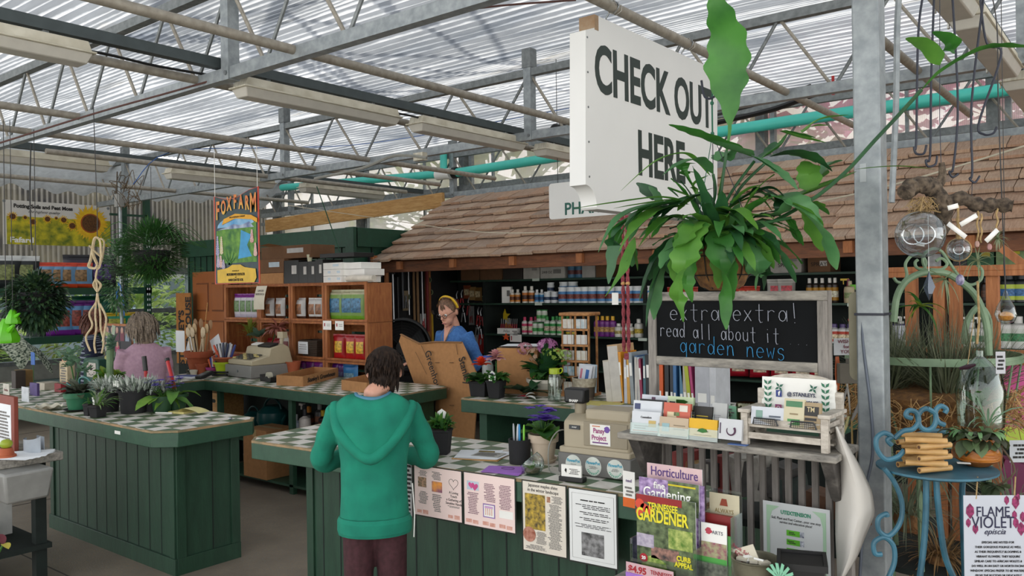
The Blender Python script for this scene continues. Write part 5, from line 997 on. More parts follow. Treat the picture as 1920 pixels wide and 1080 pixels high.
for (x0,y0,x1,y1) in ((790,648,798,665),(855,645,858,665),(816,680,824,680),(843,680,850,680),(779,660,800,702),(843,760,851,760)):b.tube([Q(x0,y0,4.98),Q(x1,y1,4.985)],.003,m_cardd,4)
P(t,'fold_slots',b);text(t,'Greenhouse',.1,INK,Q(813,700,4.975),(pi/2,1.2,0),bold=.001,sx=.8);text(t,'Stanley',.1,INK,Q(871,695,4.975),(pi/2,1.25,0),bold=.001,sx=.8)
# ---------------------------------------------------------------- left counter: plants and office things
def lc(px,py):return G(px,py,'z',CZ)
a=lc(97,766);t=T('watering_can','round teal watering can with long spout on the left counter','watering can',(a.x,2.72,CZ),.1);mt_=mat('#1a5c58',.35);P(t,'can_body',MB().lathe([(.05,0),(.075,.03),(.085,.07),(.075,.11),(.04,.135),(.0,.138)],mt_,n=26));P(t,'handle',MB().tube(cat([(-.06,0,.11),(-.05,0,.18),(0,0,.2),(.06,0,.19),(.1,0,.16)],6),.008,mt_,8));P(t,'spout',MB().tube(cat([(-.06,0,.05),(-.13,0,.11),(-.22,0,.145)],5),[.018,.016,.014,.012,.011,.010,.009,.009,.008,.008,.008],mt_,8))
a=lc(92,768);t=T('shell_dish','white clam shell dish on the left counter edge','dish',(a.x,a.y,CZ));P(t,'shell',MB().grid(lambda u,v:(.11*cos(2*pi*u)*v,.08*sin(2*pi*u)*v,.006+.024*v*v+.008*v*sin(14*pi*u)),60,5,CREAM),bev=0)
m_gp=mat('#2c6c4c',.45);a=lc(133,771);t=T('potted_plant','dark purple leaved plant in a round green pot on the left counter','plant',(a.x,a.y+.05,CZ));pot(t,.088,.06,.125,m_gp,.035);P(t,'saucer',MB().lathe([(.07,0),(.095,.012),(.09,.014),(.07,.004)],BKM,n=24));foliage(t,36,.03,.12,.055,[lf('#2c2a28','#5c6450',.1),lf('#3c4038','#6c7860',.1)],.12,(5,75),1,seed=51,wav=.04)
for i,(px,py,w_,l) in enumerate(((158,780,.055,'tiny black pot left of the spider plant'),(175,783,.085,'small grassy spider plant in a black square pot'))):
 a=lc(px,py);t=T('potted_plant',l,'plant',(a.x,a.y+.03,CZ),.2);sqpot(t,w_,w_*.8,.075,BKM)
 if i:foliage(t,34,.02,.15,.011,[G2,lf('#6c8c4c','#9cb47c')],.07,(20,85),1.6,seed=52,n_=6);foliage(t,24,.03,.04,.016,[lf('#8c9884','#b8c0b0')],.09,(20,90),.5,name='pale_leaves',seed=53,hz=.05);P(t,'plant_tag',MB().at((-.02,-.02,.08),ry=-.2).bb(0,.018,0,.001,0,.05,WH))
 else:foliage(t,10,.01,.05,.012,[G1],.07,(20,85),1,seed=54)
m_sil=lf('#a3aca4','#ccd1c8',.2)
for i,(px,py,rt,h_,fr,l) in enumerate(((188,773,.075,.15,.10,'silver leaved plant in a black pot, left of three'),(229,776,.10,.155,.15,'largest silver leaved plant in a black pot, in the middle'),(266,772,.085,.13,.11,'silver leaved plant in a black pot behind the purple flowers'))):
 a=lc(px,py);t=T('silver_plant',l,'plant',(a.x,a.y+rt*.8,CZ),0,'silver leaved plants');pot(t,rt,rt*.8,h_,BKM,.015);foliage(t,330,fr,.06,.013,[m_sil,m_sil,lf('#6c7c6c','#94a090')],h_-.02,(5,90),.4,seed=55+i,n_=3,hz=.07)
 if i== 1:P(t,'plant_tag',MB().box((.0,-.12,h_+.05),(.075,.001,.04),WH))
for i,(px,py,l) in enumerate(((291,774,'purple flowering streptocarpus in a green pot, left one'),(318,770,'purple flowering streptocarpus in a green pot, right one'))):
 a=lc(px,py);t=T('potted_streptocarpus',l,'plant',(a.x,a.y+.05,CZ),0,'purple streptocarpus pots');pot(t,.075,.055,.11,mat('#24482c',.5),.02);foliage(t,9,.02,.22,.07,[G2,lf('#5c8c30','#84ac48')],.10,(0,40),1.5,seed=60+i,wav=.05,n_=7);b=MB();r4=random.Random(60+i)
 for k in range(9):a5=r4.uniform(0,6.28);q=r4.uniform(.02,.12);c5=(q*cos(a5),q*sin(a5),r4.uniform(.16,.23));bloom(b,c5,.032,mat('#3a2a94',.6,c2='#5c48b8',sc=40,tl=.2),5,.3,k);b.tube([(0,0,.1),c5],.0015,G1,4)
 P(t,'purple_blooms',b)
a=lc(345,774);t=T('notepad','yellow notepad with a curled page on the left counter','notepad',(a.x,a.y,CZ),.25);P(t,'pages',MB().box((-.02,0,.006),(.14,.1,.012),mat('#c8bc78')),bev=.001);P(t,'curled_page',MB().grid(lambda u,v:(.05-.05*cos(u*3.0)+.16*max(0,u-.5),-.05+.1*v,.012+.025*sin(u*pi)),12,2,mat('#d0c888')))
a=lc(305,776);S('pen','white ballpoint pen lying beside the yellow notepad','pen',MB().tube([(-.06,0,.005),(.06,.02,.005)],.005,WH,7),a,.3);S('wire_scrap','small crumpled silver foil scrap at the counter corner','foil',MB().sph((0,0,.006),.012,m_bolt,6,4).tube([(-.03,.01,.004),(.03,-.005,.004)],.003,m_bolt,5),lc(432,787))
# behind the left counter
def lq(px,py,y=3.3):return G(px,py,'y',y)
t=T('time_clock','green metal time clock with a white dial beside the woman in pink','clock',(lq(170,712,3.2).x,3.2,CZ));mgc2=mat('#1c4c3c',.4);hh=lq(170,672,3.2).z-CZ;P(t,'clock_case',MB().pxz([(-.14,0),(.14,0),(.14,hh*.5),(.13,hh),(-.12,hh),(-.14,hh*.9)],.18,mgc2),bev=.012);P(t,'dial',MB().bb(-.06,.1,-.004,0,hh*.40,hh*.86,mat('#b4aea4')));P(t,'clock_hands',MB().tube([(.02,-.008,hh*.63),(.02,-.008,hh*.8)],.004,INK,4).tube([(.02,-.008,hh*.63),(.05,-.008,hh*.7)],.004,INK,4));b=MB()
for k in range(12):a5=k*pi/6;b.box((.02+.062*cos(a5),-.006,hh*.63+.042*sin(a5)),(.008,.003,.008),INK)
P(t,'hour_marks',b)
t=T('card_rack','tan stack of time cards standing left of the green clock','cards',(lq(119,705,3.1).x,3.1,CZ));hh=lq(119,678,3.1).z-CZ;P(t,'card_stack',MB().bb(-.075,.075,0,.06,0,hh,mat('#b8a888')));P(t,'tab_cards',MB().bb(-.05,.05,.01,.03,hh,hh+.02,mat('#c8987c')));lines(t,-.06,.06,.05,hh*.8,6,INKG)
y_=3.55;x0,x1=lq(196,640,y_).x,lq(246,640,y_).x;z0,z1=lq(215,690,y_).z,lq(215,607,y_).z
t=T('photo_board','wood framed board pinned with group photos between the two women','board',(x0,y_,z0));w,h=x1-x0,z1-z0;P(t,'board_frame',MB().bb(-.01,w,.003,.02,-.02,h,m_cedar));P(t,'board_face',MB().bb(0,w,0,.003,0,h-.02,mat('#2c2a30')));skn='#b08878'
for (u0,u1,v0,v1,cs_) in ((.04,.96,.62,.94,['#8c8494','#2c2c34','#4c2434','#6c2c3c','#7c8c9c']),(.0,.6,.36,.6,['#b0a8a0','#5c3038','#a03c60'])):
 P(t,'group_photo',MB().bb(w*u0,w*u1,-.002,0,h*v0,h*v1,mat('#1c1a20')));n=len(cs_);b=MB()
 for k,c5 in enumerate(cs_):xx=w*(u0+(u1-u0)*(k+.5)/n);b.bb(xx-w*.07,xx+w*.07,-.003,-.002,h*v0,h*(v0+(v1-v0)*.62),mat(c5));b.sph((xx,-.004,h*(v0+(v1-v0)*.74)),w*.05,mat(skn),8,6,1.2,sy=.1)
 P(t,'figures',b)
P(t,'green_note',MB().bb(w*.45,w*.98,-.003,0,h*.16,h*.36,mat('#5c9c7c')));P(t,'portrait_photo',MB().bb(w*.05,w*.42,-.003,0,h*.12,h*.38,mat('#3c5c3c')).sph((w*.23,-.004,h*.27),w*.09,mat(skn),8,6,1.2,sy=.1));P(t,'white_strip',MB().bb(w*.05,w*.5,-.004,-.002,h*.04,h*.14,WH));P(t,'board_leg',MB().bb(0,.02,.0,.02,-(z0-.9),0,m_cedar))
S('wire_tray','dark tray of white papers beside the photo board','tray',MB().box((0,0,.03),(.3,.2,.06),BK).box((0,-.03,.08),(.22,.12,.1),mat('#a8a8a8',c2='#6c6c70',sc=30)),(lq(225,700,3.3).x,3.3,CZ))
t=T('spray_mister','small brass plant mister under the woman’s hand','mister',(lq(183,722,3.05).x,3.05,CZ));P(t,'mister_body',MB().lathe([(.03,0),(.045,.02),(.042,.05),(.015,.075),(.012,.09)],mat('#8c8868',.3,.7),n=20));P(t,'pump',MB().sph((0,0,.11),.016,BK,10,6).tube([(0,0,.09),(-.03,0,.115)],.008,BK,7))
t=T('tree_cactus','tall thin green cactus rising from the clutter on the left counter','cactus',(lc(82,765).x,2.95,CZ));pot(t,.05,.04,.07,m_terr);P(t,'cactus_stem',MB().tube([(0,0,.06),(.0,0,.25),(.012,0,.45),(.01,0,.5)],[.028,.025,.027,.012],mat('#4c6444',.7,c2='#6c8460',sc=12),9));P(t,'cactus_stub',MB().tube([(0,0,.49),(-.06,0,.5)],.016,mat('#8c9464',.7),7).tube([(0,0,.32),(-.05,0,.32)],.018,mat('#94945c',.7),7));P(t,'dollar_tag',MB().at((.03,0,.5),ry=.2).bb(0,.05,0,.002,0,.07,mat('#94a08c')))
foliage(t,20,.02,.07,.04,[lf('#5c7c68','#7c9c84')],.38,(0,80),.8,name='leafy_shoots',seed=70,c=(.06,0),hz=.08)
t=T('jade_succulent','round leaved grey green succulent at the left edge','plant',(lc(25,760).x,2.85,CZ));pot(t,.06,.05,.09,BKM);P(t,'stems',MB().tube([(0,0,.08),(-.08,0,.28)],.006,G1,5).tube([(0,0,.08),(.06,0,.22),(.16,0,.25)],.005,G1,5));foliage(t,60,.12,.05,.045,[lf('#4c7454','#7c9c80')],.24,(0,80),.3,seed=71,c=(-.06,0),n_=3,hz=.12);foliage(t,16,.05,.05,.045,[lf('#4c7454','#7c9c80')],.2,(0,80),.3,name='side_leaves',seed=72,c=(.14,0),n_=3,hz=.06)
t=T('potted_coleus','bright yellow green leafy plant behind the teal watering can','plant',(lc(105,760).x,2.98,CZ));pot(t,.05,.04,.08,m_gp);foliage(t,60,.06,.09,.05,[lf('#6c8c24','#94ac3c'),G2],.13,(5,80),.7,seed=73,hz=.06)
for i,(px,py,y,w_,d1,h_,c_,nm,l) in enumerate(((48,768,2.55,.13,.004,.11,'#b8bcc0','price_card','white card standing at the left end of the counter'),(62,684,3.0,.08,.004,.11,'#2458a0','blue_card','bright blue card above the clutter'),(65,735,2.75,.14,.02,.10,'#4c3c70','purple_box','purple and red small box behind the watering can spout'),(90,730,3.0,.16,.12,.06,'#a8a090','clear_tub','pale plastic tub beside the cactus'),(45,728,3.0,.14,.1,.14,'#8c6c40','tan_box','tan box by the bristle brush'),(120,735,3.0,.12,.1,.07,'#8c1c24','red_tin','red tin left of the dark leaved plant'),(12,745,2.6,.12,.004,.10,'#b8b4a8','herbs_card','small white handwritten card by the red frame'),(35,720,2.9,.09,.08,.15,'#2c221c','picture_holder','dark leaning picture frame behind the brush'),(145,728,3.05,.2,.12,.05,'#24242a','black_tray','black tray under the time clock'),(250,710,3.35,.25,.15,.05,'#8c9098','paper_stack','paper stack behind the silver plants'))):
 q=G(px,py,'y',y);S(nm,l,nm.split('_')[-1],MB().box((0,0,h_/2),(w_,d1,h_),mat(c_,.6,var=.15,sc=20)),(q.x,y,max(CZ,q.z) if i in (1,) else CZ),bev=.002 if d1> .01 else 0)
text(bpy.data.objects['herbs_card'],'Herbs',.03,mat('#6c2c30'),(0,-.003,.05));lines(bpy.data.objects['price_card'],-.05,.05,.03,.09,3,INKG,y=-.003)
P(bpy.data.objects['blue_card'],'card_stem',MB().tube([(0,0,0),(.02,0,-.3)],.003,G1,5))
t=T('bristle_brush','coarse tan coir brush lying at the left end of the counter','brush',(lc(40,768).x,2.7,CZ+.02),.3);b=MB()
for k in range(60):b.tube([(0,U(-.03,.03),U(.0,.05)),(.12+U(-.02,.02),U(-.05,.05),U(.05,.09))],.0015,mat('#8c5c34'),3)
P(t,'bristles',b);P(t,'brush_back',MB().box((-.01,0,.02),(.04,.08,.05),mat('#5c3c24')),bev=.004)
for i,(px,py,px2,py2,y,l) in enumerate(((270,668,275,712,3.02,'left'),(313,672,338,772,3.0,'right'))):
 p,q=G(px,py,'y',y),G(px2,py2,'y',y);t=T('lopper_handle',l+' red lopper handle with black grip standing behind the silver plants','tool',(0,0,0),0,'lopper handles');mid=p+(q-p)*(.62 if i== 0 else .05)
 e=q if i else V((q.x,y,CZ));P(t,'grip',MB().tube([p,mid],.017,BK,9));P(t,'red_shaft',MB().tube([mid,e,V((e.x+.03,y,CZ))],.013,mat('#a81c20',.4),8))
# ---------------------------------------------------------------- grey side table at lower left
a,b_=G(119,846,'z',.78),G(0,869,'z',.78);xt=a.x
t=T('side_table','weathered grey plank table cut off by the left edge of the photo','table',(0,0,0));P(t,'table_top',MB().bb(xt-1.2,xt,a.y-.95,a.y,.73,.78,m_grey),bev=.005)
for x,y in ((xt-.1,a.y-.1),(xt-.1,a.y-.85),(xt-1.1,a.y-.1)):P(t,'leg',MB().bb(x-.03,x+.03,y-.03,y+.03,0,.73,m_dark))
P(t,'low_shelf',MB().bb(xt-1.15,xt-.05,a.y-.9,a.y-.05,.22,.25,m_dark))
tz=lambda px,py:G(px,py,'z',.781)
q=tz(27,847);t=T('framed_notice','red brown framed white notice standing on the grey plank table','notice',(q.x,q.y,.781),.0);hh=G(27,745,'y',q.y).z-.781;P(t,'frame',MB().bb(-.4,0,0,.025,0,hh,mat('#7c3424',.5)),bev=.003);P(t,'paper',MB().bb(-.36,-.04,-.002,0,.03,hh-.05,PAPER));lines(t,-.3,-.05,.06,hh-.09,9,INKG,y=-.0035)
q=tz(12,858);t=T('miniature_pot','tiny terracotta pot topped by a lime green ball on the plank table','pot',(q.x,q.y+.0,.781));P(t,'pot',MB().lathe([(.052,0),(.05,.016),(.042,.018),(.03,.055),(.0,.056)],m_terr,n=20));P(t,'green_ball',MB().sph((0,0,.078),.034,mat('#7c9c20',.4,c2='#a8a830',sc=9),14,8,.8))
q=tz(40,855);t=T('paper_pile','loose white sheets fanned on the grey plank table','papers',(q.x-.02,q.y,.782),.5)
for k in range(4):P(t,'sheet',MB().at((0,.01*k,.001*k),rz=.15*k).bb(-.17,.14,-.12,.1,0,.001,PAPER))
q=tz(68,846);t=T('curved_holder','curved grey plastic leaflet holder on the plank table','holder',(q.x,q.y,.781));P(t,'curved_wall',MB().grid(lambda u,v:(.095*cos(-.2-2.6*u),.06*sin(-.2-2.6*u),v*.075*(1+.3*(1-u)**4)),20,1,mat('#9ca4ac',.4)).grid(lambda u,v:(.09*cos(-.2-2.6*u),.055*sin(-.2-2.6*u),v*.075*(1+.3*(1-u)**4)),20,1,mat('#9ca4ac',.4)));P(t,'back_wall',MB().box((-.04,.04,.04),(.1,.004,.08),mat('#9ca4ac',.4)))
q=G(52,862,'y',a.y-.2);t=T('plastic_tub','pale grey plastic tub slung under the plank table','tub',(q.x+.0,a.y-.25,.56));P(t,'tub_body',MB().box((0,0,.085),(.26,.22,.17),mat('#8c8c88',.4),1.2),bev=.015)
for i,(px,py,w_,d1,h_,c_,l) in enumerate(((22,1000,.34,.26,.11,'#a8a8a4','flat white carton on the low shelf of the plank table'),(48,990,.12,.12,.24,'#b0b0ac','upright white carton beside the flat one'),(0,965,.3,.3,.42,'#5c3c24','big brown carton at the back of the low shelf'))):
 q=G(px,py,'z',.25);t=carton('shelf_carton',w_,d1,h_,mat(c_,.7),False);t.location=(min(q.x,xt-.08-w_/2),a.y-(.4,.18,.62)[i]+.0,.251);t['label']=l;lines(t,-w_*.3,w_*.3,h_*.2,h_*.7,3,INKG,y=-d1/2-.001)
S('yellow_petals','yellow and maroon flower petals at the left edge near the floor','flower',MB().leaf((0,0,0),(.8,0,.1),.05,.03,mat('#a89c38'),.8).leaf((0,0,0),(-.4,0,.5),.05,.03,mat('#5c2028'),.8).tube([(0,0,0),(-.05,0,-.05)],.004,G1,5),G(6,1020,'y',a.y-.95))
# ---------------------------------------------------------------- left wall: banner, racks of soil, ferns
XB=-12.15
def xw(px,py,x=XB):return G(px,py,'x',x)
tl_,tr_,br_,bl_=xw(5,371),xw(206,376),xw(209,466),xw(12,472);y0,y1_=tl_.y,tr_.y;z0,z1=br_.z+.02,tl_.z-.02;w=y1_-y0;h=z1-z0
t=T('soil_banner','wide banner with sunflower field photo and the words Potting Soils and Peat Moss','banner',(XB,y0,z0),pi/2)
P(t,'banner_cloth',MB().bb(0,w,0,.006,0,h,mat('#cfcbc4',.6,var=.03)));field=mat('#4c6414',.6,c2='#d0c020',sc=9,det=8,key='sunfield');P(t,'field_photo',MB().bb(w*.03,w,-.003,0,0,h*.64,field))
text(t,'Potting Soils and Peat Moss',h*.12,INK,(w*.36,-.003,h*.875),bold=.003,sx=w*.64/(h*.12*13.2));text(t,'the highest quality',h*.085,INK,(w*.36,-.003,h*.76),shear=.5,sx=1.1);text(t,'Fafard',h*.17,WH,(w*.16,-.006,h*.10),bold=.003,sx=1.2)
m_pet=mat('#d8a410',.6,c2='#e8c020',sc=20);m_disc=mat('#3c2410',.8,c2='#6c4418',sc=60)
def sunfl(cx_,cz_,r,big=False):
 b=MB();n=34 if big else 14
 for k in range(n):
  for ly in ((0,1) if big else (0,)):a5=2*pi*(k+ly*.5)/n;rr_=r*(1 if ly== 0 else .86)*(1+.08*sin(k*3.3));da=.13 if big else .25;b.pxz([(cx_+r*.4*cos(a5-da*.6),cz_+r*.4*sin(a5-da*.6)),(cx_+rr_*.8*cos(a5-da*.5),cz_+rr_*.8*sin(a5-da*.5)),(cx_+rr_*cos(a5),cz_+rr_*sin(a5)),(cx_+rr_*.8*cos(a5+da*.5),cz_+rr_*.8*sin(a5+da*.5)),(cx_+r*.4*cos(a5+da*.6),cz_+r*.4*sin(a5+da*.6))],.001,m_pet,-.006-.002*ly)
 b.pxz([(cx_+r*.55*cos(k*pi/10),cz_+r*.55*sin(k*pi/10)) for k in range(20)],.002,mat('#9c4c10'),-.010);b.pxz([(cx_+r*.48*cos(k*pi/10),cz_+r*.48*sin(k*pi/10)) for k in range(20)],.003,m_disc,-.013);return b
P(t,'big_sunflower',sunfl(w*.80,h*.56,h*.43,True))
for (u,v,r_) in ((.08,.63,.11),(.26,.53,.10),(.39,.61,.10),(.54,.61,.10),(.62,.48,.12),(.19,.62,.06),(.47,.64,.05)):P(t,'small_sunflower',sunfl(w*u,h*v,h*r_*1.1))
for u,v in ((.01,.97),(.98,.95)):P(t,'grommet',MB().tube([(w*u,-.004,h*v),(w*u,.0,h*v)],.02,m_bolt,10))
# racks
XR=-11.3
t=T('storage_rack','green steel pallet rack with wire shelves holding soil bags at the left wall','rack');mgr=mat('#123c28',.5)
ya,yb=G(-60,545,'x',XR).y,G(318,545,'x',XR).y;za,zb=G(120,540,'x',XR).z,G(120,630,'x',XR).z;yu=G(278,500,'x',XR).y
for z in (za,zb,.55):P(t,'shelf',MB().bb(XR-.7,XR,ya,yu+.05,z-.09,z,mgr));
b=MB()
for y in (ya,yu):
 for x in (XR-.03,XR-.7):
  u=P(t,'upright',MB().bb(x-.03,x+.03,y-.04,y+.04,0,G(278,368,'x',XR).z,mgr));hb=MB()
  for k in range(30):hb.bb(x+.03,x+.032,y-.022,y-.008,.4+k*.075,.43+k*.075,PAPER).bb(x+.03,x+.032,y+.008,y+.022,.4+k*.075,.43+k*.075,PAPER)
  P(u,'punched_holes',hb)
P(t,'brace',MB().bb(XR-.03,XR,G(207,402,'x',XR).y,yu,G(250,402,'x',XR).z-.03,G(250,402,'x',XR).z,mgr))
def rbag(key,mk,pxs,z,what,grp,dx=-.2,rz=pi/2-.3,hs=None):
 for i,px in enumerate(pxs):y=G(px,520,'x',XR+dx).y;place(key,mk,(XR+dx,y,z),rz,'%s, %s' % (what,ordl(i,len(pxs))) if len(pxs)> 1 else what,grp)
rbag('kb1',lambda:bag('soil_bag','bag',.42,.42,.16,'#b8bab8','#202426','#6c7444','#202426'),[5,40],za,'black soil bag with silver top on the upper shelf','black and silver soil bags')
rbag('ob1',lambda:bag('soil_bag','bag',.42,.34,.16,'#c03c20','#6c94b8','#7c6040','#c04420'),[75,92,112,142],za,'orange and blue soil bag on the upper shelf','orange and blue soil bags')
rbag('kp1',lambda:bag('soil_bag','bag',.42,.46,.16,'#15151c','#2c2438','#5c3c84','#15151c'),[150,172,188],za,'black and purple soil bag at the end of the upper shelf','black and purple soil bags',dx=-.42)
rbag('pp1',lambda:bag('soil_bag','bag',.34,.46,.16,'#5c2070','#5c8cb8','#7c3c34','#6c2484'),[112,134,151],zb,'purple and blue soil bag on the lower shelf','purple and blue soil bags')
rbag('gp1',lambda:bag('soil_bag','bag',.42,.3,.18,'#1c5c44','#2c6c50','#1c6c5c','#4c6c2c'),[165,185],zb+.22,'dark green plastic soil bag on the lower shelf','dark green soil bags',dx=-.4)
rbag('yg1',lambda:bag('soil_bag','bag',.4,.3,.16,'#b89c1c','#1c7c5c','#8c8c28','#148c64'),[215,232],zb-.02,'yellow and green bag at the right end of the lower shelf','yellow and green bags')
rbag('wb1',lambda:bag('soil_bag','bag',.3,.4,.12,'#a8b4c4','#9cacc4','#b0bcc8','#4c6c54'),[196,212],zb+.2,'pale blue and white bag behind the hanging strap','pale blue bags',dx=-.5)
S('bag_riser','dark riser carrying bags on the lower shelf','riser',MB().bb(XR-.68,XR-.25,ya+.9,yu,zb,zb+.19,m_dark))
# hanging things at the left
def hang(t,z1,m=CORD):P(t,'hanging_cord',MB().tube([(0,0,0),(0,0,z1-t.location.z)],.003,m,4))
t=T('hanging_bush','big dense dark leaved hanging plant at the left edge','hanging plant',D(68,548,6.2));t.location.z-= .0;P(t,'basket',MB().lathe([(.05,-.22),(.13,-.14),(.16,0)],BKM,n=18));fo=MB();r5=random.Random(9)
def mass(t,n,rx,ry,rz_,L_,W_,ms,c=(0,0,0),seed=1,droop=1.2,name='foliage',n_=3):
 r=random.Random(seed);b=MB()
 for k in range(n):
  v_=V((r.gauss(0,1),r.gauss(0,1),r.gauss(0,1))).normalized()*r.uniform(.35,1)**.5;p=V((c[0]+v_.x*rx,c[1]+v_.y*ry,c[2]+v_.z*rz_));b.leaf(p,(v_.x,v_.y,v_.z*.6+.1),L_*r.uniform(.6,1.3),W_*r.uniform(.7,1.2),r.choice(ms),droop*r.uniform(.4,1.6),n_,tw=r.uniform(-.8,.8))
 return P(t,name,b,kind=None)
dk=[lf('#1c3020','#34503a',.12),lf('#22382a','#3e5c3c',.12),lf('#2c4428','#4c6840',.15)]
mass(t,1500,.19,.19,.20,.075,.026,dk,(0,0,-.08),3);hang(t,2.95)
t=T('hanging_fern','big feathery asparagus fern hanging from the rack beside the pole','hanging plant',D(285,470,8.3));P(t,'basket',MB().lathe([(.08,-.2),(.16,-.1),(.18,0)],BKM,n=18));mass(t,4200,.36,.3,.30,.07,.013,[lf('#1f4420','#3c6430',.25),lf('#2f5a2a','#4c7c3a',.25)],(0,0,0),4,.6,n_=2)
b=MB();r5=random.Random(12)
for k in range(40):a5=r5.uniform(0,6.28);e=U(.1,1);b.tube(cat([(0,0,.05),(.3*cos(a5),.3*sin(a5),.05+.25*e),(.52*cos(a5),.52*sin(a5),.02+.05*e)],4),.003,G1,3)
P(t,'arching_stems',b);mass(t,900,.55,.4,.14,.05,.009,[lf('#2f5a2a','#4c7c3a',.25)],(.05,0,-.2),5,.6,name='trailing_fronds',n_=2);hang(t,2.98)
t=T('hanging_fern','pale trailing fern hanging behind the wooden strap bundle','hanging plant',D(222,500,8.9));mass(t,900,.18,.16,.42,.06,.02,[lf('#3c6c3c','#5c8c54',.25),lf('#6c8c6c','#94ac8c',.25)],(0,0,-.1),6,.8);P(t,'basket',MB().lathe([(.06,-.1),(.12,0)],BKM,n=14));hang(t,2.98)
t=T('macrame_hanger','tan macrame plant hanger with long looped cords, hanging empty','plant hanger',D(180,520,5.6));mm_=mat('#b09c78',.85,c2='#c4b494',sc=60);zc_=lambda x,y:D(x/5.4,440+y/5.4,5.6)-D(180,520,5.6)
for pp in ([(940,120),(920,250),(900,320),(960,340),(985,300)],[(985,300),(940,180),(960,40),(1010,60),(1020,200),(1010,320),(980,345)],[(990,345),(1030,260),(1055,100),(1040,50),(1005,40)],[(905,110),(960,170),(1040,240)]):P(t,'looped_strap',MB().tube(cat([zc_(*q) for q in pp],6),.011,mm_,6,flat=.5))
for k in range(5):P(t,'knot_cage',MB().tube(cat([zc_(985,345),zc_(970,440),zc_(985+40*cos(k*1.25),510)+V((0,.01*sin(k*1.25),0)),zc_(985,580)],5),.006,mm_,6))
for pp in ([(985,590),(975,680),(905,800),(935,920),(870,1040),(915,1180)],[(985,590),(965,800),(975,950),(955,1100),(970,1200)],[(985,590),(1015,800),(1020,950),(1050,1080),(1030,1200)],[(1010,700),(1075,840),(1060,980),(1040,1080)]):P(t,'hanging_strand',MB().tube(cat([zc_(*q) for q in pp],5),.007,mm_,6))
P(t,'hanging_cord',MB().tube([zc_(985,40),zc_(985,-200),V((0,0,2.98-t.location.z))],.003,CORD,4))
for i,(px,py,s5,l) in enumerate(((12,622,1,'lime green plastic watering can hanging at the left edge'),(24,595,.6,'smaller lime green plastic can hanging above the big one'))):
 t=T('lime_can',l,'watering can',D(px,py,6.0),.2*i,'hanging lime green cans');s5 *= .8;ml_=mat('#5cb414',.35,var=.1);P(t,'can_body',MB().lathe([(.03*s5,.12*s5),(.05*s5,.09*s5),(.12*s5,-.06*s5),(.11*s5,-.1*s5),(.0,-.11*s5)],ml_,n=8));P(t,'spout',MB().tube([(.05*s5,0,0),(.17*s5,0,.06*s5)],[.04*s5,.012*s5],ml_,7));P(t,'hanging_cord',MB().tube([(0,0,.12*s5),(0,0,2.98-t.location.z)],.003,CORD,4))
S('plaid_shirt','green and white plaid cloth draped behind the left counter','cloth',MB().grid(lambda u,v:(-.32+.62*u,-.1+.2*v+.03*sin(9*u),.0-.22*v+.18*sin(pi*u)+.02*sin(13*u+5*v)),16,8,mat('#1f3428',.9,c2='#a8b0a0',sc=14,det=0,st=(1,5,5))),D(45,650,7.2))
t=T('conduit_pole','thin grey conduit pole with a junction box in front of the rack','pole',(G(228,560,'y',4.6).x,4.6,0));P(t,'conduit',MB().tube([(0,0,0),(0,0,1.5),(0,0,2.98)],.019,m_galv,10));zj=G(233,375,'y',4.6).z;P(t,'junction_box',MB().box((0,-.01,zj),(.11,.07,.15),mat('#8c8c88',.5)),bev=.006);P(t,'blue_cord',MB().tube(cat([(-.02,-.02,1.83),(-.06,-.02,1.68),(-.09,-.02,1.6),(-.04,-.03,1.75),(.03,-.03,1.8),(.08,-.02,1.6),(.1,-.02,1.45)],5),.007,mat('#2c6cb0',.5),6));
t=T('vine_tangle','tangle of dried vine and wires around the conduit pole top','vine',(G(235,300,'y',4.6).x,4.6,2.85));b=MB();r5=random.Random(3)
for k in range(26):p=V((r5.uniform(-.1,.1),r5.uniform(-.08,.08),r5.uniform(-.18,.2)));b.tube(cat([p,p+V((r5.uniform(-.16,.16),r5.uniform(-.1,.1),r5.uniform(-.12,.12))),p+V((r5.uniform(-.2,.2),0,r5.uniform(-.2,.1)))],4),.004,mat('#5c4c38',.9),4)
P(t,'vine_stems',b)
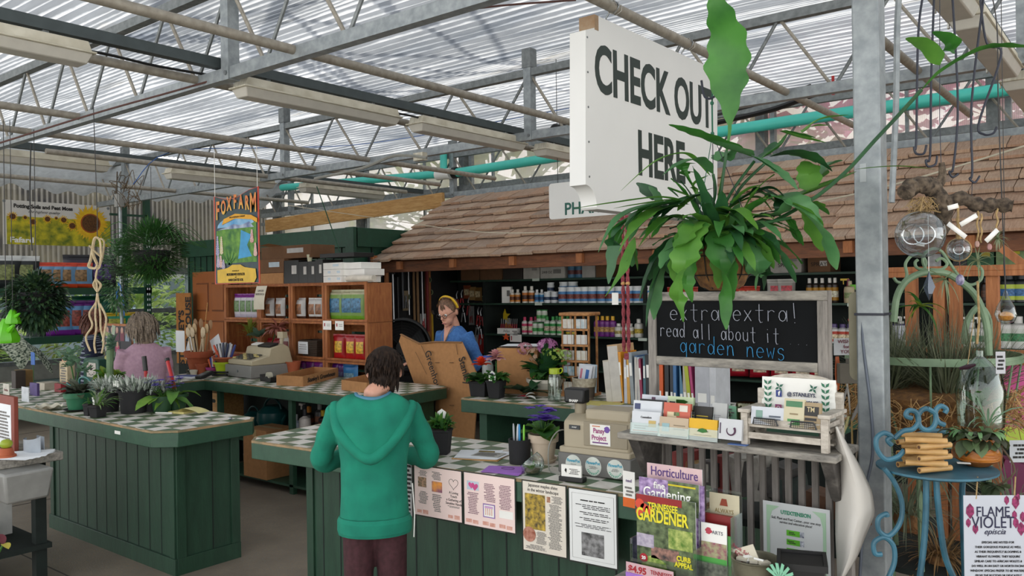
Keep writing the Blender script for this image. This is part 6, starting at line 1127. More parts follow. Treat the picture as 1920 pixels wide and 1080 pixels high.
# soil company banner, hanging
bz=5.5;p0=D(403,355,7.6);wB=G(486,450,'y',p0.y).x-G(402,450,'y',p0.y).x;zt,zb_=G(445,353,'y',p0.y).z,G(445,532,'y',p0.y).z;h=zt-zb_;w=wB
t=T('hanging_banner','tall painted garden banner lettered FOXFARM with yellow lower panel','banner',(G(402,450,'y',p0.y).x,p0.y,zb_));bn=[(0,0),(w,0),(w,h*.99),(w*.97,h*.985),(w*.8,h*.97),(w*.5,h*.90),(w*.25,h*.905),(.0,h*.95)]
P(t,'banner_cloth',MB().pxz(bn,.006,mat('#c03c20',.5)));ins=[(w*.5+(x-w*.5)*.95,h*.5+(z-h*.5)*.985) for x,z in bn];P(t,'painted_ground',MB().pxz(ins,.001,mat('#16263c',.5,c2='#24443c',sc=14),-.001))
sk=[(w*.5+w*.42*cos(k*pi/12),h*.60+h*.11*sin(k*pi/12)) for k in range(13)];P(t,'sky_scene',MB().pxz(sk[::-1]+[(w*.92,h*.60)],.001,mat('#3c8cc0',c2='#a8c8dc',sc=6),-.003));P(t,'meadow',MB().pxz([(w*.06,h*.22),(w*.95,h*.22),(w*.95,h*.64),(w*.7,h*.585),(w*.45,h*.60),(w*.06,h*.57)],.001,mat('#1c5c24',c2='#6c9c34',sc=14),-.004));P(t,'mountains',MB().pxz([(w*.1,h*.58),(w*.9,h*.58),(w*.8,h*.64),(w*.62,h*.61),(w*.45,h*.63),(w*.3,h*.60)],.001,mat('#5c6c94',c2='#b8c4d4',sc=12),-.005));P(t,'stream',MB().pxz([(w*.55,h*.26),(w*.85,h*.28),(w*.75,h*.4),(w*.85,h*.5),(w*.62,h*.56),(w*.6,h*.42)],.001,mat('#3c94c4'),-.0055))
b=MB()
for k in range(16):a5=rad(30+k*8);x5=w*(.34+.015*(k% 3));b.pxz([(x5-.004,h*.2),(x5+.004,h*.2),(x5+.18*w*cos(a5)*1.6+.004,h*(.22+.17*sin(a5)))],.001,mat('#2c6c34',c2='#5c9c5c',sc=30),-.007)
P(t,'painted_leaves',b);b=MB()
for (u,v0,v1,c5) in ((.09,.33,.53,'#3c54b0'),(.18,.34,.52,'#c8b870'),(.1,.2,.32,'#7c6cb8'),(.16,.2,.31,'#c08070'),(.22,.18,.26,'#4c3c94'),(.86,.44,.56,'#b84c4c'),(.93,.3,.42,'#c87868')):
 for k in range(8):q=v0+(v1-v0)*k/8;r5_=.045*w*(1-.6*k/8)*1.6;b.sph((w*u,-.008,h*q),r5_*.6,mat(c5,c2='#d0c8c0',sc=90),7,4,.7,sy=.1)
P(t,'painted_flowers',b);P(t,'yellow_panel',MB().pxz([(w*.08,h*.0+.01),(w*.9,h*.01),(w*.95,h*.06),(w*.93,h*.15),(w*.7,h*.17),(w*.6,h*.20),(w*.42,h*.20),(w*.32,h*.17),(w*.08,h*.15)],.001,mat('#d0a81c',.5),-.009));P(t,'ribbon',MB().pxz([(w*.2,h*.63),(w*.5,h*.685),(w*.85,h*.66),(w*.98,h*.62),(w*.98,h*.665),(w*.85,h*.705),(w*.5,h*.735),(w*.24,h*.69)],.001,mat('#d89c20'),-.009))
for i,ch in enumerate('FOXFARM'):text(t,ch,h*(.27 if i in (0,6) else .20),mat('#c8442c',.5,c2='#e0b440',sc=7),(w*(.11+.132*i),-.010,h*(.80+.03*sin((i-1)*.9)+.008*i)),sx=.56,bold=.006)
text(t,'SOIL & FERTILIZER COMPANY',h*.024,INK,(w*.55,-.0105,h*.70),sx=.9);text(t,'PRODUCERS OF',h*.017,INK,(w*.5,-.0105,h*.135));text(t,'MICROBREWED FERTILIZER',h*.036,INK,(w*.5,-.0105,h*.098),sx=.75,bold=.0008);text(t,'and',h*.02,INK,(w*.5,-.0105,h*.07));text(t,'HANDCRAFTED SOIL',h*.036,INK,(w*.5,-.0105,h*.04),sx=.8,bold=.0008);P(t,'hanging_cord',MB().tube([(w*.97,.003,h*.98),(w*.97,.003,3.0-zb_)],.003,WH,4).tube([(w*.02,.003,h*.94),(w*.02,.003,3.0-zb_)],.003,WH,4))
# ---------------------------------------------------------------- weathered potting bench with chalkboard
BYF,BYB,BZ=2.45,2.68,1.195
t=T('potting_bench','weathered grey slatted wood bench in the right foreground, cards on its shelf','bench')
xl,xr=-1.475,-.775
P(t,'shelf_top',MB().bb(xl-.02,xr+.02,BYF,BYB,BZ-.022,BZ,m_grey),bev=.005)
P(t,'lower_shelf',MB().bb(xl,xr,1.98,BYB,.70,.72,m_grey),bev=.004)
for x in (xl+.03,xr-.015):
 P(t,'bench_leg',MB().bb(x-.018,x+.018,BYB-.03,BYB,0,BZ-.022,m_greyv),bev=.003);P(t,'front_leg',MB().bb(x-.018,x+.018,2.0,2.03,0,.70,m_greyv),bev=.003)
 P(t,'bracket',MB().add([(x-.02,BYF+.02,BZ-.022),(x+.02,BYF+.02,BZ-.022),(x+.02,BYB-.03,BZ-.022),(x-.02,BYB-.03,BZ-.022),(x-.015,BYF+.10,BZ-.15),(x+.015,BYF+.10,BZ-.15),(x+.015,BYB-.03,BZ-.2),(x-.015,BYB-.03,BZ-.2)],[(0,1,2,3),(7,6,5,4),(0,4,5,1),(1,5,6,2),(2,6,7,3),(3,7,4,0)],wood('dark_bracket',[(.3,'#2c2a28'),(.55,'#4c4844'),(.75,'#6c6862')],(3,3,3))),bev=.004)
for k in range(15):
 x=xl+.055+k*.0435;P(t,'slat',MB().bb(x,x+.021,BYB-.022,BYB-.008,.72,BZ-.022,m_slat),bev=.002)
# chalkboard
a,b_=G(1215,548,'y',2.70),G(1553,693,'y',2.70);cw=b_.x-a.x
t=T('chalkboard','framed chalkboard reading extra extra, standing on the grey bench','chalkboard',(a.x,2.70,0));z0,z1=b_.z-.012,a.z;fw=.032
P(t,'black_panel',MB().bb(fw*.6,cw-fw*.6,.004,.012,z0+.01,z1-.01,mat('#0f1113',.8,var=.25,sc=5,spec=.15)))
for nm,q in (('frame_rail',(0,cw,z1-fw,z1)),('frame_rail',(fw,cw-fw,z0,z0+fw)),('frame_stile',(0,fw,BZ-.0,z1-fw)),('frame_stile',(cw-fw,cw,BZ-.0,z1-fw))):
 P(t,nm,MB().bb(q[0],q[1],-.006,.02,q[2],q[3],m_grey if 'rail' in nm else m_greyv),bev=.003)
P(t,'side_edge',MB().bb(cw,cw+.008,.0,.02,BZ,z1,m_greyv))
m_chalk=mat('#a9adb8',.9,var=.25,sc=120);m_chb=mat('#3f92c4',.9,var=.25,sc=120)
zz=z1-z0
# handwriting drawn as chalk strokes: each letter a list of strokes in a unit box (x 0-1, z 0-1 = x-height)
def A_(x0,x1,z0_,z1_,a0,a1,n=9):return [((x0+x1)/2+(x1-x0)/2*cos(rad(a0+(a1-a0)*k/n)),(z0_+z1_)/2+(z1_-z0_)/2*sin(rad(a0+(a1-a0)*k/n))) for k in range(n+1)]
GL_={'e':[[(0,.55),(.9,.55)]+A_(0,.9,0,1,10,310)],'x':[[(0,1),(.8,0)],[(.8,1),(0,0)]],'t':[[(.4,1.6),(.4,.1),(.55,-.15),(.75,-.1)],[(0,1),(.85,1)]],'r':[[(.1,1),(.1,0)],A_(.1,.9,.2,1,150,40)],'a':[A_(0,.8,0,1,30,390),[(.85,1),(.9,0)]],'!':[[(.3,1.7),(.4,.3)],[(.4,-.1),(.43,-.13)]],'d':[A_(0,.8,0,1,30,390),[(.85,1.8),(.85,0)]],'l':[[(.3,1.7),(.35,-.1)]],'b':[[(.05,1.7),(.05,0)],A_(0,.85,0,1,150,-200)],'o':[A_(0,.85,0,1,90,450)],'u':[[(0,1),(.02,.3)]+A_(0,.75,0,.8,190,340),[(.78,1),(.8,0)]],'i':[[(.3,1),(.35,0)],[(.3,1.45),(.31,1.4)]],'.':[[(.2,.0),(.22,-.02)]],'g':[A_(0,.8,0,1,30,390),[(.85,1),(.85,-.7)]+A_(-.4,.85,-1.1,-.2,-10,-150)],'n':[[(.05,1),(.05,0)],[(.05,.4)]+A_(.1,.8,0,1,150,30)+[(.85,0)]],'w':[[(0,1),(.2,.1),(.45,.7),(.7,0),(.95,1.05)]],'s':[A_(.1,.8,.5,1.05,20,260)+A_(.1,.8,-.1,.5,90,-150)],' ':[]}
def chalk(s,x0,x1,zb,xh,slope,m,nm):
 n=len(s);st=(x1-x0)/n
 for i,ch in enumerate(s):
  b=MB()
  for k_,stroke in enumerate(GL_[ch]):b.tube([(x0+st*(i+.75*px_),-.0005,zb+slope*(x0+st*i-.0)+xh*pz) for px_,pz in stroke],.0027,m,5,flat=.4)
  if ch != ' ':P(t,nm,b)
chalk('extra extra!',cw*.14,cw*.88,z1-zz*.38,zz*.135,-.0,m_chalk,'chalk_letter')
chalk('read all about it ...',cw*.075,cw*.93,z1-zz*.60,zz*.115,-.03,m_chalk,'chalk_letter')
chalk('garden news',cw*.20,cw*.80,z1-zz*.80,zz*.13,-.03,m_chb,'chalk_letter')
# little whitewashed bench with the social media board
a,b_=G(1388,836,'y',2.47),G(1552,845,'y',2.47);mw=b_.x-a.x
t=T('miniature_bench','small whitewashed wooden bench holding cards on the grey shelf','bench',(a.x,2.475,BZ));mh=.115
for x in (0,mw-.022):
 P(t,'front_post',MB().bb(x,x+.022,0,.022,0,mh-.012,m_white_w),bev=.002);P(t,'back_post',MB().bb(x,x+.022,.14,.16,0,mh+.05,m_white_w),bev=.002);P(t,'arm_rest',MB().bb(x-.006,x+.03,-.008,.16,mh-.012,mh,m_white_w),bev=.002)
 for z in (.035,.07):P(t,'side_rail',MB().bb(x+.006,x+.014,.022,.14,z,z+.014,m_white_w))
for z in (.022,.066):P(t,'front_rail',MB().bb(.022,mw-.022,.004,.014,z,z+.02,m_white_w),bev=.0015)
P(t,'seat_board',MB().bb(.0,mw,.012,.15,.058,.066,m_white_w));P(t,'low_board',MB().bb(.0,mw,.05,.15,.016,.022,m_white_w))
P(t,'arched_back',MB().pxz([(.02,.06),(mw-.02,.06),(mw-.02,.185)]+[(mw/2+(mw/2-.02)*cos(k*pi/12),.185+.032*sin(k*pi/12)) for k in range(1,12)]+[(.02,.185)],.008,m_white_w,.152),bev=.002)
t=T('painted_board','white board with leaf drawings and STANLEYS.GREENHOUSE lettering','sign',(a.x+.015,2.475+.138,BZ+.068));w,h=mw-.035,.135
P(t,'board',MB().at(rx=-.08).bb(0,w,-.003,0,0,h,WH));R_=(pi/2-.08,0,0);m_navy=mat('#2a2f4c')
text(t,'@ STANLEYS.',.017,m_navy,(w*.56,-.0045,h*.62),R_,sx=.9,bold=.0004);text(t,'GREENHOUSE',.016,m_navy,(w*.60,-.0045,h*.44),R_,sx=.85,bold=.0004);text(t,'@ STANLEYS.',.017,m_navy,(w*.56,-.0045,h*.26),R_,sx=.9,bold=.0004)
P(t,'social_icon',MB().bb(w*.21,w*.29,-.005,-.004,h*.54,h*.70,mat('#2c3c7c')));text(t,'f',.018,WH,(w*.255,-.0055,h*.62),R_,bold=.001);P(t,'social_icon',MB().bb(w*.2,w*.29,-.007,-.006,h*.2,h*.36,mat('#a8503c',c2='#6c3c8c',sc=60)));P(t,'icon_ring',MB().tube([(w*.245+.005*cos(k*pi/6),-.0075,h*.28+.005*sin(k*pi/6)) for k in range(12)],.0008,WH,4,closed=True))
b=MB()
for s,cx_ in ((1,.1),(-1,.88)):
 for k in range(6):
  for q in (-1,1):b.pxz([(w*cx_+x,z) for x,z in [(0,h*(.12+.14*k)),(q*.010,h*(.16+.14*k)),(q*.013,h*(.24+.14*k)),(q*.003,h*(.2+.14*k))]],.0004,mat('#2c6c50'),-.0065)
 for q in range(4):aa=q*pi/2+.6;b.pxz([(w*(cx_+.16*s)+x,h*.78+z) for x,z in [(0,0),(.008*cos(aa-.5),.008*sin(aa-.5)),(.017*cos(aa),.017*sin(aa)),(.008*cos(aa+.5),.008*sin(aa+.5))]],.0004,mat('#1f5c48'),-.0068)
P(t,'leaf_drawing',b)
# card holders
def cards(label,pc,pb,wp,hp,c_,y,txt=None,ts=.012,acc=None,rz=0,grp='business card stacks on the grey bench',z=None,stack=.012,holder=True,tc=None):
 a=G(pc,pb,'y',y);D_=1541/((a-V((0,0,0))).dot(V((-.6225,.7826,0))));w,h=wp/D_/.87,hp/D_
 t=T('business_cards',label,'cards',(a.x,y,(BZ if z is None else z)),rz,grp);zb=0 if z is not None else max(0,a.z-BZ)
 P(t,'card_stack',MB().at((0,0,zb),rx=-.16).bb(-w/2,w/2,0,stack,.002,h,mat(c_,.6,var=.04)))
 if holder:P(t,'clear_holder',MB().at(rx=-.16).bb(-w/2-.003,w/2+.003,-.004,-.0025,0,zb+h*.45,GL).bb(-w/2-.004,-w/2-.0025,-.004,stack+.004,0,zb+h*.6,GL).bb(w/2+.0025,w/2+.004,-.004,stack+.004,0,zb+h*.6,GL).bb(-w/2,w/2,-.004,.03,0,.0015,GL))
 R=(pi/2-.16,0,0)
 if txt:text(t,txt,ts,mat(tc or '#2a2a2c'),(0,.0+(zb+h*.7)*.16-.001,zb+h*.72),R,sx=.85,bold=.0003)
 if acc:
  e=MB().at((0,-.0008,zb),rx=-.16)
  for (x0,x1,q0,q1,cc_) in acc:e.bb(w*x0,w*x1,-.0006,0,h*q0,h*q1,mat(cc_,.6))
  P(t,'card_print',e)
 return t,w,h,zb
gtx=lambda *q:list(q)
tl3=[(-.4,.1,.30,.34,'#8c8c90'),(-.4,.0,.2,.24,'#8c8c90')]
cards('white cards with navy star mark, front left of the bench shelf',1210,812,50,40,'#c8ccd0',2.462,'Counselors',.010,tl3+[(.1,.35,.3,.6,'#b8a060'),(-.45,.45,.08,.11,'#c86c4c')],rz=.1)
cards('white cards standing behind the front left ones',1213,788,50,36,'#ccd0d4',2.50,'Attorney',.010,[(-.45,-.25,.55,.85,'#3c4468')],rz=.1)
cards('black cards with yellow capitals at the back left',1222,775,46,26,'#2c2c2c',2.53,"RUFFER'S",.013,None,tc='#c8c820')
cards('white cards with purple tree mark, tallest at the back left',1227,765,48,24,'#c8ccd4',2.57,None,.01,[(-.12,.02,.35,.85,'#5c3c54'),(.05,.3,.4,.5,'#6c6c74')])
cards('wood pattern cards with a pale blue circle',1262,817,52,34,'#b8a58c',2.462,None,.01,[(-.4,-.15,.2,.65,'#8cacb0'),(.0,.4,.35,.4,'#7c6c54'),(.0,.4,.55,.6,'#7c6c54')])
cards('red and cream strawberry patterned cards',1268,790,48,34,'#c0604c',2.50,None,.01,[(-.35,.0,.1,.5,'#d0c09c'),(.1,.4,.55,.9,'#d4ccc0'),(-.1,.1,.3,.5,'#5c7c48')])
cards('pale green cards with a black bird',1275,768,46,24,'#b8c8a0',2.56,'BIRDS CREEK',.008,[(-.42,-.2,.2,.6,'#2c2c2c')])
t,w,h,zb=cards('yellow cards with a green tree in a clear holder',1317,820,50,34,'#d8a81c',2.465,None,.01,[(-.3,.3,.1,.14,'#8c6c10'),(-.2,.2,.3,.36,'#6c5410')])
P(t,'tree_print',MB().pxz([(-.018,.030),(0,.026),(.018,.030),(.012,.038),(0,.041),(-.012,.038)],.0005,mat('#2c6c2c'),-.0005+.0))
cards('black card with round yellow print',1316,794,34,32,'#23211c',2.53,'Perfection',.007,[(-.3,.3,.2,.3,'#b8a030'),(-.3,.3,.4,.46,'#b8a030')],tc='#c8b040')
cards('grey translucent cards at the middle of the shelf',1348,790,26,34,'#b0b2b0',2.54,'Architectural',.006,tl3)
t,w,h,zb=cards('square white card with a plum feather ring',1368,826,40,40,'#c4c6c8',2.455,'alteriden',.009,[(-.45,-.4,.3,.8,'#4c3c50')],holder=False)
P(t,'ring_print',MB().at((0,-.0015,zb+h*.5),rx=-.16).tube([(.003+.014*cos(rad(a_)),h*.08,.014*sin(rad(a_))-.002) for a_ in range(150,420,18)],[.001+.0002*k for k in range(15)],mat('#4c2c44'),6))
S('blue_card','blue card lying flat at the shelf edge','card',MB().bb(-.03,.03,-.012,.012,0,.002,mat('#4c6ca8')),(G(1385,829,'y',2.47).x,2.466,BZ+.0005),.0)
cards('white florist cards in a mesh holder on the small bench',1438,786,54,34,'#c8ccd2',2.478,None,.01,[(-.35,-.15,.3,.8,'#7c9c90'),(.05,.4,.45,.55,'#5c6470'),(.05,.4,.3,.38,'#5c6470')],z=BZ+.068,holder=False,rz=.05,grp='cards on the small bench')
cards('cream wedding cards with green leaves on the small bench',1487,790,34,54,'#c8bfa0',2.478,None,.01,[(-.4,.4,.72,.92,'#4c7c58'),(-.3,.3,.1,.3,'#4c8c50'),(-.2,.2,.45,.5,'#8c7c5c')],z=BZ+.068,holder=False,rz=-.05,grp='cards on the small bench')
cards('kraft cards with TM in a dark badge on the small bench',1519,795,32,50,'#a08c6c',2.478,'TM',.02,[(-.4,.4,.5,.85,'#2c2a28'),(-.3,.3,.32,.42,'#2c2a28')],z=BZ+.068,holder=False,rz=-.05,grp='cards on the small bench',tc='#c8b890')
for px,l in ((1435,'left'),(1506,'right')):
 a=G(px,790,'y',2.468);b=MB()
 for k in range(12):b.tube([(-.036+k*.0065,0,0),(-.036+k*.0065,0,.018)],.0006,BK,4)
 for z in (.0,.006,.012,.018):b.tube([(-.038,0,z),(.038,0,z)],.0007,BK,4)
 b.tube([(-.04,0,0),(-.036,0,.02),(.03,0,.02),(.04,0,0)],.0022,mat('#4c4e50',.4,.6),6);S('mesh_holder',l+' black wire mesh card holder on the small bench','holder',b,(a.x,2.468,BZ+.070))
# garden gloves, note and plant behind
a=G(1300,790,'y',2.62);t=T('potted_plant','dark green broad leaved plant behind the card holders','plant',(a.x,2.63,BZ));pot(t,.03,.024,.03,BKM);foliage(t,10,.01,.12,.05,[G3,G1],.03,(5,60),1.1,seed=33,n_=6)
a=G(1362,765,'y',2.60);t=T('mint_note','mint green note paper clipped above the card holders','note',(a.x,2.62,BZ));P(t,'paper',MB().at(ry=.06).bb(-.035,.03,0,.001,.02,.098,mat('#8cc4a0',.7)));lines(t,-.02,.02,.06,.09,3,INKG)
a=G(1388,770,'y',2.62);t=T('work_glove','off white cotton work glove lying behind the small bench','glove',(a.x,2.6,BZ),.2);gm=mat('#aaa294',.9,bump=.3);b=MB().box((0,0,.03),(.06,.04,.03),gm,.8)
for k in range(4):b.tube([(.02,-.02+.013*k,.03),(.06,-.025+.015*k,.035+.004*k),(.075,-.025+.015*k,.02)],.0075,gm,6)
P(t,'glove_body',b,bev=.006)
a=G(1385,730,'y',2.63);t=T('mesh_bin','smoky glass jar behind the gloves','jar',(a.x+.02,2.64,BZ));P(t,'jar_body',MB().lathe([(.03,0),(.033,.1),(.03,.11)],glass('#9c9c84',.6),n=16))
# racks on the lower shelf
LZ=.72
def gp(px,py,y):return G(px,py,'y',y)
def sheetbox(t,name,pa,pb,y,m,th=.006,z0=None,lean=0):
 a,b=gp(*pa,y),gp(*pb,y);P(t,name,MB().bb(a.x-t.location.x,b.x-t.location.x,y-t.location.y,y-t.location.y+th,(z0 if z0 is not None else b.z)-t.location.z,a.z-t.location.z,m));return a.x,b.x,(z0 if z0 is not None else b.z),a.z
m_gardn=mat('#22301c',.3,c2='#74845c',sc=46,det=8,key='gardenpic');m_hosta=mat('#4c7424',.3,c2='#b4bc6c',sc=60,key='hosta');m_pur=mat('#5c3c74',.3,c2='#b8a0c8',sc=60,key='purpic');m_pinkp=mat('#b08c9c',.3,c2='#d4b8b4',sc=6,key='pinkpic')
def mag(label,x0,x1,z1_,y,m,cover):
 t=T('magazine',label,'magazine',(x0,y,LZ+.012),0,'magazines in the clear rack');w=x1-x0;h=z1_-LZ-.012
 P(t,'pages',MB().bb(.001,w-.001,.001,.006,0,h-.001,PAPER));P(t,'cover',MB().bb(0,w,0,.001,0,h,m));return t,w,h
a,b_=gp(1213,867,2.30),gp(1316,885,2.30);t,w,h=mag('pink Horticulture magazine, rearmost and tallest in the clear rack',a.x,b_.x,a.z,2.30,m_pinkp,0)
text(t,'Horticulture',.040,mat('#4c3070'),(w*.5,-.0008,h-.024),sx=.80,bold=.0002)
a,b_=gp(1198,892,2.265),gp(1317,905,2.265);t,w,h=mag('purple and green Fine Gardening magazine, middle of the clear rack',a.x,b_.x-.012,a.z-.002,2.265,m_pur,0)
panel(t,w*.5,w,h-.10,h,m_gardn,'cover_photo',y=-.0004);text(t,'fine',.03,WH,(w*.35,-.0012,h-.020),sx=.9,bold=.0003);text(t,'Gardening',.046,WH,(w*.47,-.0012,h-.045),sx=.84,bold=.0004);P(t,'yellow_strip',MB().bb(w*.5,w*.95,-.0015,-.001,h-.014,h-.009,mat('#c8b81c')))
P(t,'second_copy',MB().bb(.01,w+.012,.008,.014,0,h-.004,m_pur))
a,b_=gp(1193,925,2.235),gp(1300,940,2.235);t,w,h=mag('green Tennessee Gardener magazine, front of the clear rack',a.x,b_.x+.006,a.z,2.235,m_gardn,0)
m_y=mat('#d8cc2c');panel(t,0,w*.78,h-.022,h-.0,mat('#8c1c1c'),'red_banner',y=-.0004);text(t,'TENNESSEE',.030,m_y,(w*.46,-.0014,h-.032),sx=.66,bold=.0008);text(t,'GARDENER',.046,m_y,(w*.44,-.0014,h-.062),sx=.74,bold=.0012,sy=1.15)
b=MB()
for k,(x,z,r_) in enumerate(((.06,.03,.016),(.14,.04,.014),(.22,.045,.014),(.05,.055,.012))):b.pxz([(w*x+r_*cos(q*pi/6),h-z+r_*sin(q*pi/6)) for q in range(12)],.0004,mat('#c8442c'),-.0012)
P(t,'tomato_print',b);panel(t,w*.25,w*.72,h-.19,h-.155,mat('#a87c6c',c2='#302c2c',sc=60),'path_photo',y=-.0005);P(t,'hosta_photo',MB().pxz([(w*.05,h-.25),(w*.55,h-.25),(w*.5,h-.2),(w*.3,h-.18),(w*.1,h-.195)],.0005,m_hosta,-.0009));P(t,'round_badge',MB().pxz([(w*.12+.014*cos(q*pi/9),h-.195+.014*sin(q*pi/9)) for q in range(18)],.0005,mat('#a01c28'),-.0016));text(t,'20',.014,WH,(w*.12,-.0022,h-.195),bold=.0005)
text(t,'CURB\nAPPEAL',.021,m_y,(w*.80,-.0014,h-.185),sx=.85,bold=.0008,sp=.9)
for x0,x1,z0,z1_ in ((.0,.3,.12,.16),(.55,.95,.09,.15)):panel(t,w*x0,w*x1,h-z1_,h-z0,m_hosta if x0 else mat('#8c8498',c2='#b8b0bc',sc=60),'cover_photo',y=-.0006)
x0=a.x;t=T('magazine_rack','clear stepped plastic rack holding the garden magazines','rack',(x0,2.2,LZ))
P(t,'rack_shell',MB().bb(-.012,.20,.012,.014,0,.14,GL).bb(-.012,-.009,.012,.14,0,.2,GL).bb(.2,.203,.012,.14,0,.2,GL).bb(-.012,.203,.012,.14,0,.003,GL).bb(-.012,-.009,.075,.14,0,.3,GL).bb(.2,.203,.075,.14,0,.3,GL))
P(t,'price_strip',MB().bb(-.022,.14,.004,.006,.09,.128,mat('#c8a4a8')));text(t,'$4.95',.028,mat('#a01c28'),(.018,.003,.109),bold=.0008);text(t,'TENNESSEE',.018,mat('#a01c28'),(.1,.003,.112),sx=.8)
P(t,'purple_strip',MB().bb(-.022,.04,.001,.003,.07,.097,mat('#9c6cc0')))
# brochure holder
a,b_=gp(1330,922,2.33),gp(1386,948,2.33);x0=a.x;w=b_.x-a.x;t=T('brochure_rack','narrow clear brochure rack topped by a cream card','rack',(x0,2.33,LZ))
P(t,'rack_shell',MB().bb(-.004,w+.004,-.07,-.068,0,.16,GL).bb(-.004,-.002,-.07,.01,0,.3,GL).bb(w+.002,w+.004,-.07,.01,0,.3,GL).bb(-.004,w+.004,.01,.012,0,.36,GL));hz=a.z-LZ
P(t,'header_card',MB().bb(0,w,0,.002,.2,hz,mat('#c0b89c')));text(t,'ALWAYS',.018,mat('#8c7c50'),(w/2,-.001,hz-.052),sx=.85);P(t,'figure_print',MB().pxz([(w*.35,hz-.036),(w*.62,hz-.036),(w*.58,hz-.015),(w*.42,hz-.015)],.0006,mat('#8c3c24'),-.001))
t2_=gp(1330,963,2.30).z;t=T('brochure','red backed brochure right behind the arts brochure','brochure',(x0,2.30,LZ+.01),0,'brochures in the narrow rack');P(t,'paper',MB().bb(0,w,0,.012,0,t2_-LZ-.01,mat('#7c1c1c',.4)))
t=T('brochure','arts brochure with a pink flower photo, frontmost in the narrow rack','brochure',(x0,2.27,LZ+.01),0,'brochures in the narrow rack');h=t2_-LZ-.03;P(t,'paper',MB().bb(0,w*.85,0,.004,0,h,WH));text(t,'ARTS',.015,mat('#6c6c74'),(w*.55,-.001,h-.025));panel(t,0,w*.85,h-.10,h-.055,mat('#8c3c5c',c2='#a8b080',sc=60),'flower_photo');panel(t,0,w*.85,h-.118,h-.1,mat('#4c9c44'),'green_band');panel(t,0,w*.85,h-.22,h-.118,mat('#2c2c28',c2='#b0a898',sc=60),'rock_photo')
P(t,'flower_mark',MB().pxz([(w*.25+.010*cos(q*pi/8)*(1+.25*cos(q*2.5)),h-.022+.010*sin(q*pi/8)) for q in range(16)],.0005,mat('#b03c4c'),-.001))
for i,c_ in enumerate(('#4c8c44','#c88c2c','#b06c8c')):S('brochure',['green','amber','pink'][i]+' edged brochure sticking out at the right of the narrow rack','brochure',MB().bb(w*.86+i*.002,w*.97+i*.0015,0,.003,.01,h-.02-.01*i,mat(c_)),(x0,2.275+.006*i,LZ),group='brochures in the narrow rack')
# flyer, bucket, staked card, black pot
a,b_=gp(1426,940,2.60),gp(1552,958,2.60);w=b_.x-a.x;t=T('extension_flyer','white flyer with green rounded corners propped against the slats','flyer',(a.x,2.62,LZ));h=a.z-LZ
P(t,'paper',MB().bb(0,w,0,.0015,0,h,mat('#c4c8c8',.6,var=.02)));g1=mat('#8cb490',c2='#b0c8b0',sc=4)
b=MB()
for s in (0,1):
 xx=[(.012,0),(.012,h-.012),(.055,h-.012),(.03,h-.03),(.022,h-.06),(.022,0)];b.pxz([(x if s== 0 else w-x,z) for x,z in xx][::(1 if s== 0 else -1)],.0004,g1,-.001)
P(t,'green_border',b);text(t,'UTEXTENSION',.017,mat('#3c8c6c'),(w*.5,-.001,h-.03),sx=.85,bold=.0006);text(t,'Soil, Plant and Pest Center...your one stop\nservice and education place!',.0115,mat('#4c4c4c'),(w*.5,-.001,h-.056),sx=.8)
for k in range(4):P(t,'green_button',MB().bb(w*.36,w*.58,-.0012,-.0006,h-.102-k*.029,h-.084-k*.029,mat('#5cac2c')));P(t,'button_print',MB().bb(w*.56,w*.62,-.0016,-.0012,h-.102-k*.029,h-.084-k*.029,mat('#c8ccd4',c2='#1c2c4c',sc=120)));lines(t,w*.37,w*.5,h-.098-k*.029,h-.088-k*.029,2,INK,y=-.0013,seed=k)
lines(t,w*.11,w*.33,h-.22,h-.17,5,INK)
a=gp(1424,1000,2.3);t=T('galvanised_bucket','small rusty galvanised bucket holding folded papers','bucket',(a.x-.0,2.27,LZ));m_bk=mat('#5c5848',.5,.5,c2='#7c7864',sc=20)
zt=G(1424,1050,'y',2.27).z-LZ;P(t,'bucket_body',MB().lathe([(.045,0),(.066,zt),(.07,zt+.003),(.066,zt+.006),(.062,zt),(.045,.01)],m_bk,n=28));P(t,'bail_handle',MB().tube(cat([(.066,0,zt-.01),(.075,-.03,zt-.04),(.05,-.07,zt-.07),(0,-.08,zt-.08)],5),.002,WIRE,6))
bx0=t.location.copy()
for k in range(5):S('folded_paper',['leftmost','second','middle','fourth','rightmost'][k]+' crumpled paper slip in the galvanised bucket','paper',MB().at(rz=k,rx=.5*(k% 2)).box((0,0,0),(.03,.022,.008),WH if k% 2 else CREAM),(bx0.x-.035+.016*k,bx0.y-.01+.01*(k% 2),LZ+zt-.002),group='paper slips in the bucket')
t=T('staked_card','white handwritten card on a stake in the galvanised bucket','sign',(bx0.x+.028,bx0.y+.01,LZ+.03));b=MB().at(ry=-.42);b.bb(-.012,.012,0,.003,0,.125,WH).bb(-.045,.045,-.001,.002,.12,.20,CREAM);P(t,'card',b)
tt=MB();R=(pi/2,-.42,0);mr_=mat('#a83c50')
text(t,'50% off',.019,mr_,(-.07,-.002,.157),(pi/2,.42,0));text(t,'Book Sale',.015,mr_,(-.075,-.002,.178),(pi/2,.42,0));text(t,'Small',.015,mr_,(-.062,-.002,.138),(pi/2,.42,0))
a=gp(1508,1050,2.3);t=T('black_planter','empty square black plastic planter in front of the flyer','planter',(a.x,2.28,LZ),.35);zt=gp(1508,1050,2.28).z-LZ
P(t,'planter_body',MB().box((0,0,zt/2),(.105,.105,zt),BK,1.15),bev=.004);P(t,'planter_rim',MB().bb(-.066,.066,-.066,-.056,zt-.012,zt+.006,BK).bb(-.066,.066,.056,.066,zt-.012,zt+.006,BK).bb(-.066,-.056,-.056,.056,zt-.012,zt+.006,BK).bb(.056,.066,-.056,.056,zt-.012,zt+.006,BK));P(t,'inside',MB().bb(-.056,.056,-.056,.056,zt-.01,zt-.001,m_dark))
b=MB();a=gp(1462,1085,2.17)
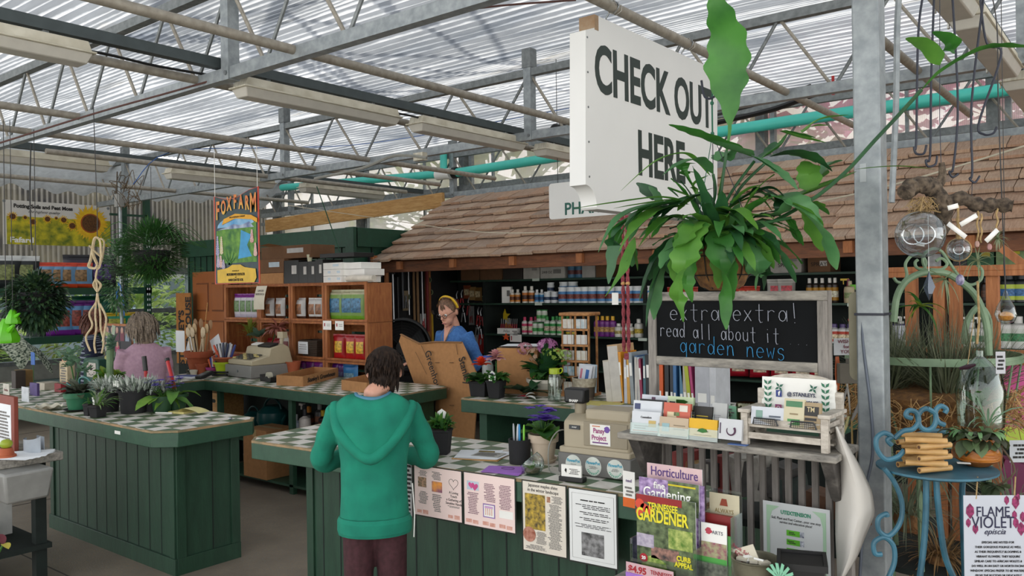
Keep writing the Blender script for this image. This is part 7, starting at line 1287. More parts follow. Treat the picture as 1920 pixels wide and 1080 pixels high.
for k in range(6):aa=rad(30+k*24);b.pxz([(a.x+x,a.z+z) for x,z in [(0,0),(.018*cos(aa-.25),.018*sin(aa-.25)),(.04*cos(aa-.1),.04*sin(aa-.1)),(.042*cos(aa+.08),.042*sin(aa+.08)),(.018*cos(aa+.25),.018*sin(aa+.25))]],.003,mat('#7cb898',.6),0)
S('mint_flower','mint green cut out flower at the bottom edge of the photo','ornament',b.at().tube([(a.x,.002,a.z),(a.x,.002,LZ)],.003,mat('#7cb898',.6),6),(0,2.17,0))
# tall white curled sheet at the right end of the bench
b=MB();PTS=[(1568,800,1568),(1568,840,1592),(1568,880,1615),(1568,920,1634),(1568,960,1639),(1568,1000,1622),(1570,1040,1606),(1572,1085,1580)]
def cs(u,v):
 k=min(len(PTS)-2,int(v*(len(PTS)-1)));f=v*(len(PTS)-1)-k;l_=PTS[k][0]*(1-f)+PTS[k+1][0]*f;r_=PTS[k][2]*(1-f)+PTS[k+1][2]*f;py=800+285*v
 return D(l_+(r_-l_)*u,py,2.52-.10*sin(u*pi*.8))
b.grid(cs,10,24,mat('#c4c0b8',.5,var=.02,sc=3));o=S('curled_sheet','big white curled plastic sheet hanging between the bench and the post','sheet',b);sm=o.modifiers.new('s','SOLIDIFY');sm.thickness=.003
# clutter between bench and post: gloves, tools, flat disc, wire pad
t=T('oval_paddle','cream oval paddle hanging against the galvanised post','paddle',D(1608,630,2.78));P(t,'paddle_face',MB().prism(rr(.055,.30,.025),.006,mat('#a8a288',.6)).at() ,None);t.children[0].rotation_euler=(pi/2,0,.4)
for i,(px,py,c_,w_,h_,l) in enumerate(((1577,650,'#c4c6c8',.09,.06,'white card with dark red handwriting hanging beside the post'),(1578,700,'#6a6458',.06,.07,'grey brown pouch hanging under the handwritten card'),(1592,688,'#7c7a70',.05,.06,'second pouch nearer the post'))):
 t=T('hanging_card' if i== 0 else 'hanging_pouch',l,'card' if i== 0 else 'pouch',D(px+10,py,2.9),.65);P(t,'body',MB().box((0,0,0),(w_,.003 if i== 0 else .03,h_),mat(c_)),bev=.001)
 if i== 0:text(t,'WISHES\nfor\nYOU!',.018,mat('#7c2c3c'),(0,-.003,0))
for i,(px,py,c_,w_,h_,an,l) in enumerate(((1581,640,'#2c5c9c',.05,.022,.6,'blue plastic clip tag'),(1570,700,'#c86434',.05,.12,0,'orange printed bag'),(1578,760,'#8c8c8a',.03,.14,.3,'grey blade'),(1590,740,'#a09c94',.02,.14,-.1,'pale wire strip'),(1602,775,'#8a8886',.035,.1,.4,'grey trowel blade'),(1585,800,'#b8b07c',.03,.08,.3,'yellowed tag'),(1597,830,'#8c7440',.02,.22,0,'yellow brown stick'),(1605,850,'#5c5448',.02,.2,.1,'dark stick'),(1563,735,'#4c4438',.015,.14,.25,'dark strap'))):
 S('hanging_tool',l+' hanging between the bench and the post','tool',MB().at(ry=an).tube([(0,0,h_/2),(.002,0,0),(0,0,-h_/2)],[w_*.3,w_*.5,w_*.25],mat(c_,.5),8,flat=.3),D(px,py,2.95),group='tools hanging beside the post')
# clutter seen through the slats
r7=random.Random(5)
for i in range(16):
 x=-1.40+.04*i;c_=r7.choice(['#8c8880','#4c4a48','#6c4c38','#a8a49c','#7c2c28','#3c4844','#9c7c4c'])
 S('stored_carton',ORD[i% 10].capitalize()+(' upper' if i< 10 else ' lower')+' carton stored behind the bench slats','box',MB().at(rz=r7.uniform(-.3,.3),ry=r7.uniform(-.2,.2)).box((0,0,0),(.07,.1,r7.uniform(.06,.16)),mat(c_,.7,var=.3,sc=20)),(x,2.80-.0,1.02 if i< 10 else .96),group='cartons behind the bench slats')
S('storage_ledge','dark ledge behind the bench slats carrying stored cartons','ledge',MB().bb(-1.29,-.8,2.73,2.98,.86,.885,m_dark))
# ---------------------------------------------------------------- hanging CHECK OUT HERE sign
m_sign=mat('#dededb',.45,var=.015,sc=4,key='signwhite');SX=-2.0
def SG(px,py):q=G(px,py,'x',SX);return (q.y,q.z)
pts=[SG(1098,56),SG(1115,52),SG(1117,28),SG(1335,128),SG(1345,150),SG(1345,418),SG(1121,392)]
c0,c1=SG(1119,388),SG(1098,346)
cur=[(c0[0]-(c0[0]-c1[0])*(1-cos(a*pi/16))*1.0,c0[1]+(c1[1]-c0[1])*sin(a*pi/16)) for a in range(9)]
o_=pts[:-1]+[pts[-1]]+cur+[c1]
t=T('hanging_sign','large white board sign reading CHECK OUT HERE hung from a roof tube','sign',(SX,0,0))
n=len(o_);vs=[(0,y,z) for y,z in o_]+[(-.085,y,z) for y,z in o_]
P(t,'sign_box',MB().add(vs,[tuple(range(n))[::-1],tuple(range(n,2*n))]+[(k,(k+1)% n,n+(k+1)% n,n+k) for k in range(n)],m_sign))
P(t,'raw_corner',MB().bb(-.083,.0015,SG(1117,28)[0]-.012,SG(1117,28)[0]+.02,SG(1117,56)[1],SG(1117,28)[1]+.0,mat('#a08c74',.8,c2='#8c6c4c')))
ya,za=SG(1114,145);yb,zb=SG(1335,215);yc=(ya+yb)/2
text(t,'CHECK OUT',.30,mat('#23302b',.5),(.001,yc,SG(1225,170)[1]),(pi/2,0,pi/2),bold=.0085,sx=(yb-ya)/1.72*1.0,ext=.001)
ya,za=SG(1188,300);yb,zb=SG(1290,310)
text(t,'HERE',.30,mat('#23302b',.5),(.001,(ya+yb)/2,SG(1238,300)[1]),(pi/2,0,pi/2),bold=.0085,sx=(yb-ya)/.80,ext=.001)
for k in range(5):P(t,'screw',MB().tube([(-.0,pts[0][0]+.012,pts[0][1]-.03-k*.155),(.002,pts[0][0]+.012,pts[0][1]-.03-k*.155)],.005,m_bolt,8))
for (px,py),zt in (((1150,40),0),((1290,106),0)):
 y,z=SG(px,py);P(t,'hook',MB().tube(cat([(-.04,y,z-.02),(-.04,y,z+.02),(-.02,y,z+.05),(-.03,y-.01,z+.06),(-.0,y,3.03),(.03,y,3.0),(0,y,2.97)],6),.004,m_bolt,6))
 P(t,'wire_tie',MB().tube([(.03*cos(k),y-.02+.004*k,3.0+.03*sin(k)) for k in range(14)],.0025,mat('#a8a49c',.5,.5),5))
# pharmacy sign
a,b_=G(1029,345,'y',6.2),G(1232,412,'y',6.2);w=b_.x-a.x;h=a.z-G(1029,412,'y',6.2).z
t=T('hanging_sign','small white sign with green capitals PLANT PHARMACY before the shake roof','sign',(a.x,6.2,a.z-h));P(t,'sign_board',MB().pxz([(x+w/2,z+h/2) for x,z in rr(w,h,.03)],.008,m_sign));mg_=mat('#1f5c50')
text(t,'PHARMACY',.155,mg_,(w*.51,-.002,h*.24),bold=.003,sx=.98);text(t,'PLANT',.155,mg_,(w*.51,-.002,h*.74),bold=.003,sx=.98);P(t,'cord',MB().tube([(.1,.004,h),(.1,.004,3.3)],.003,CORD,5).tube([(w-.1,.004,h),(w-.1,.004,3.3)],.003,CORD,5))
# ---------------------------------------------------------------- hanging rail and the big basket plant
S('hanging_rail','steel rail above the picture from which basket and driftwood hang','rail',MB().tube([(-1.3,2.3,2.66),(.6,2.3,2.66)],.016,m_tube,8).bb(-.775,-.745,2.3,2.84,2.65,2.67,m_tube).bb(.2,.23,2.29,2.31,2.66,3.7,m_tube))
bc=D(1352,446,2.42);t=T('hanging_basket','coir lined wire basket with a huge long leaved jungle cactus','hanging plant',bc);r_b=.092
P(t,'coir_liner',MB().lathe([(.035,-.155),(.062,-.142),(.082,-.105),(.092,-.05),(.095,0),(.088,.003),(.08,-.01),(0,-.015)],m_coir,n=28));b=MB()
for z,r_ in ((.002,.096),(-.055,.093),(-.11,.081)):b.tube([(r_*cos(k*pi/14),r_*sin(k*pi/14),z) for k in range(28)],.0018,BK,5,closed=True)
for k in range(10):a=k*pi/5+.2;b.tube([(.098*cos(a),.098*sin(a),0),(.094*cos(a),.094*sin(a),-.05),(.084*cos(a),.084*sin(a),-.108),(.05*cos(a),.05*sin(a),-.15)],.0016,BK,5)
P(t,'wire_frame',b);hk=V((0,0,.31));b=MB();mgc=mat('#1f5a44',.7)
for k in range(3):a=k*2.1+2.2;b.tube([(.096*cos(a),.096*sin(a),0),(0-.022,0,.31)],.0012,mgc if k== 1 else WIRE,5)
P(t,'hanger_cord',b);P(t,'green_string',MB().tube([(-.022,0,.31),(-.022,0,.40),(-.02,0,.43)],.0025,mgc,6).sph((-.022,0,.31),.006,mgc,8,6).sph((-.022,0,.40),.006,mgc,8,6))
top=bc+V((-.022,0,.43));L_=(2.66-bc.z)
P(t,'hook',MB().tube(cat([(-.05,-.01,.47),(-.04,-.01,.42),(-.012,-.01,.415),(.018,-.008,.45),(.02,-.004,.5),(-.012,0,.56),(-.01,0,.62),(-.01,0,L_+.01)],8),.0035,WIRE,6))
def zc4(X,Y,t_):return D(1060+X/2.455,180+Y/2.455,t_)
lm=[lf('#2f6a28','#4c8c38',.3),lf('#4a8030','#6aa040',.35),lf('#1f4a2a','#35663a',.2),lf('#3a7040','#5c9058',.25)]
def lpath(b,pts,wpx,m,nrm=None,wav=1,stem=0.0,seed=0,tip=.8):
 """long strap leaf along real 3D points; wpx = max width in metres"""
 C_=cat(pts,11);n=len(C_);vs=[];rs=random.Random(seed)
 for i,p in enumerate(C_):
  d=(C_[min(i+1,n-1)]-C_[max(i-1,0)]).normalized();view=(V((0,0,EYE))-p).normalized();nn=(view*.95+V((0,0,.30))).normalized()
  s=d.cross(nn);s=s.normalized() if s.length> .05 else V((1,0,0));u=s.cross(d).normalized();f=i/(n-1)
  w=wpx*(min(1,max(.1,(f-stem)*5))*min(1,(1-f)*2.6+.03)**.8) if f> stem else wpx*.08
  e1=1+.12*wav*sin(i*1.0+seed);e2=1+.12*wav*sin(i*1.0+seed+1.7)
  vs+= [p-s*w/2*e1+u*w*.13,p,p+s*w/2*e2+u*w*.13]
 fs=[]
 for i in range(n-1):a=3*i;fs+= [(a,a+1,a+4,a+3),(a+1,a+2,a+5,a+4)]
 b.add(vs,fs,m)
k_=2.42/1541/2.455
LV=[([(690,560,2.42),(735,300,2.40),(757,150,2.38),(748,-60,2.36),(740,-250,2.34),(690,-420,2.3),(660,-560,2.3)],140,0,.33),
 ([(860,280,2.45),(700,215,2.38),(560,165,2.32),(475,132,2.3)],62,0,0),([(870,275,2.44),(770,245,2.36),(665,208,2.3)],48,3,0),([(680,360,2.42),(610,295,2.36),(520,320,2.3),(448,365,2.28)],52,3,0),
 ([(670,370,2.43),(560,270,2.4),(420,300,2.36),(255,437,2.34)],30,1,0),([(400,480,2.5),(345,400,2.55)],95,2,0),([(430,505,2.48),(385,415,2.5)],80,3,0),([(570,500,2.4),(440,468,2.34),(240,490,2.3),(40,518,2.28)],30,1,0),
 ([(560,500,2.4),(420,500,2.32),(250,565,2.26),(152,720,2.24)],66,3,0),([(545,510,2.4),(430,525,2.3),(330,600,2.24),(248,715,2.22)],70,1,0),([(550,565,2.38),(470,560,2.3),(400,620,2.26),(338,695,2.25)],55,1,0),
 ([(575,570,2.38),(600,610,2.27),(565,700,2.22),(548,800,2.2),(520,930,2.2),(542,1040,2.2)],95,1,0),([(735,610,2.38),(713,650,2.28),(712,760,2.25),(730,900,2.24),(740,1075,2.24)],84,0,0),([(690,560,2.4),(780,525,2.3),(885,615,2.24)],80,1,0),
 ([(760,600,2.4),(900,640,2.28),(980,720,2.24),(1062,860,2.24)],74,2,0),([(800,600,2.38),(870,680,2.3),(890,800,2.28),(878,895,2.28)],80,3,0),([(870,700,2.42),(925,810,2.42),(915,895,2.42)],56,2,0),
 ([(930,470,2.4),(1000,470,2.34),(1090,530,2.28),(1180,640,2.25),(1248,800,2.25)],135,3,0),([(700,560,2.42),(840,460,2.4),(960,430,2.38),(1050,520,2.36)],50,2,0),([(855,275,2.42),(930,320,2.38),(1000,370,2.34),(1068,432,2.3)],66,3,0),
 ([(940,280,2.48),(1050,270,2.48),(1150,300,2.5),(1228,348,2.5)],86,2,0),([(900,290,2.46),(990,230,2.46),(1030,165,2.46)],62,0,0),([(985,162,2.46),(1080,192,2.44),(1200,216,2.42)],50,1,0),([(1090,170,2.5),(1170,110,2.5),(1305,88,2.5)],36,1,0),
 ([(1130,440,2.5),(1120,360,2.52),(1095,300,2.55)],80,1,0),([(1150,400,2.55),(1200,330,2.55),(1275,298,2.55)],96,3,0),([(1060,470,2.5),(1130,440,2.5),(1230,400,2.5),(1340,348,2.5)],90,1,0),
 ([(520,640,2.42),(430,740,2.42),(380,840,2.42),(342,945,2.42)],80,2,0),([(450,760,2.44),(405,900,2.44),(372,1062,2.44)],58,2,0),([(330,540,2.44),(240,620,2.42),(215,720,2.42),(198,865,2.42)],60,2,0),([(320,650,2.4),(260,820,2.36),(183,925,2.35)],40,1,0),
 ([(560,620,2.36),(480,720,2.3),(438,795,2.28)],60,3,0),([(480,730,2.38),(492,790,2.36),(512,855,2.36)],45,1,0),([(305,690,2.4),(332,805,2.4)],42,1,0),([(340,540,2.46),(288,635,2.46)],50,0,0),([(1020,560,2.34),(1055,620,2.32),(1095,690,2.32)],42,0,0),
 ([(1120,490,2.48),(1215,548,2.48)],60,0,0),([(470,425,2.42),(575,465,2.38)],52,1,0),([(660,450,2.42),(540,480,2.36),(440,560,2.3)],50,2,0),([(600,440,2.46),(540,330,2.46),(600,310,2.4)],44,0,0),([(640,520,2.44),(590,420,2.46),(660,365,2.44)],40,1,0),
 ([(850,470,2.42),(900,430,2.4),(990,500,2.36),(960,560,2.34)],55,2,0),([(770,500,2.4),(830,440,2.38),(900,410,2.36)],40,1,0),([(700,300,2.5),(740,260,2.52),(760,300,2.54)],70,3,0),([(900,640,2.4),(960,700,2.38),(940,790,2.38)],48,2,0),([(640,610,2.4),(610,680,2.32),(590,740,2.3)],62,2,0),
 ([(880,560,2.38),(1000,540,2.3),(1030,470,2.26)],50,3,0)]
for i,(pp,w,c_,stm) in enumerate(LV):
 b=MB();lpath(b,[zc4(*q)-bc for q in pp],w*k_*1.35,lm[c_],seed=i,stem=stm);P(t,'strap_leaf',b)
rj=random.Random(44)
for i,(pp,w,c_,stm) in enumerate(LV[7:]+LV[8:16]):
 n_=len(pp);jx,jy,jt=rj.uniform(-50,50),rj.uniform(-25,35),rj.uniform(.03,.14);sc_j=rj.uniform(.6,.85)
 b=MB();lpath(b,[zc4(pp[0][0]+(x-pp[0][0])*sc_j+jx*k/n_,pp[0][1]+(y-pp[0][1])*sc_j+jy*k/n_,tt+jt*k/n_)-bc for k,(x,y,tt) in enumerate(pp)],w*k_*1.15,lm[(c_+i)% 4],seed=i+70);P(t,'strap_leaf',b)
b=MB();r8=random.Random(8)
for k in range(70):
 a=r8.uniform(0,6.28);e=rad(r8.uniform(-5,75));b.leaf((.04*cos(a),.04*sin(a),-.005),(cos(a)*cos(e),sin(a)*cos(e),sin(e)),r8.uniform(.12,.24),r8.uniform(.026,.044),r8.choice(lm),r8.uniform(.8,2.2),8,wav=.08,fold=.12)
P(t,'inner_leaves',b,kind='stuff')
for i,pp in enumerate(([(700,590,2.42),(720,420,2.41),(742,250,2.39)],[(690,600,2.43),(760,450,2.42),(870,300,2.42)],[(720,600,2.44),(800,430,2.44),(930,300,2.46)],[(740,600,2.4),(880,590,2.34),(1040,560,2.32)],[(650,590,2.43),(690,450,2.43),(680,360,2.42)],[(750,600,2.4),(900,600,2.36),(1130,480,2.34),(1290,350,2.32),(1424,205,2.3),(1560,60,2.28),(1640,-30,2.26)])):
 P(t,'stem',MB().tube([q-bc for q in cat([zc4(*q_) for q_ in pp],6)],.0045 if i< 5 else .0055,lm[2],7))
b=MB();q=lambda px,py,t_:D(px,py,t_)-bc
lpath(b,[q(1722,176,2.27),(q(1765,135,2.25)),q(1830,98,2.23),q(1880,88,2.21),q(1945,90,2.2)],.052,lm[0],seed=3,wav=1.4);lpath(b,[q(1762,122,2.25),q(1735,90,2.25),q(1698,72,2.25)],.06,lm[1],seed=5,wav=.3);lpath(b,[q(1790,100,2.24),q(1780,78,2.24),q(1748,60,2.24)],.05,lm[0],seed=6,wav=.3);P(t,'far_leaf',b)
b=MB();lpath(b,[q(1600,318,2.5),q(1680,312,2.5),q(1755,318,2.5)],.016,lm[1],seed=9,wav=.3);P(t,'strap_leaf',b)
# ---------------------------------------------------------------- hooks, driftwood, globes
for i,(pp,l) in enumerate((([(1735,-30),(1722,60),(1718,262),(1714,275),(1718,288),(1732,288),(1737,272)],'leftmost black plant hook'),([(1752,-20),(1746,150),(1744,290),(1736,300),(1740,312),(1754,308),(1757,292)],'second black plant hook'),([(1785,-20),(1796,190),(1788,310),(1780,322),(1786,332),(1797,326)],'third black plant hook'),([(1845,-10),(1822,190),(1823,320),(1818,334),(1828,342),(1837,330)],'fourth black plant hook'),([(1838,0),(1850,80),(1876,92),(1870,130),(1835,232),(1845,252),(1862,250),(1869,238)],'short black plant hook in front of the teal pipe'))):
 pts=[D(x,y,2.5) for x,y in pp];S('plant_hook',l+', hanging from above','hook',MB().tube(cat(pts,6),.0035,WIRE,6),group='black plant hooks')
m_bark=mat('#2a221b',.95,c2='#6e6050',sc=55,bump=1,key='bark')
t=T('driftwood','gnarled driftwood branch hung with glass globes and air plants','driftwood');w_=lambda x,y,t_=2.45:D(1640+x/3.857,240+y/3.857,t_)
P(t,'branch',MB().tube(cat([w_(485,250),w_(490,350),w_(460,400),w_(400,400)],6),[.008+.012*k/18 for k in range(19)],m_bark,9));P(t,'branch',MB().tube(cat([w_(215,480,2.4),w_(260,430,2.42),(w_(340,410,2.43)),w_(420,440),w_(470,520),w_(500,620),w_(500,720),w_(470,800,2.42)],5),[k*1.3 for k in [.014,.018,.02,.017,.018,.022,.019,.016,.018,.02,.019,.02,.021,.018,.02,.022,.021,.018,.02,.021,.021,.017,.016,.018,.02,.02,.017,.014,.016,.017,.014,.012,.011,.009,.008,.004]][:36],m_bark,10))
P(t,'branch',MB().tube(cat([w_(500,540),w_(620,510,2.44),w_(760,560,2.43),w_(880,555,2.42),w_(1000,565,2.4)],6),[.020+.004*sin(k*1.3) for k in range(25)],m_bark,10));P(t,'hanging_wire',MB().tube([w_(480,260),w_(470,-60),D(1762,-70,2.5)],.0012,WIRE,5).tube([w_(700,540,2.44),w_(705,390,2.5)],.001,WIRE,5))
m_moss=mat('#8c7450',.95,c2='#b89c6c',sc=70);b=MB();r9=random.Random(2)
for k in range(70):p=w_(r9.uniform(270,420),r9.uniform(490,560),2.43);b.tube(cat([p,p+V((U(-.02,.02),U(-.02,.02),-.015)),p+V((U(-.03,.03),U(-.02,.02),-.03))],3),.0009,m_moss,4)
P(t,'dried_moss',b)
def globe(name,label,c,r,hole,loc2=None):
 t=T(name,label,'globe',c);P(t,'glass_ball',MB().sph((0,0,0),r,glass('#e4e8ea',.86),30,18));hd=(V((0,0,EYE))-V(c)).normalized();b=MB()
 for hx_,hz_ in hole:
  cr=hd.cross(V((0,0,1))).normalized();o=hd*r*.86-cr*hx_+V((0,0,hz_));b.tube([o+(cr*cos(k*pi/12)+V((0,0,1))*sin(k*pi/12))*r*.40 for k in range(24)],.0022,glass('#f0f2f2',.3),6,closed=True)
 P(t,'opening_rim',b);return t
t=globe('glass_globe','large clear glass globe with round openings under the driftwood',w_(330,770,2.38),.068,[(-.018,.0),(.010,.0)]);P(t,'twine',MB().tube([(0,0,.066),(.01,0,.11)],.0016,m_moss,5));P(t,'price_tag',MB().at((.01,-.05,-.035),rz=.5,ry=.2).bb(-.011,.011,0,.001,0,.011,WH))
t=globe('glass_globe','small teardrop glass globe beside the driftwood, bound with twine',w_(608,880,2.4),.033,[(0,0)]);P(t,'twine',MB().tube([(0,0,.03),(0,0,.085),(0,0,.13)],[.008,.0035,.003],m_moss,7).tube([(.033*cos(k*pi/10),0,.033*sin(k*pi/10)) for k in range(20)],.0022,m_moss,6,closed=True))
def airplant(label,c,n,L_,seed,ms=None,w_=.006,up=.3):
 t=T('air_plant',label,'air plant',c);rr_=random.Random(seed);b=MB();ms=ms or [lf('#6c7c54','#93a078'),lf('#7c8c68','#a4b090')]
 for k in range(n):
  v_=V((rr_.gauss(0,1),rr_.gauss(0,1),rr_.gauss(up,.8))).normalized();b.leaf((0,0,0),v_,L_*rr_.uniform(.6,1.2),w_,rr_.choice(ms),rr_.uniform(.5,2.5),8,prof=lambda q:1-q*.9,fold=.3)
 P(t,'thin_leaves',b);return t
airplant('spidery pale air plant dangling under the driftwood',w_(745,960,2.4),16,.075,4);t=airplant('bushy small air plant tied at the right end of the driftwood',w_(890,800,2.4),34,.04,5,w_=.004)
airplant('curling air plant hanging inside the green arch',D(1772,525,2.6),16,.1,6,w_=.007)
airplant('dark striped leafy plant hanging behind the arch',D(1725,575,3.2),12,.16,7,[lf('#5c6c24','#8c9c3c'),G1],.02)
for i,(x0,y0,x1,y1_,l) in enumerate(((530,690,660,790,'white price tag with dark lettering by the small globe'),(620,700,740,630,'white price tag twisted on the twine'),(805,820,890,735,'white price tag by the bushy air plant'),(530,580,605,560,'small blank tag on the driftwood'))):
 b=MB();p,q_=w_(x0,y0,2.37),w_(x1,y1_,2.37);d=(q_-p);u=V((0,0,1));u=(u-d.normalized()*u.dot(d.normalized())).normalized()*.007;b.add([p-u,q_-u,q_+u,p+u],[(0,1,2,3)],WH);o=S('price_tag',l,'tag',b);sm=o.modifiers.new('s','SOLIDIFY');sm.thickness=.0008
for i,(x,ya,yb_,l) in enumerate(((745,600,850,'left strand of knotted jute twine under the driftwood'),(770,620,830,'right strand of knotted jute twine'),(885,560,740,'jute twine holding the bushy air plant'),(600,590,790,'jute twine holding the small globe'))):
 b=MB();b.tube([w_(x+6*sin(k*.9),ya+(yb_-ya)*k/14,2.41+.002*cos(k)) for k in range(15)],.0028,m_moss,6);S('jute_twine',l,'twine',b,group='twine on the driftwood')
for i,(x,y,c_,l) in enumerate(((740,840,'#b08c80','small rose stone pendant on the left twine'),(830,860,'#a87c78','small pink stone pendant near the bushy plant'))):S('stone_pendant',l,'pendant',MB().sph((0,0,0),.007,mat(c_),6,4,sz=1.5),w_(x,y,2.4))
t=T('hanging_vase','clear teardrop vase with orange moss hanging at the far right','vase',D(1886,590,2.6));P(t,'glass_drop',MB().lathe([(0,-.03),(.024,-.022),(.033,0),(.026,.025),(.010,.055),(.004,.075)],glass('#e4e8e8',.84),n=20));P(t,'orange_moss',MB().sph((0,0,-.005),.022,mat('#c87818',.9,c2='#e8a030',sc=90,bump=1),12,8,.7));P(t,'cord',MB().tube([(0,0,.07),(-.004,0,.16),(0,0,.3),(0,0,2.66-(t.location.z))],.0012,CORD,5))
t=T('glass_prism','faceted grey glass prism ornament hanging inside the arch','ornament',D(1742,538,2.6));P(t,'prism',MB().lathe([(0,-.045),(.018,0),(0,.05)],glass('#8c94a0',.45),n=4));P(t,'thread',MB().tube([(0,0,.05),(0,0,.24)],.001,WH,4))
t=T('crystal_ornament','violet crystal lump hanging right of the prism','ornament',D(1799,392+10,2.6));t.location=D(1800,525,2.55);P(t,'crystal',MB().sph((0,0,0),.013,mat('#5c5478',.3,c2='#a8a4b8',sc=90),7,5,1.4));P(t,'thread',MB().tube([(0,0,.01),(0,0,.16)],.001,mat('#7c3c2c'),4))
# ---------------------------------------------------------------- people
def remesh(o,v,sm=3):
 r=o.modifiers.new('r','REMESH');r.mode='VOXEL';r.voxel_size=v;r.use_smooth_shade=True
 s=o.modifiers.new('s','SMOOTH');s.iterations=sm;s.factor=.6;return o
def loft(b,rg,m,n=22,ms=None):
 vs=[]
 for (cx_,cy_,z,rx,ry) in rg:vs+= [(cx_+rx*cos(2*pi*k/n),cy_+ry*sin(2*pi*k/n),z) for k in range(n)]
 for i in range(len(rg)-1):b.add(vs[i*n:(i+2)*n],[(k,(k+1)% n,n+(k+1)% n,n+k) for k in range(n)],ms[i% len(ms)] if ms else m)
 b.add(vs[:n],[tuple(range(n))[::-1]],m);b.add(vs[-n:],[tuple(range(n))],ms[0] if ms else m);return b
SK=mat('#c08a72',.5,c2='#cf9c86',sc=20,key='skin')
def hand(b,w,d,sd,curl=.5):
 w=V(w);d=V(d).normalized();u=d.cross(V((0,0,1))).normalized()*sd;n_=u.cross(d).normalized()
 if n_.z> 0:n_=-n_
 for q in (-.022,0,.022):b.tube([w,w+d*.05+u*q,w+d*.085+u*q],[.02,.017,.014],SK,8)
 for i,(q,l) in enumerate(((-.03,.062),(-.010,.074),(.011,.07),(.031,.055))):
  p=w+d*.085+u*q;b.tube([p,p+d*l*.45+n_*curl*.012,p+d*l*.8+n_*curl*.035,p+d*l*.85+n_*curl*.055],[.0095,.009,.0085,.007],SK,7)
 p=w+d*.03-u*.03;b.tube([p,p+d*.03-u*.02+n_*.01,p+d*.06-u*.022+n_*.025],[.012,.011,.008],SK,7)
def person(label,loc,rz,s,shirt,pants,arms,hc,tilt,turn,hair,legs=True,ms=None,lean=0,wide=1,hx=0):
 t=T('person',label,'person',loc,rz);t.scale=(s,s,s);b=MB();X=wide
 HM=MX.Translation((hx,-.02+lean,1.45-abs(hx)*.4)) @ MX.Rotation(turn,4,'Z') @ MX.Rotation(tilt,4,'X')
 b.tube([(0,lean,1.40),(0,lean,1.45),HM @ V((hx*.0,.015,.07))],[.056,.052,.05],SK,14);loft(b,[(0,0,.86,.12,.085),(0,0,1.0,.12,.08),(0,lean*.5,1.2,.125,.085),(0,lean,1.38,.12,.075),(0,lean,1.43,.06,.055)],SK)
 b.T=HM;b.sph((0,-.005,.155),.088,SK,16,12,1.12,sx=.9,sy=1.08).sph((0,-.045,.085),.055,SK,12,8,1.1).tube([(0,-.095,.15),(0,-.118,.115),(0,-.10,.105)],[.009,.014,.01],SK,8)
 b.tube([(-.03,-.09,.165),(.03,-.09,.165)],.010,SK,6).tube([(-.02,-.097,.068),(.02,-.097,.068)],.009,SK,6).sph((0,-.085,.04),.02,SK,8,6)
 for q in (-1,1):b.sph((q*.083,.01,.13),.03,SK,10,6,1.1,sx=.35,sy=.7)
 b.T=MX()
 for sd,(el,wr,hd,cu) in arms.items():
  sh=V((sd*.155*X,lean,1.37));b.tube([sh,V(el),V(wr)],[.04,.037,.026],SK,10);hand(b,wr,hd,sd,cu)
 if legs:
  for q in (-1,1):b.tube([(q*.08,0,.9),(q*.09,0,.5),(q*.09,.02,.08)],[.07,.05,.035],SK,10)
 remesh(P(t,'body',b),.0075,2)
 for q in (-1,1):b=MB();b.T=HM;b.sph((q*.032,-.090,.145),.013,WH,8,6).sph((q*.032,-.101,.144),.006,mat('#3c3024',.2),7,5);P(t,'eye',b)
 b=MB();b.T=HM;b.tube([(-.022,-.105,.069),(0,-.109,.072),(.022,-.105,.069)],[.003,.006,.003],mat('#a05c54',.5),6);P(t,'lips',b)
 b=MB();rg=[(0,0,.82,.155*X,.115),(0,0,.98,.148*X,.108),(0,lean*.4,1.12,.15*X,.108),(0,lean*.8,1.27,.17*X,.112),(0,lean,1.37,.165*X,.09),(0,lean,1.425,.10*X,.072),(0,lean,1.445,.07,.06)]
 if ms:rg=[tuple(rg[int(f)][k]*(1-(f-int(f)))+rg[min(6,int(f)+1)][k]*(f-int(f)) for k in range(5)) for f in [i*6/54 for i in range(55)]]
 loft(b,rg,shirt,ms=ms)
 for sd,(el,wr,hd,cu) in arms.items():
  sh=V((sd*.150*X,lean,1.375));el=V(el);wr=V(wr);c=cat([sh,sh*.45+el*.55+V((sd*.01,0,0)),el,el*.55+wr*.45,el*.2+wr*.8],5)
  if ms:
   for i in range(len(c)-1):b.tube([c[i],c[i+1]],[.062-.0008*i,.062-.0008*(i+1)],ms[i% 2],12)
  else:b.tube(c,[.066-.024*i/len(c)+.004*sin(i*1.7) for i in range(len(c))],shirt,12)
 o=P(t,'shirt',b)
 if not ms:remesh(o,.010,3)
 if pants:
  b=MB();loft(b,[(0,0,.76,.14,.10),(0,0,.82,.15,.115),(0,0,.95,.145,.105)],pants)
  for q in (-1,1):b.tube([(q*.075,0,.85),(q*.085,0,.5),(q*.09,.015,.06)],[.088,.072,.058],pants,12)
  remesh(P(t,'trousers',b),.011,3)
  for q in (-1,1):P(t,'shoe',MB().sph((q*.09,-.04,.035),.05,BKM,12,8,.8,sx=.9,sy=2.4))
 b=MB();b.T=HM;hair(b);P(t,'hair',b);return t,HM
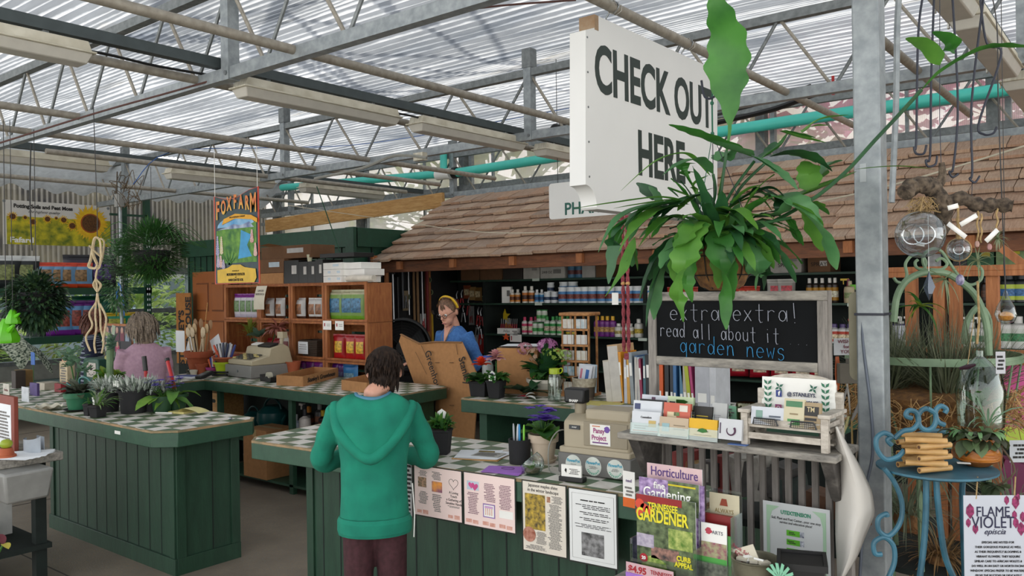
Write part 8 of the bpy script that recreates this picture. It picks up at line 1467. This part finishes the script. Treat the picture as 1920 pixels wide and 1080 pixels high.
def locks(b,m,n,top,L_,r=.092,seed=1,lo=-.25,back=.0,wd=.022,dr=1.4):
 q=random.Random(seed)
 for k in range(n):
  v_=V((q.gauss(0,1),q.gauss(0,1)+back,q.gauss(0,1)+.4)).normalized();tg=V((0,0,-1))+v_*v_.z+V((0,.5*v_.z,0))
  if (abs(v_.x)> .86 and v_.z< .1) or v_.z< lo or (v_.y<-.35 and v_.z< .55):continue
  p=V((v_.x*r*.93,v_.y*r*1.1,top+v_.z*r*1.14));d=tg+v_*.16+V((q.uniform(-.35,.35),q.uniform(-.2,.2),0));b.leaf(p,d,L_*q.uniform(.7,1.2),wd,m,dr*2,5,fold=.25)
# the child at the counter
m_hood=mat('#10705c',.95,c2='#16846a',sc=8,det=5,bump=1,key='hoodie');m_dkh=mat('#1a1412',.75,c2='#35281f',sc=50,spec=.2)
def hair_kid(b):b.sph((0,.012,.162),.093,m_dkh,20,12,1.10,sx=.93,sy=1.06).sph((0,.045,.095),.056,m_dkh,14,8,.9,sx=1.05);locks(b,m_dkh,760,.15,.06,.093,2,-.9,.6,.014)
q=D(700,800,3.55);s=.86
t,HM=person('child in a teal hooded sweatshirt seen from behind, leaning on the counter',(q.x,q.y,0),rad(48+180-4),s,m_hood,mat('#35181c',.85,c2='#46242a',sc=40),{1:((.275,-.12,1.10),(.10,-.36,1.08),(-.7,-.7,-.05),.6),-1:((-.275,-.12,1.10),(-.10,-.36,1.08),(.7,-.7,-.05),.6)},'',.32,-.1,hair_kid,lean=-.03,wide=1.12,hx=-.05)
b=MB();loft(b,[(0,0,.765,.182,.135),(0,0,.78,.186,.14),(0,0,.83,.186,.14),(0,0,.85,.176,.13)],m_hood);P(t,'waist_band',b);rim=cat([(.185,.03,1.40),(.15,.115,1.28),(.02,.165,1.165),(-.06,.15,1.20),(-.15,.11,1.30),(-.195,.02,1.39)],5);nk=cat([(.085,-.0,1.455),(.07,.05,1.45),(.02,.08,1.44),(-.03,.08,1.44),(-.07,.05,1.45),(-.085,0,1.455)],5)
b=MB();N_=len(rim)-1;b.grid(lambda u,v:(lambda a_,c_:a_*(1-v)+c_*v+V((0,.035*sin(pi*v)+.008*sin(u*22)*v,.02*sin(pi*v))))(nk[int(round(u*N_))],rim[int(round(u*N_))]),N_,8,m_hood).tube(rim,.021,m_hood,10).tube([p+V((0,-.012,.012)) for p in rim],.018,m_hood,10);o=P(t,'hood',b);o.modifiers.new('s','SOLIDIFY').thickness=.008
P(t,'zip_cord',MB().tube([(-.19,.0,1.0),(-.20,.03,.85),(-.195,.04,.74)],.003,WH,5));P(t,'blue_collar',MB().tube(nk,.012,mat('#4c7c94',.9),8));P(t,'hood_seam',MB().tube([(.01,.083,1.44),(.01,.135,1.35),(.015,.165,1.26)],.003,mat('#0c4c3c'),5))
# woman in blue
m_blue=mat('#35609a',.9,c2='#4474b0',sc=60);m_bh=mat('#4c3628',.6,c2='#7c5c44',sc=60)
def hair_b(b):b.sph((0,.018,.172),.093,m_bh,20,12,1.08,sx=.96,sy=1.06).sph((0,.10,.15),.045,m_bh,12,8);locks(b,m_bh,200,.17,.05,.094,3,.2,.5,.012)
q=D(852,640,7.15)
t,HM=person('woman in a blue long sleeved shirt with yellow hair band and glasses',(q.x,q.y,0),-.12,.955,m_blue,mat('#3c4c5c',.9),{1:((.25,.05,1.12),(.22,-.13,.98),(-.1,-1,-.3),.8),-1:((-.25,.0,1.12),(-.34,-.18,1.10),(-.5,-1,0),.8)},'',.42,.22,hair_b,wide=1.05)
b=MB();b.T=HM;b.tube([(.098*cos(a_*pi/16),.02+.0*a_,.168+.108*sin(a_*pi/16)) for a_ in range(17)],.009,mat('#c8a01c',.6),8,flat=1.6);P(t,'hair_band',b);b=MB();b.T=HM
for q_ in (-1,1):b.tube([(q_*.034+.023*cos(k*pi/7),-.112,.142+.019*sin(k*pi/7)) for k in range(14)],.0022,BK,5,closed=True).tube([(q_*.057,-.11,.145),(q_*.082,-.03,.15),(q_*.085,.02,.14)],.0018,BK,5)
b.tube([(-.011,-.115,.146),(.011,-.115,.146)],.002,BK,5);P(t,'glasses',b);P(t,'neckline',MB().add([(-.05,-.074,1.45),(.05,-.074,1.45),(.006,-.121,1.31),(-.006,-.121,1.31),(-.05,-.05,1.45),(.05,-.05,1.45),(0,-.09,1.31)],[(0,3,2,1),(0,4,6,3),(1,2,6,5)],SK));P(t,'necklace',MB().tube(cat([(-.07,-.03,1.45),(-.04,-.118,1.36),(0,-.13,1.27),(.04,-.118,1.36),(.07,-.03,1.45)],5),.002,mat('#8c8468',.4,.6),5))
# woman in pink
m_pk=mat('#a88698',.9,c2='#b896a6',sc=40);m_gh=mat('#5c5048',.6,c2='#948470',sc=70)
def hair_g(b):b.sph((0,.012,.165),.098,m_gh,20,12,1.08,sx=.98,sy=1.04);b.sph((0,.055,.06),.085,m_gh,16,10,1.35,sx=1.1,sy=.62);locks(b,m_gh,480,.15,.17,.098,4,-.2,.3,.022,1.9)
q=D(272,650,6.75)
t,HM=person('woman in a pale pink sweater with shoulder length grey brown hair',(q.x,q.y,0),-1.75,.90,m_pk,mat('#2c3038',.9),{1:((.22,-.1,1.08),(.14,-.40,1.0),(-.1,-1,-.1),.9),-1:((-.22,-.1,1.08),(-.05,-.50,1.05),(.1,-1,-.1),.9)},'',.25,.15,hair_g,lean=-.02,wide=1.12)
# person in stripes
def hair_s(b):hb_=mat('#3c2018',.6,c2='#6c3c28',sc=60);b.sph((0,.012,.165),.1,hb_,18,12,1.08).sph((0,.05,.05),.095,hb_,16,10,1.1,sx=1.15,sy=.7);locks(b,hb_,260,.12,.12,.105,6,-.6,.5,.03)
q=D(172,650,7.9);ms_=[mat('#161c34',.9),mat('#161c34',.9),mat('#8c94a4',.9)]
person('person with brown hair in a navy and white striped top, back turned',(q.x,q.y,0),2.6,.91,ms_[0],mat('#22242c',.9),{1:((.26,-.05,1.08),(.2,-.3,1.05),(0,-1,0),.8),-1:((-.26,-.05,1.08),(-.2,-.3,1.05),(0,-1,0),.8)},'',.2,0,hair_s,ms=ms_,wide=1.1)
# ---------------------------------------------------------------- right foreground: blue chair, wire stand, cedar frame
m_bm=mat('#28505f',.45,c2='#3f7488',sc=12,key='bluemetal');m_gm=mat('#5c7458',.5,c2='#7c9474',sc=10,key='greenmetal')
bc_=lambda x,y,t_=2.4:D(1620+x/3.176,740+y/3.176,t_)
st0=D(1755,875,2.45);t=T('metal_chair','small blue wrought iron chair with scrolled back carrying bamboo and a plant','chair')
P(t,'seat',MB().at(st0).lathe([(0,-.012),(.15,-.012),(.165,-.006),(.165,0),(0,.002)],m_bm,n=30));zs=st0.z
def curve(nm,pts,r=.0075,t_=2.4,m=m_bm):P(t,nm,MB().tube(cat([bc_(x,y,tt[0] if (tt :=z_) else t_) for x,y,*z_ in pts],6),r,m,8))
curve('back_scroll',[(165,300),(140,270),(165,250),(120,228),(75,260),(80,330),(130,385),(200,370),(240,330)]);curve('back_scroll',[(180,262),(230,218),(290,205),(325,160),(310,105),(265,95),(250,125),(285,140)]);curve('back_ring',[(375,82),(425,115),(420,180),(380,210),(335,190),(322,130),(345,92),(375,82)]);curve('back_scroll',[(480,110),(490,85),(455,68),(425,100),(440,160),(480,180)]);curve('back_rail',[(300,240,2.5),(420,215,2.6),(490,225,2.65)])
curve('leg_scroll',[(120,440),(180,520),(225,640),(215,760),(150,840),(90,810),(85,740),(130,710),(140,725)]);curve('leg_scroll',[(105,950),(65,945),(60,880),(120,850),(175,900),(180,1000),(140,1100)])
for pts in ([(370,470),(368,700),(355,900),(330,1100)],[(428,470),(440,650),(480,950),(550,1120)],[(600,470,2.55),(585,560,2.55),(590,800,2.55),(600,1100,2.55)]):curve('leg',pts,.009)
P(t,'floor_frame',MB().tube([bc_(330,1100),bc_(250,1500),V((bc_(250,1500).x,bc_(250,1500).y,0))],.009,m_bm,7).tube([bc_(550,1120),V((bc_(600,1500).x,bc_(600,1500).y,0))],.009,m_bm,7))
m_bam=mat('#a8824c',.5,c2='#c49c64',sc=20);t0=D(1728,868,2.38);k_=0;bz_=zs+.004
for lv in range(6):
 for j in (0,1):
  z=bz_+.009+lv*.0165;an=.35 if lv% 2 else .95;off=(-.042,.042)[j];dx,dy=-sin(an)*off,cos(an)*off;k_+= 1
  b=MB().at((0,0,0),rz=an);b.tube([(-.055,off,0),(0,off,0),(.055,off,0)],.0085,m_bam,12);o=P(None,'bamboo_stick',b);o.location=(t0.x,t0.y+.03,z)
  o['label']=['Front','Rear'][j]+' bamboo stick, '+['bottom','second','third','fourth','fifth','topmost'][lv]+' layer of the trivet stack';o['category']='bamboo';o['group']='stacked bamboo sticks'
  for sx_ in (-.0556,.0556):P(o,'hollow_end',MB().at((0,0,0),rz=an).tube([(sx_-.0004,off,0),(sx_+.0004,off,0)],.005,mat('#5c3c24'),8))
for i in range(3):b=MB().at((t0.x,t0.y+.03,bz_+.025),rz=.35+.2*i);b.tube([(-.05,-.02+.02*i,0),(.05,-.02+.02*i,0)],.008,m_bam,10);S('bamboo_stick',['Left','Middle','Right'][i]+' bamboo stick inside the trivet stack','bamboo',b,group='inner bamboo sticks')
S('price_tag','small white tag on the blue chair seat','tag',MB().box((0,0,0),(.035,.02,.001),WH),D(1807,868,2.38),.3)
p=D(1832,862,2.45);t=T('episcia_plant','dark leaved plant with silvery veins in a glazed orange bowl on the blue chair','plant',(p.x,p.y,zs+.002));P(t,'glazed_bowl',MB().lathe([(.03,0),(.06,.02),(.066,.05),(.055,.085),(.05,.085),(.05,.07)],mat('#8c4a10',.3,c2='#b87428',sc=20,bump=.5,st=(1,1,6)),n=28));foliage(t,60,.05,.07,.04,[lf('#2c3020','#4c5038',.15),lf('#3c4430','#6c8458',.15)],.08,(-20,60),2,seed=81,wav=.03)
b=MB();rr5=random.Random(5)
for k in range(16):a5=rr5.uniform(0,6.28);b.leaf((.05*cos(a5),.05*sin(a5),.105),(cos(a5),sin(a5),.2),.045,.012,lf('#6c9c64','#94bc84'),2,4)
P(t,'leaf_veins',b);P(t,'trailing_stem',MB().tube(cat([(.05,0,.08),(.1,-.03,0),(.03,-.08,-.06)],5),.003,mat('#4c3c28'),5));foliage(t,10,.01,.05,.035,[lf('#3c4430','#6c8458',.15)],-.04,(-40,40),1,name='trailing_leaves',seed=82,c=(.05,-.07));foliage(t,14,.01,.12,.007,[lf('#6c8c6c','#94b494')],.12,(20,80),1.5,name='grassy_leaves',seed=83,c=(.03,0))
A,B=bc_(592,600,2.3),bc_(895,1180,2.3);t=T('plant_sign','hand lettered FLAME VIOLET sign hanging from the blue chair','sign',(A.x,A.y,B.z),.62);w,h=.222*.97,A.z-B.z;w=.172;P(t,'sign_card',MB().bb(0,w,0,.002,0,h,mat('#bcc0c8',.6,var=.02)));m_nv=mat('#1c1c3c')
text(t,'FLAME',.040,m_nv,(w*.46,-.001,h*.83),sx=.8);text(t,'VIOLET',.042,m_nv,(w*.46,-.001,h*.72),sx=.85,sy=1.1);text(t,'episcia',.022,m_nv,(w*.48,-.001,h*.63),shear=.4);text(t,'EPISCIAS ARE NOTED FOR\nTHEIR GORGEOUS FOLIAGE AS WELL\nAS THEIR FREQUENTLY BLOOMING &\nVIBRANT FLOWERS. THEY REQUIRE\nSIMILAR CARE TO AFRICAN VIOLETS &\nDO WELL IN AN EAST OR NORTH FACING\nWINDOW. EPISCIAS PREFER TO BE WATERED\nFROM THE BOTTOM OR DELICATELY\nAROUND THE FOLIAGE.  $4.99',.0088,INK,(w*.53,-.001,h*.33),sx=.85,shear=.15,sp=1.5)
b=MB();
for (u,v,s_) in ((.1,.84,1),(.07,.72,.6),(.18,.66,.7),(.68,.95,.6),(.82,.93,.9),(.86,.98,.5),(.8,.80,.6),(.93,.78,.7),(.82,.72,.7),(.9,.66,.9)):b.pxz([(w*u,h*v-.022*s_),(w*u+.011*s_,h*v-.006*s_),(w*u+.010*s_,h*v+.010*s_),(w*u,h*v+.022*s_),(w*u-.010*s_,h*v+.010*s_),(w*u-.011*s_,h*v-.006*s_)],.0005,mat('#5c1038',c2='#a03068',sc=120),-.001)
P(t,'leaf_print',b);
for x in (.2,.8):P(t,'jute_tie',MB().tube([(w*x,0,h-.01),(w*x+.01,.01,h+.05)],.002,m_moss,5))
# green wire plant stand
t=T('wire_plant_stand','pale green iron basket stand with a tall arch, filled with air plants','stand');gs=lambda x,y,t_=2.9:D(1620+x/3.857,500+y/3.857,t_)
cS=gs(480,645,3.15);rS=.30;zS=cS.z
for z,r_ in ((zS,rS),(zS-.30,rS*.7)):b=MB();N_=40;vs=[(cS.x+(r_+o_)*cos(2*pi*k/N_),cS.y+(r_+o_)*sin(2*pi*k/N_),z+z_) for o_,z_ in ((0,-.014),(.005,-.014),(.005,.014),(0,.014)) for k in range(N_)];b.add(vs,[(i*N_+k,i*N_+(k+1)% N_,((i+1)% 4)*N_+(k+1)% N_,((i+1)% 4)*N_+k) for i in range(4) for k in range(N_)],m_gm);P(t,'hoop_band',b)
for k in range(12):a5=k*pi/6+.2;e=V((cos(a5),sin(a5),0));P(t,'basket_rib',MB().tube([cS+e*rS,cS+e*rS*.92+V((0,0,-.15)),cS+e*rS*.7+V((0,0,-.30))],.004,m_gm,6))
for k in range(3):a5=k*2.1+.5;e=V((cos(a5),sin(a5),0));P(t,'leg',MB().tube([cS+e*rS*.7+V((0,0,-.3)),cS+e*rS*.6+V((0,0,-.8)),cS+e*rS+V((0,0,-zS))],.010,m_gm,7))
P(t,'arch',MB().tube(cat([gs(215,400),gs(235,230),gs(290,120),gs(380,60),gs(480,38),gs(600,50),gs(700,110),gs(790,190),gs(850,300),gs(890,450),gs(905,640)],6),.012,m_gm,9))
for pts in ([(290,110),(310,60),(300,-20),(345,-80),(400,-90),(445,-40),(430,20),(380,5),(370,-30),(390,-50)],[(450,25),(425,-40),(445,-100),(500,-130),(560,-110),(610,-40),(680,60),(760,130),(840,100),(855,30),(820,-10)],[(480,20),(560,20),(600,-20),(560,-60),(520,-40)],[(290,120),(240,110),(215,80)]):P(t,'scroll',MB().tube(cat([gs(x,y) for x,y in pts],6),.0055,m_gm,7))
P(t,'rear_arch',MB().tube(cat([gs(725,560,3.2),gs(745,400,3.2),(gs(830,290,3.2)),gs(900,380,3.2),gs(905,560,3.2)],6),.012,m_gm,8))
P(t,'coir_liner',MB().lathe([(.05,-.32),(rS*.6,-.30),(rS*.85,-.2),(rS*.93,-.14),(rS*.8,-.12),(0,-.10)],m_coir,cS,30));b=MB();r6=random.Random(6)
for k in range(420):a5=r6.uniform(0,6.28);p=cS+V((cos(a5)*rS*.97,sin(a5)*rS*.97,r6.uniform(-.24,-.11)));b.tube(cat([p,p+V((r6.uniform(-.05,.05),r6.uniform(-.05,.05),r6.uniform(-.05,.04))),p+V((r6.uniform(-.07,.07),r6.uniform(-.05,.05),r6.uniform(-.08,.02)))],3),.0017,mat('#9c7848',.9,c2='#b89464',sc=50),3)
P(t,'coir_strands',b,kind='stuff')
ms=[lf('#4c5640','#7c8468'),lf('#5c644c','#8c9078'),lf('#3c4634','#6c7458')]
for i,(dx,dy) in enumerate(((-.12,-.12),(.08,-.14),(-.02,.02),(.16,.02),(-.15,.08))):
 tt=T('tillandsia',['Front left','Front right','Middle','Right','Rear left'][i]+' spiky grey green air plant in the green stand','air plant',cS+V((dx,dy,-.13)),group='air plants in the green stand');foliage(tt,230,.05,.30,.0065,ms,0,(25,88),.5,seed=90+i,n_=4,prof=lambda q:1-q*.9)
for i,(px,py,t_,l) in enumerate(((1745,890,3.0,'pale air plant below the blue chair seat'),(1700,960,3.1,'pale air plant low behind the post'),(1900,960,3.0,'pale air plant right of the lettered sign'),(1765,1040,3.1,'dried moss clump under the blue chair'))):
 tt=T('tillandsia',l,'air plant',D(px,py,t_));foliage(tt,120,.06,.2,.009,[lf('#6c7860','#949c84')] if i< 3 else [mat('#8c6c44'),mat('#6c5434')],0,(-10,80),1.4,seed=96+i,n_=5,prof=lambda q:1-q*.9);P(tt,'moss_ball',MB().sph((0,0,-.03),.05,m_coir,10,6));
q=D(1790,1000,3.3);S('lower_stand','dark round iron lower tier behind the blue chair','stand',MB().lathe([(0,0),(.42,0),(.42,.02),(0,.02)],m_dark,n=24).bb(-.02,.02,-.02,.02,-.55,0,m_dark),(q.x,q.y,.62))
t=T('bell_jar','clear glass bell jar on the right of the green stand','jar',D(1838,730,2.75));P(t,'glass_dome',MB().lathe([(.07,-.12),(.075,0),(.06,.06),(.03,.095),(.012,.11),(.012,.13)],glass('#dfe8e4',.8),n=26));P(t,'inner_plant',MB().sph((0,0,-.1),.05,m_coir,10,6));foliage(t,10,.01,.1,.03,[G1],-.06,(30,80),.6,seed=99)
S('seed_pod','dark maroon pod hanging on a jute string in front of the stand','pod',MB().tube([(-.022,0,-.006),(0,0,.0),(.022,0,.008)],[.004,.008,.004],mat('#2c1420',.3),8).tube([(0,0,0),(.02,0,.16)],.001,m_moss,4),D(1814,688,2.5))
S('jute_rope','thick pale jute cord hanging over the right end of the green arch','cord',MB().tube([D(1833,528,2.75),D(1836,600,2.7),D(1832,645,2.7)],.004,m_moss,6))
for i,(px,py,l,c_) in enumerate(((1862,672,'white handwritten tag at the right of the green band','#b4b4b8'),(1906,838,'white lettered tag at the right edge beside the orange bowl','#b0b4b8'))):t=T('plant_tag',l,'tag',D(px+14,py+8,2.6),.65);w_=.03 if i== 0 else .09;P(t,'tag_card',MB().box((0,0,0),(w_,.001,.07),mat(c_)));lines(t,-w_*.4,w_*.4,-.025,.025,4,INK,y=-.001)
m_pkp=mat('#b02c70',.5,c2='#c84c8c',sc=6)
for i,(px,py,w_,h_,c_,l) in enumerate(((1890,720,.3,.22,m_pkp,'pink slatted tray behind the green stand at the right'),(1905,780,.16,.10,m_pkp,'magenta folded box below the pink tray'),(1895,815,.12,.07,m_lime,'lime green box below the magenta one'),(1905,905,.2,.16,mat('#6c1c48'),'dark magenta box at the right edge'))):S('stacked_box',l,'box',MB().at(ry=.15*i-.2).box((0,0,0),(w_,.12,h_),c_,.9),D(px+12,py,3.3),.3)
t=T('cedar_frame','rough cedar post frame behind the green stand, holding plants','frame');cf=lambda px,py,y=3.75:G(px,py,'y',y)
for px in (1707,1760,1790,1860):x=cf(px,560).x;P(t,'post',MB().bb(x-.022,x+.022,3.75,3.80,0,cf(px,510).z,m_cedar),bev=.002)
x0,x1=cf(1660,510).x,cf(1925,510).x
for py in (503,513,655,672):z=cf(1760,py).z;P(t,'cross_rail',MB().bb(x0,x1,3.73,3.75,z-.014,z+.008,m_cedar),bev=.002)
P(t,'brace',member('',cf(1878,465),cf(1925,500),(.03,.03),m_cedar))
# ---------------------------------------------------------------- cables and small ceiling things
for i,(pts,r_,m_,l) in enumerate((([(1335,232,6.9),(1450,205,6.5),(1560,165,6.1),(1640,150,5.6),(1720,135,5.3),(1830,115,5.2)],.022,BK,'thick black cable bundle along the second truss at right'),([(1345,215,6.6),(1440,190,6.3),(1520,160,6)],.012,CORD,'grey cable joining the black bundle near the red ribbon'),
 ([(0,93,4.2),(160,95,4.4),(300,125,4.8),(450,150,5.2)],.008,BK,'black cable running between the two nearest strip lights'),([(740,212,6.1),(765,216,6.1),(790,222,6.2)],.008,BK,'short black cable between central strip lights'),([(590,335,8.2),(680,315,7.9),(740,292,7.6),(800,296,7.4)],.014,mat('#8c8c84'),'grey conduit curving along the second truss'),
 ([(0,268,5.4),(180,212,5.2),(330,170,5.0),(430,140,4.9),(560,90,4.6),(760,45,4.7),(900,15,4.8),(1080,0,4.8)],.006,mat('#4c2c24'),'thin brown wire strung along the nearest truss'),([(250,345,6.8),(320,285,7.5),(500,277,8.6),(700,268,8.2),(1067,203,7.2)],.004,mat('#2c5ca0'),'thin blue line strung under the roof'),
 ([(540,385,8.6),(700,408,8.2),(900,435,7),(1100,432,6),(1300,418,4.6),(1500,385,4),(1680,345,3.6),(1920,274,3.2)],.004,mat('#b4ac98'),'long pale rope sagging across the shake roof'),([(594,350,8.4),(612,400,8.2),(640,480,8.1)],.006,mat('#14442c'),'dark green cord hanging down to the boxes'),
 ([(58,270,6.2),(56,370,6.2),(60,470,6.2)],.005,BK,'black cord hanging in front of the yellow flower banner'),([(1603,0,2.75),(1605,200,2.75),(1612,400,2.74),(1618,600,2.73)],.006,mat('#9c927c'),'tan cord running down the left side of the post'),([(1612,500,2.72),(1618,640,2.70),(1632,760,2.68),(1636,850,2.68),(1622,930,2.70),(1612,1085,2.7)],.005,mat('#5c6470'),'grey blue cable curving down in front of the post'),
 ([(1685,0,2.95),(1682,60,2.95),(1680,200,2.95),(1672,380,2.95)],.011,m_galv,'thin steel conduit just right of the big post'),([(1860,-10,2.6),(1870,60,2.6),(1872,200,2.6),(1886,560,2.6)],.002,CORD,'dark thread down to the orange vase'))):
 S('cable',l,'cable',MB().tube(cat([D(*q) for q in pts],5),r_,m_,6))
S('red_ribbon','red ribbon tied to the cable bundle left of the post','ribbon',MB().box((0,0,0),(.02,.004,.14),mat('#b02828')),D(1562,160,6.0));t=T('dome_camera','black dome camera fixed to the truss beside the white sign','camera',D(1042,243,6.9));P(t,'dome',MB().sph((0,0,0),.05,BK,14,8));P(t,'mount',MB().tube([(0,0,0),(.14,0,.03)],.03,BK,10));S('junction_box','beige junction box on the second truss','box',MB().box((0,0,0),(.12,.06,.07),m_fix),D(788,294,7.5))
# ---------------------------------------------------------------- outside: ground, shrubs, vehicles, blossom, bare limbs above the roof
W('ground_outside',MB().bb(-40,-12.5,-10,40,-.3,-.1,mat('#8c8c84',.9)).bb(-40,20,9.5,40,-.3,-.1,mat('#6c7454',.9)))
def cloud(nm,l,c,r,n,L_,W_,ms,seed,g=None):
 t=T(nm,l,'tree' if 'tree' in nm else 'shrub',c,group=g);mass(t,n,r[0],r[1],r[2],L_,W_,ms,seed=seed,n_=2);P(t,'trunk',MB().tube([(0,0,-c[2]),(0,0,0)],[.15,.08],m_bark,8));return t
gs_=[lf('#5c7c34','#a0b05c',.4),lf('#7c9044','#c0c87c',.4)]
cloud('garden_shrub','sunlit yellow green shrub outside the left windows',(-15.5,7.6,.9),(1.0,1.5,.9),900,.26,.12,gs_,1);cloud('garden_shrub','sunlit shrub outside beyond the soil rack',(-16,4.6,.7),(.8,1.4,.7),700,.26,.12,gs_,2)
for i,(x,y,z,r_) in enumerate(((-9.5,11.5,2.8,2.2),(-5.2,11.5,2.6,2.0),(-13.5,14,3,2.4))):cloud('garden_tree',['Left','Right','Farthest left'][i]+' green tree blurred behind the translucent back wall',(x,y,z),(r_,1,1.6),420,.5,.26,gs_,5+i,'green trees behind the back wall')
mp_=[mat('#e890c0',.8,c2='#ffcce8',sc=4,tl=.5),mat('#d878ac',.8,tl=.6)]
for i,(x,y) in enumerate(((-3.0,11.2),(-.2,11.8),(2.4,11.2))):cloud('blossom_tree',['Left','Middle','Right'][i]+' pink blossoming tree behind the translucent back wall',(x,y,3.5),(1.6,.7,1.7),620,.36,.28,mp_,15+i,'pink blossom trees')
S('backdrop_building','added pale backdrop building outside beyond the parked cars','building',MB().bb(-31,-28,0,26,-.1,5,mat('#a8a498',.9,c2='#8c8a84',sc=1)).bb(-27.99,-27.95,2,24,1.2,2.2,mat('#5c6468')))  # added backdrop, hides the over-bright sky behind the left windows
cloud('garden_shrub','tall hedge outside behind the parked cars',(-23,9,1.0),(1.4,8,1.6),1600,.4,.2,gs_,8)
def car(l,loc,rz,c_):
 t=T('parked_car',l,'car',loc,rz);m_=mat(c_,.3,.3);P(t,'car_body',MB().pxz([(-2.1,.3),(2.1,.3),(2.15,.8),(1.2,.95),(.7,1.45),(-1.0,1.5),(-1.6,1.0),(-2.1,.9)],1.7,m_),bev=.08);P(t,'side_window',MB().pxz([(-1.3,.98),(1.0,.98),(.6,1.38),(-.9,1.42)],.02,BK,-.02))
 for x in (-1.35,1.3):P(t,'wheel',MB().tube([(x,-.05,.33),(x,.2,.33)],.33,BK,20).tube([(x,-.06,.33),(x,0,.33)],.17,m_bolt,14))
car('silver car parked outside the left windows',(-18,9.6,-.1),1.5,'#9ca4b0');car('dark car parked outside behind the soil rack',(-17.5,4.6,-.1),1.6,'#23262c');car('pale blue car parked farther back outside',(-21,13.5,-.1),1.4,'#8c9cb0')
r5=random.Random(21)
for i,(x,y) in enumerate(((-9,-1),(-5,1),(-1.5,-.5),(-7,4),(-2.5,3.5))):
 t=T('bare_tree_limb',ORD[i].capitalize()+' bare tree limb above the roof that shades the sheets','branch',(x,y-1.5,5.2),group='bare limbs above the roof')
 def grow(p,d,r_,n):
  pts=[p]
  for k in range(6):d=(d+V((r5.uniform(-.35,.35),r5.uniform(-.35,.35),r5.uniform(-.04,.05)))).normalized();p=p+d*.5;pts.append(p)
  P(t,'limb',MB().tube(cat(pts,3),r_,m_bark,6))
  if n:
   for k in (2,4,5):grow(pts[k],(d+V((r5.uniform(-1,1),r5.uniform(-1,1),0))).normalized(),r_*.6,n-1)
 grow(V((0,0,0)),V((r5.uniform(-1,1),.8,0)),.09,2)
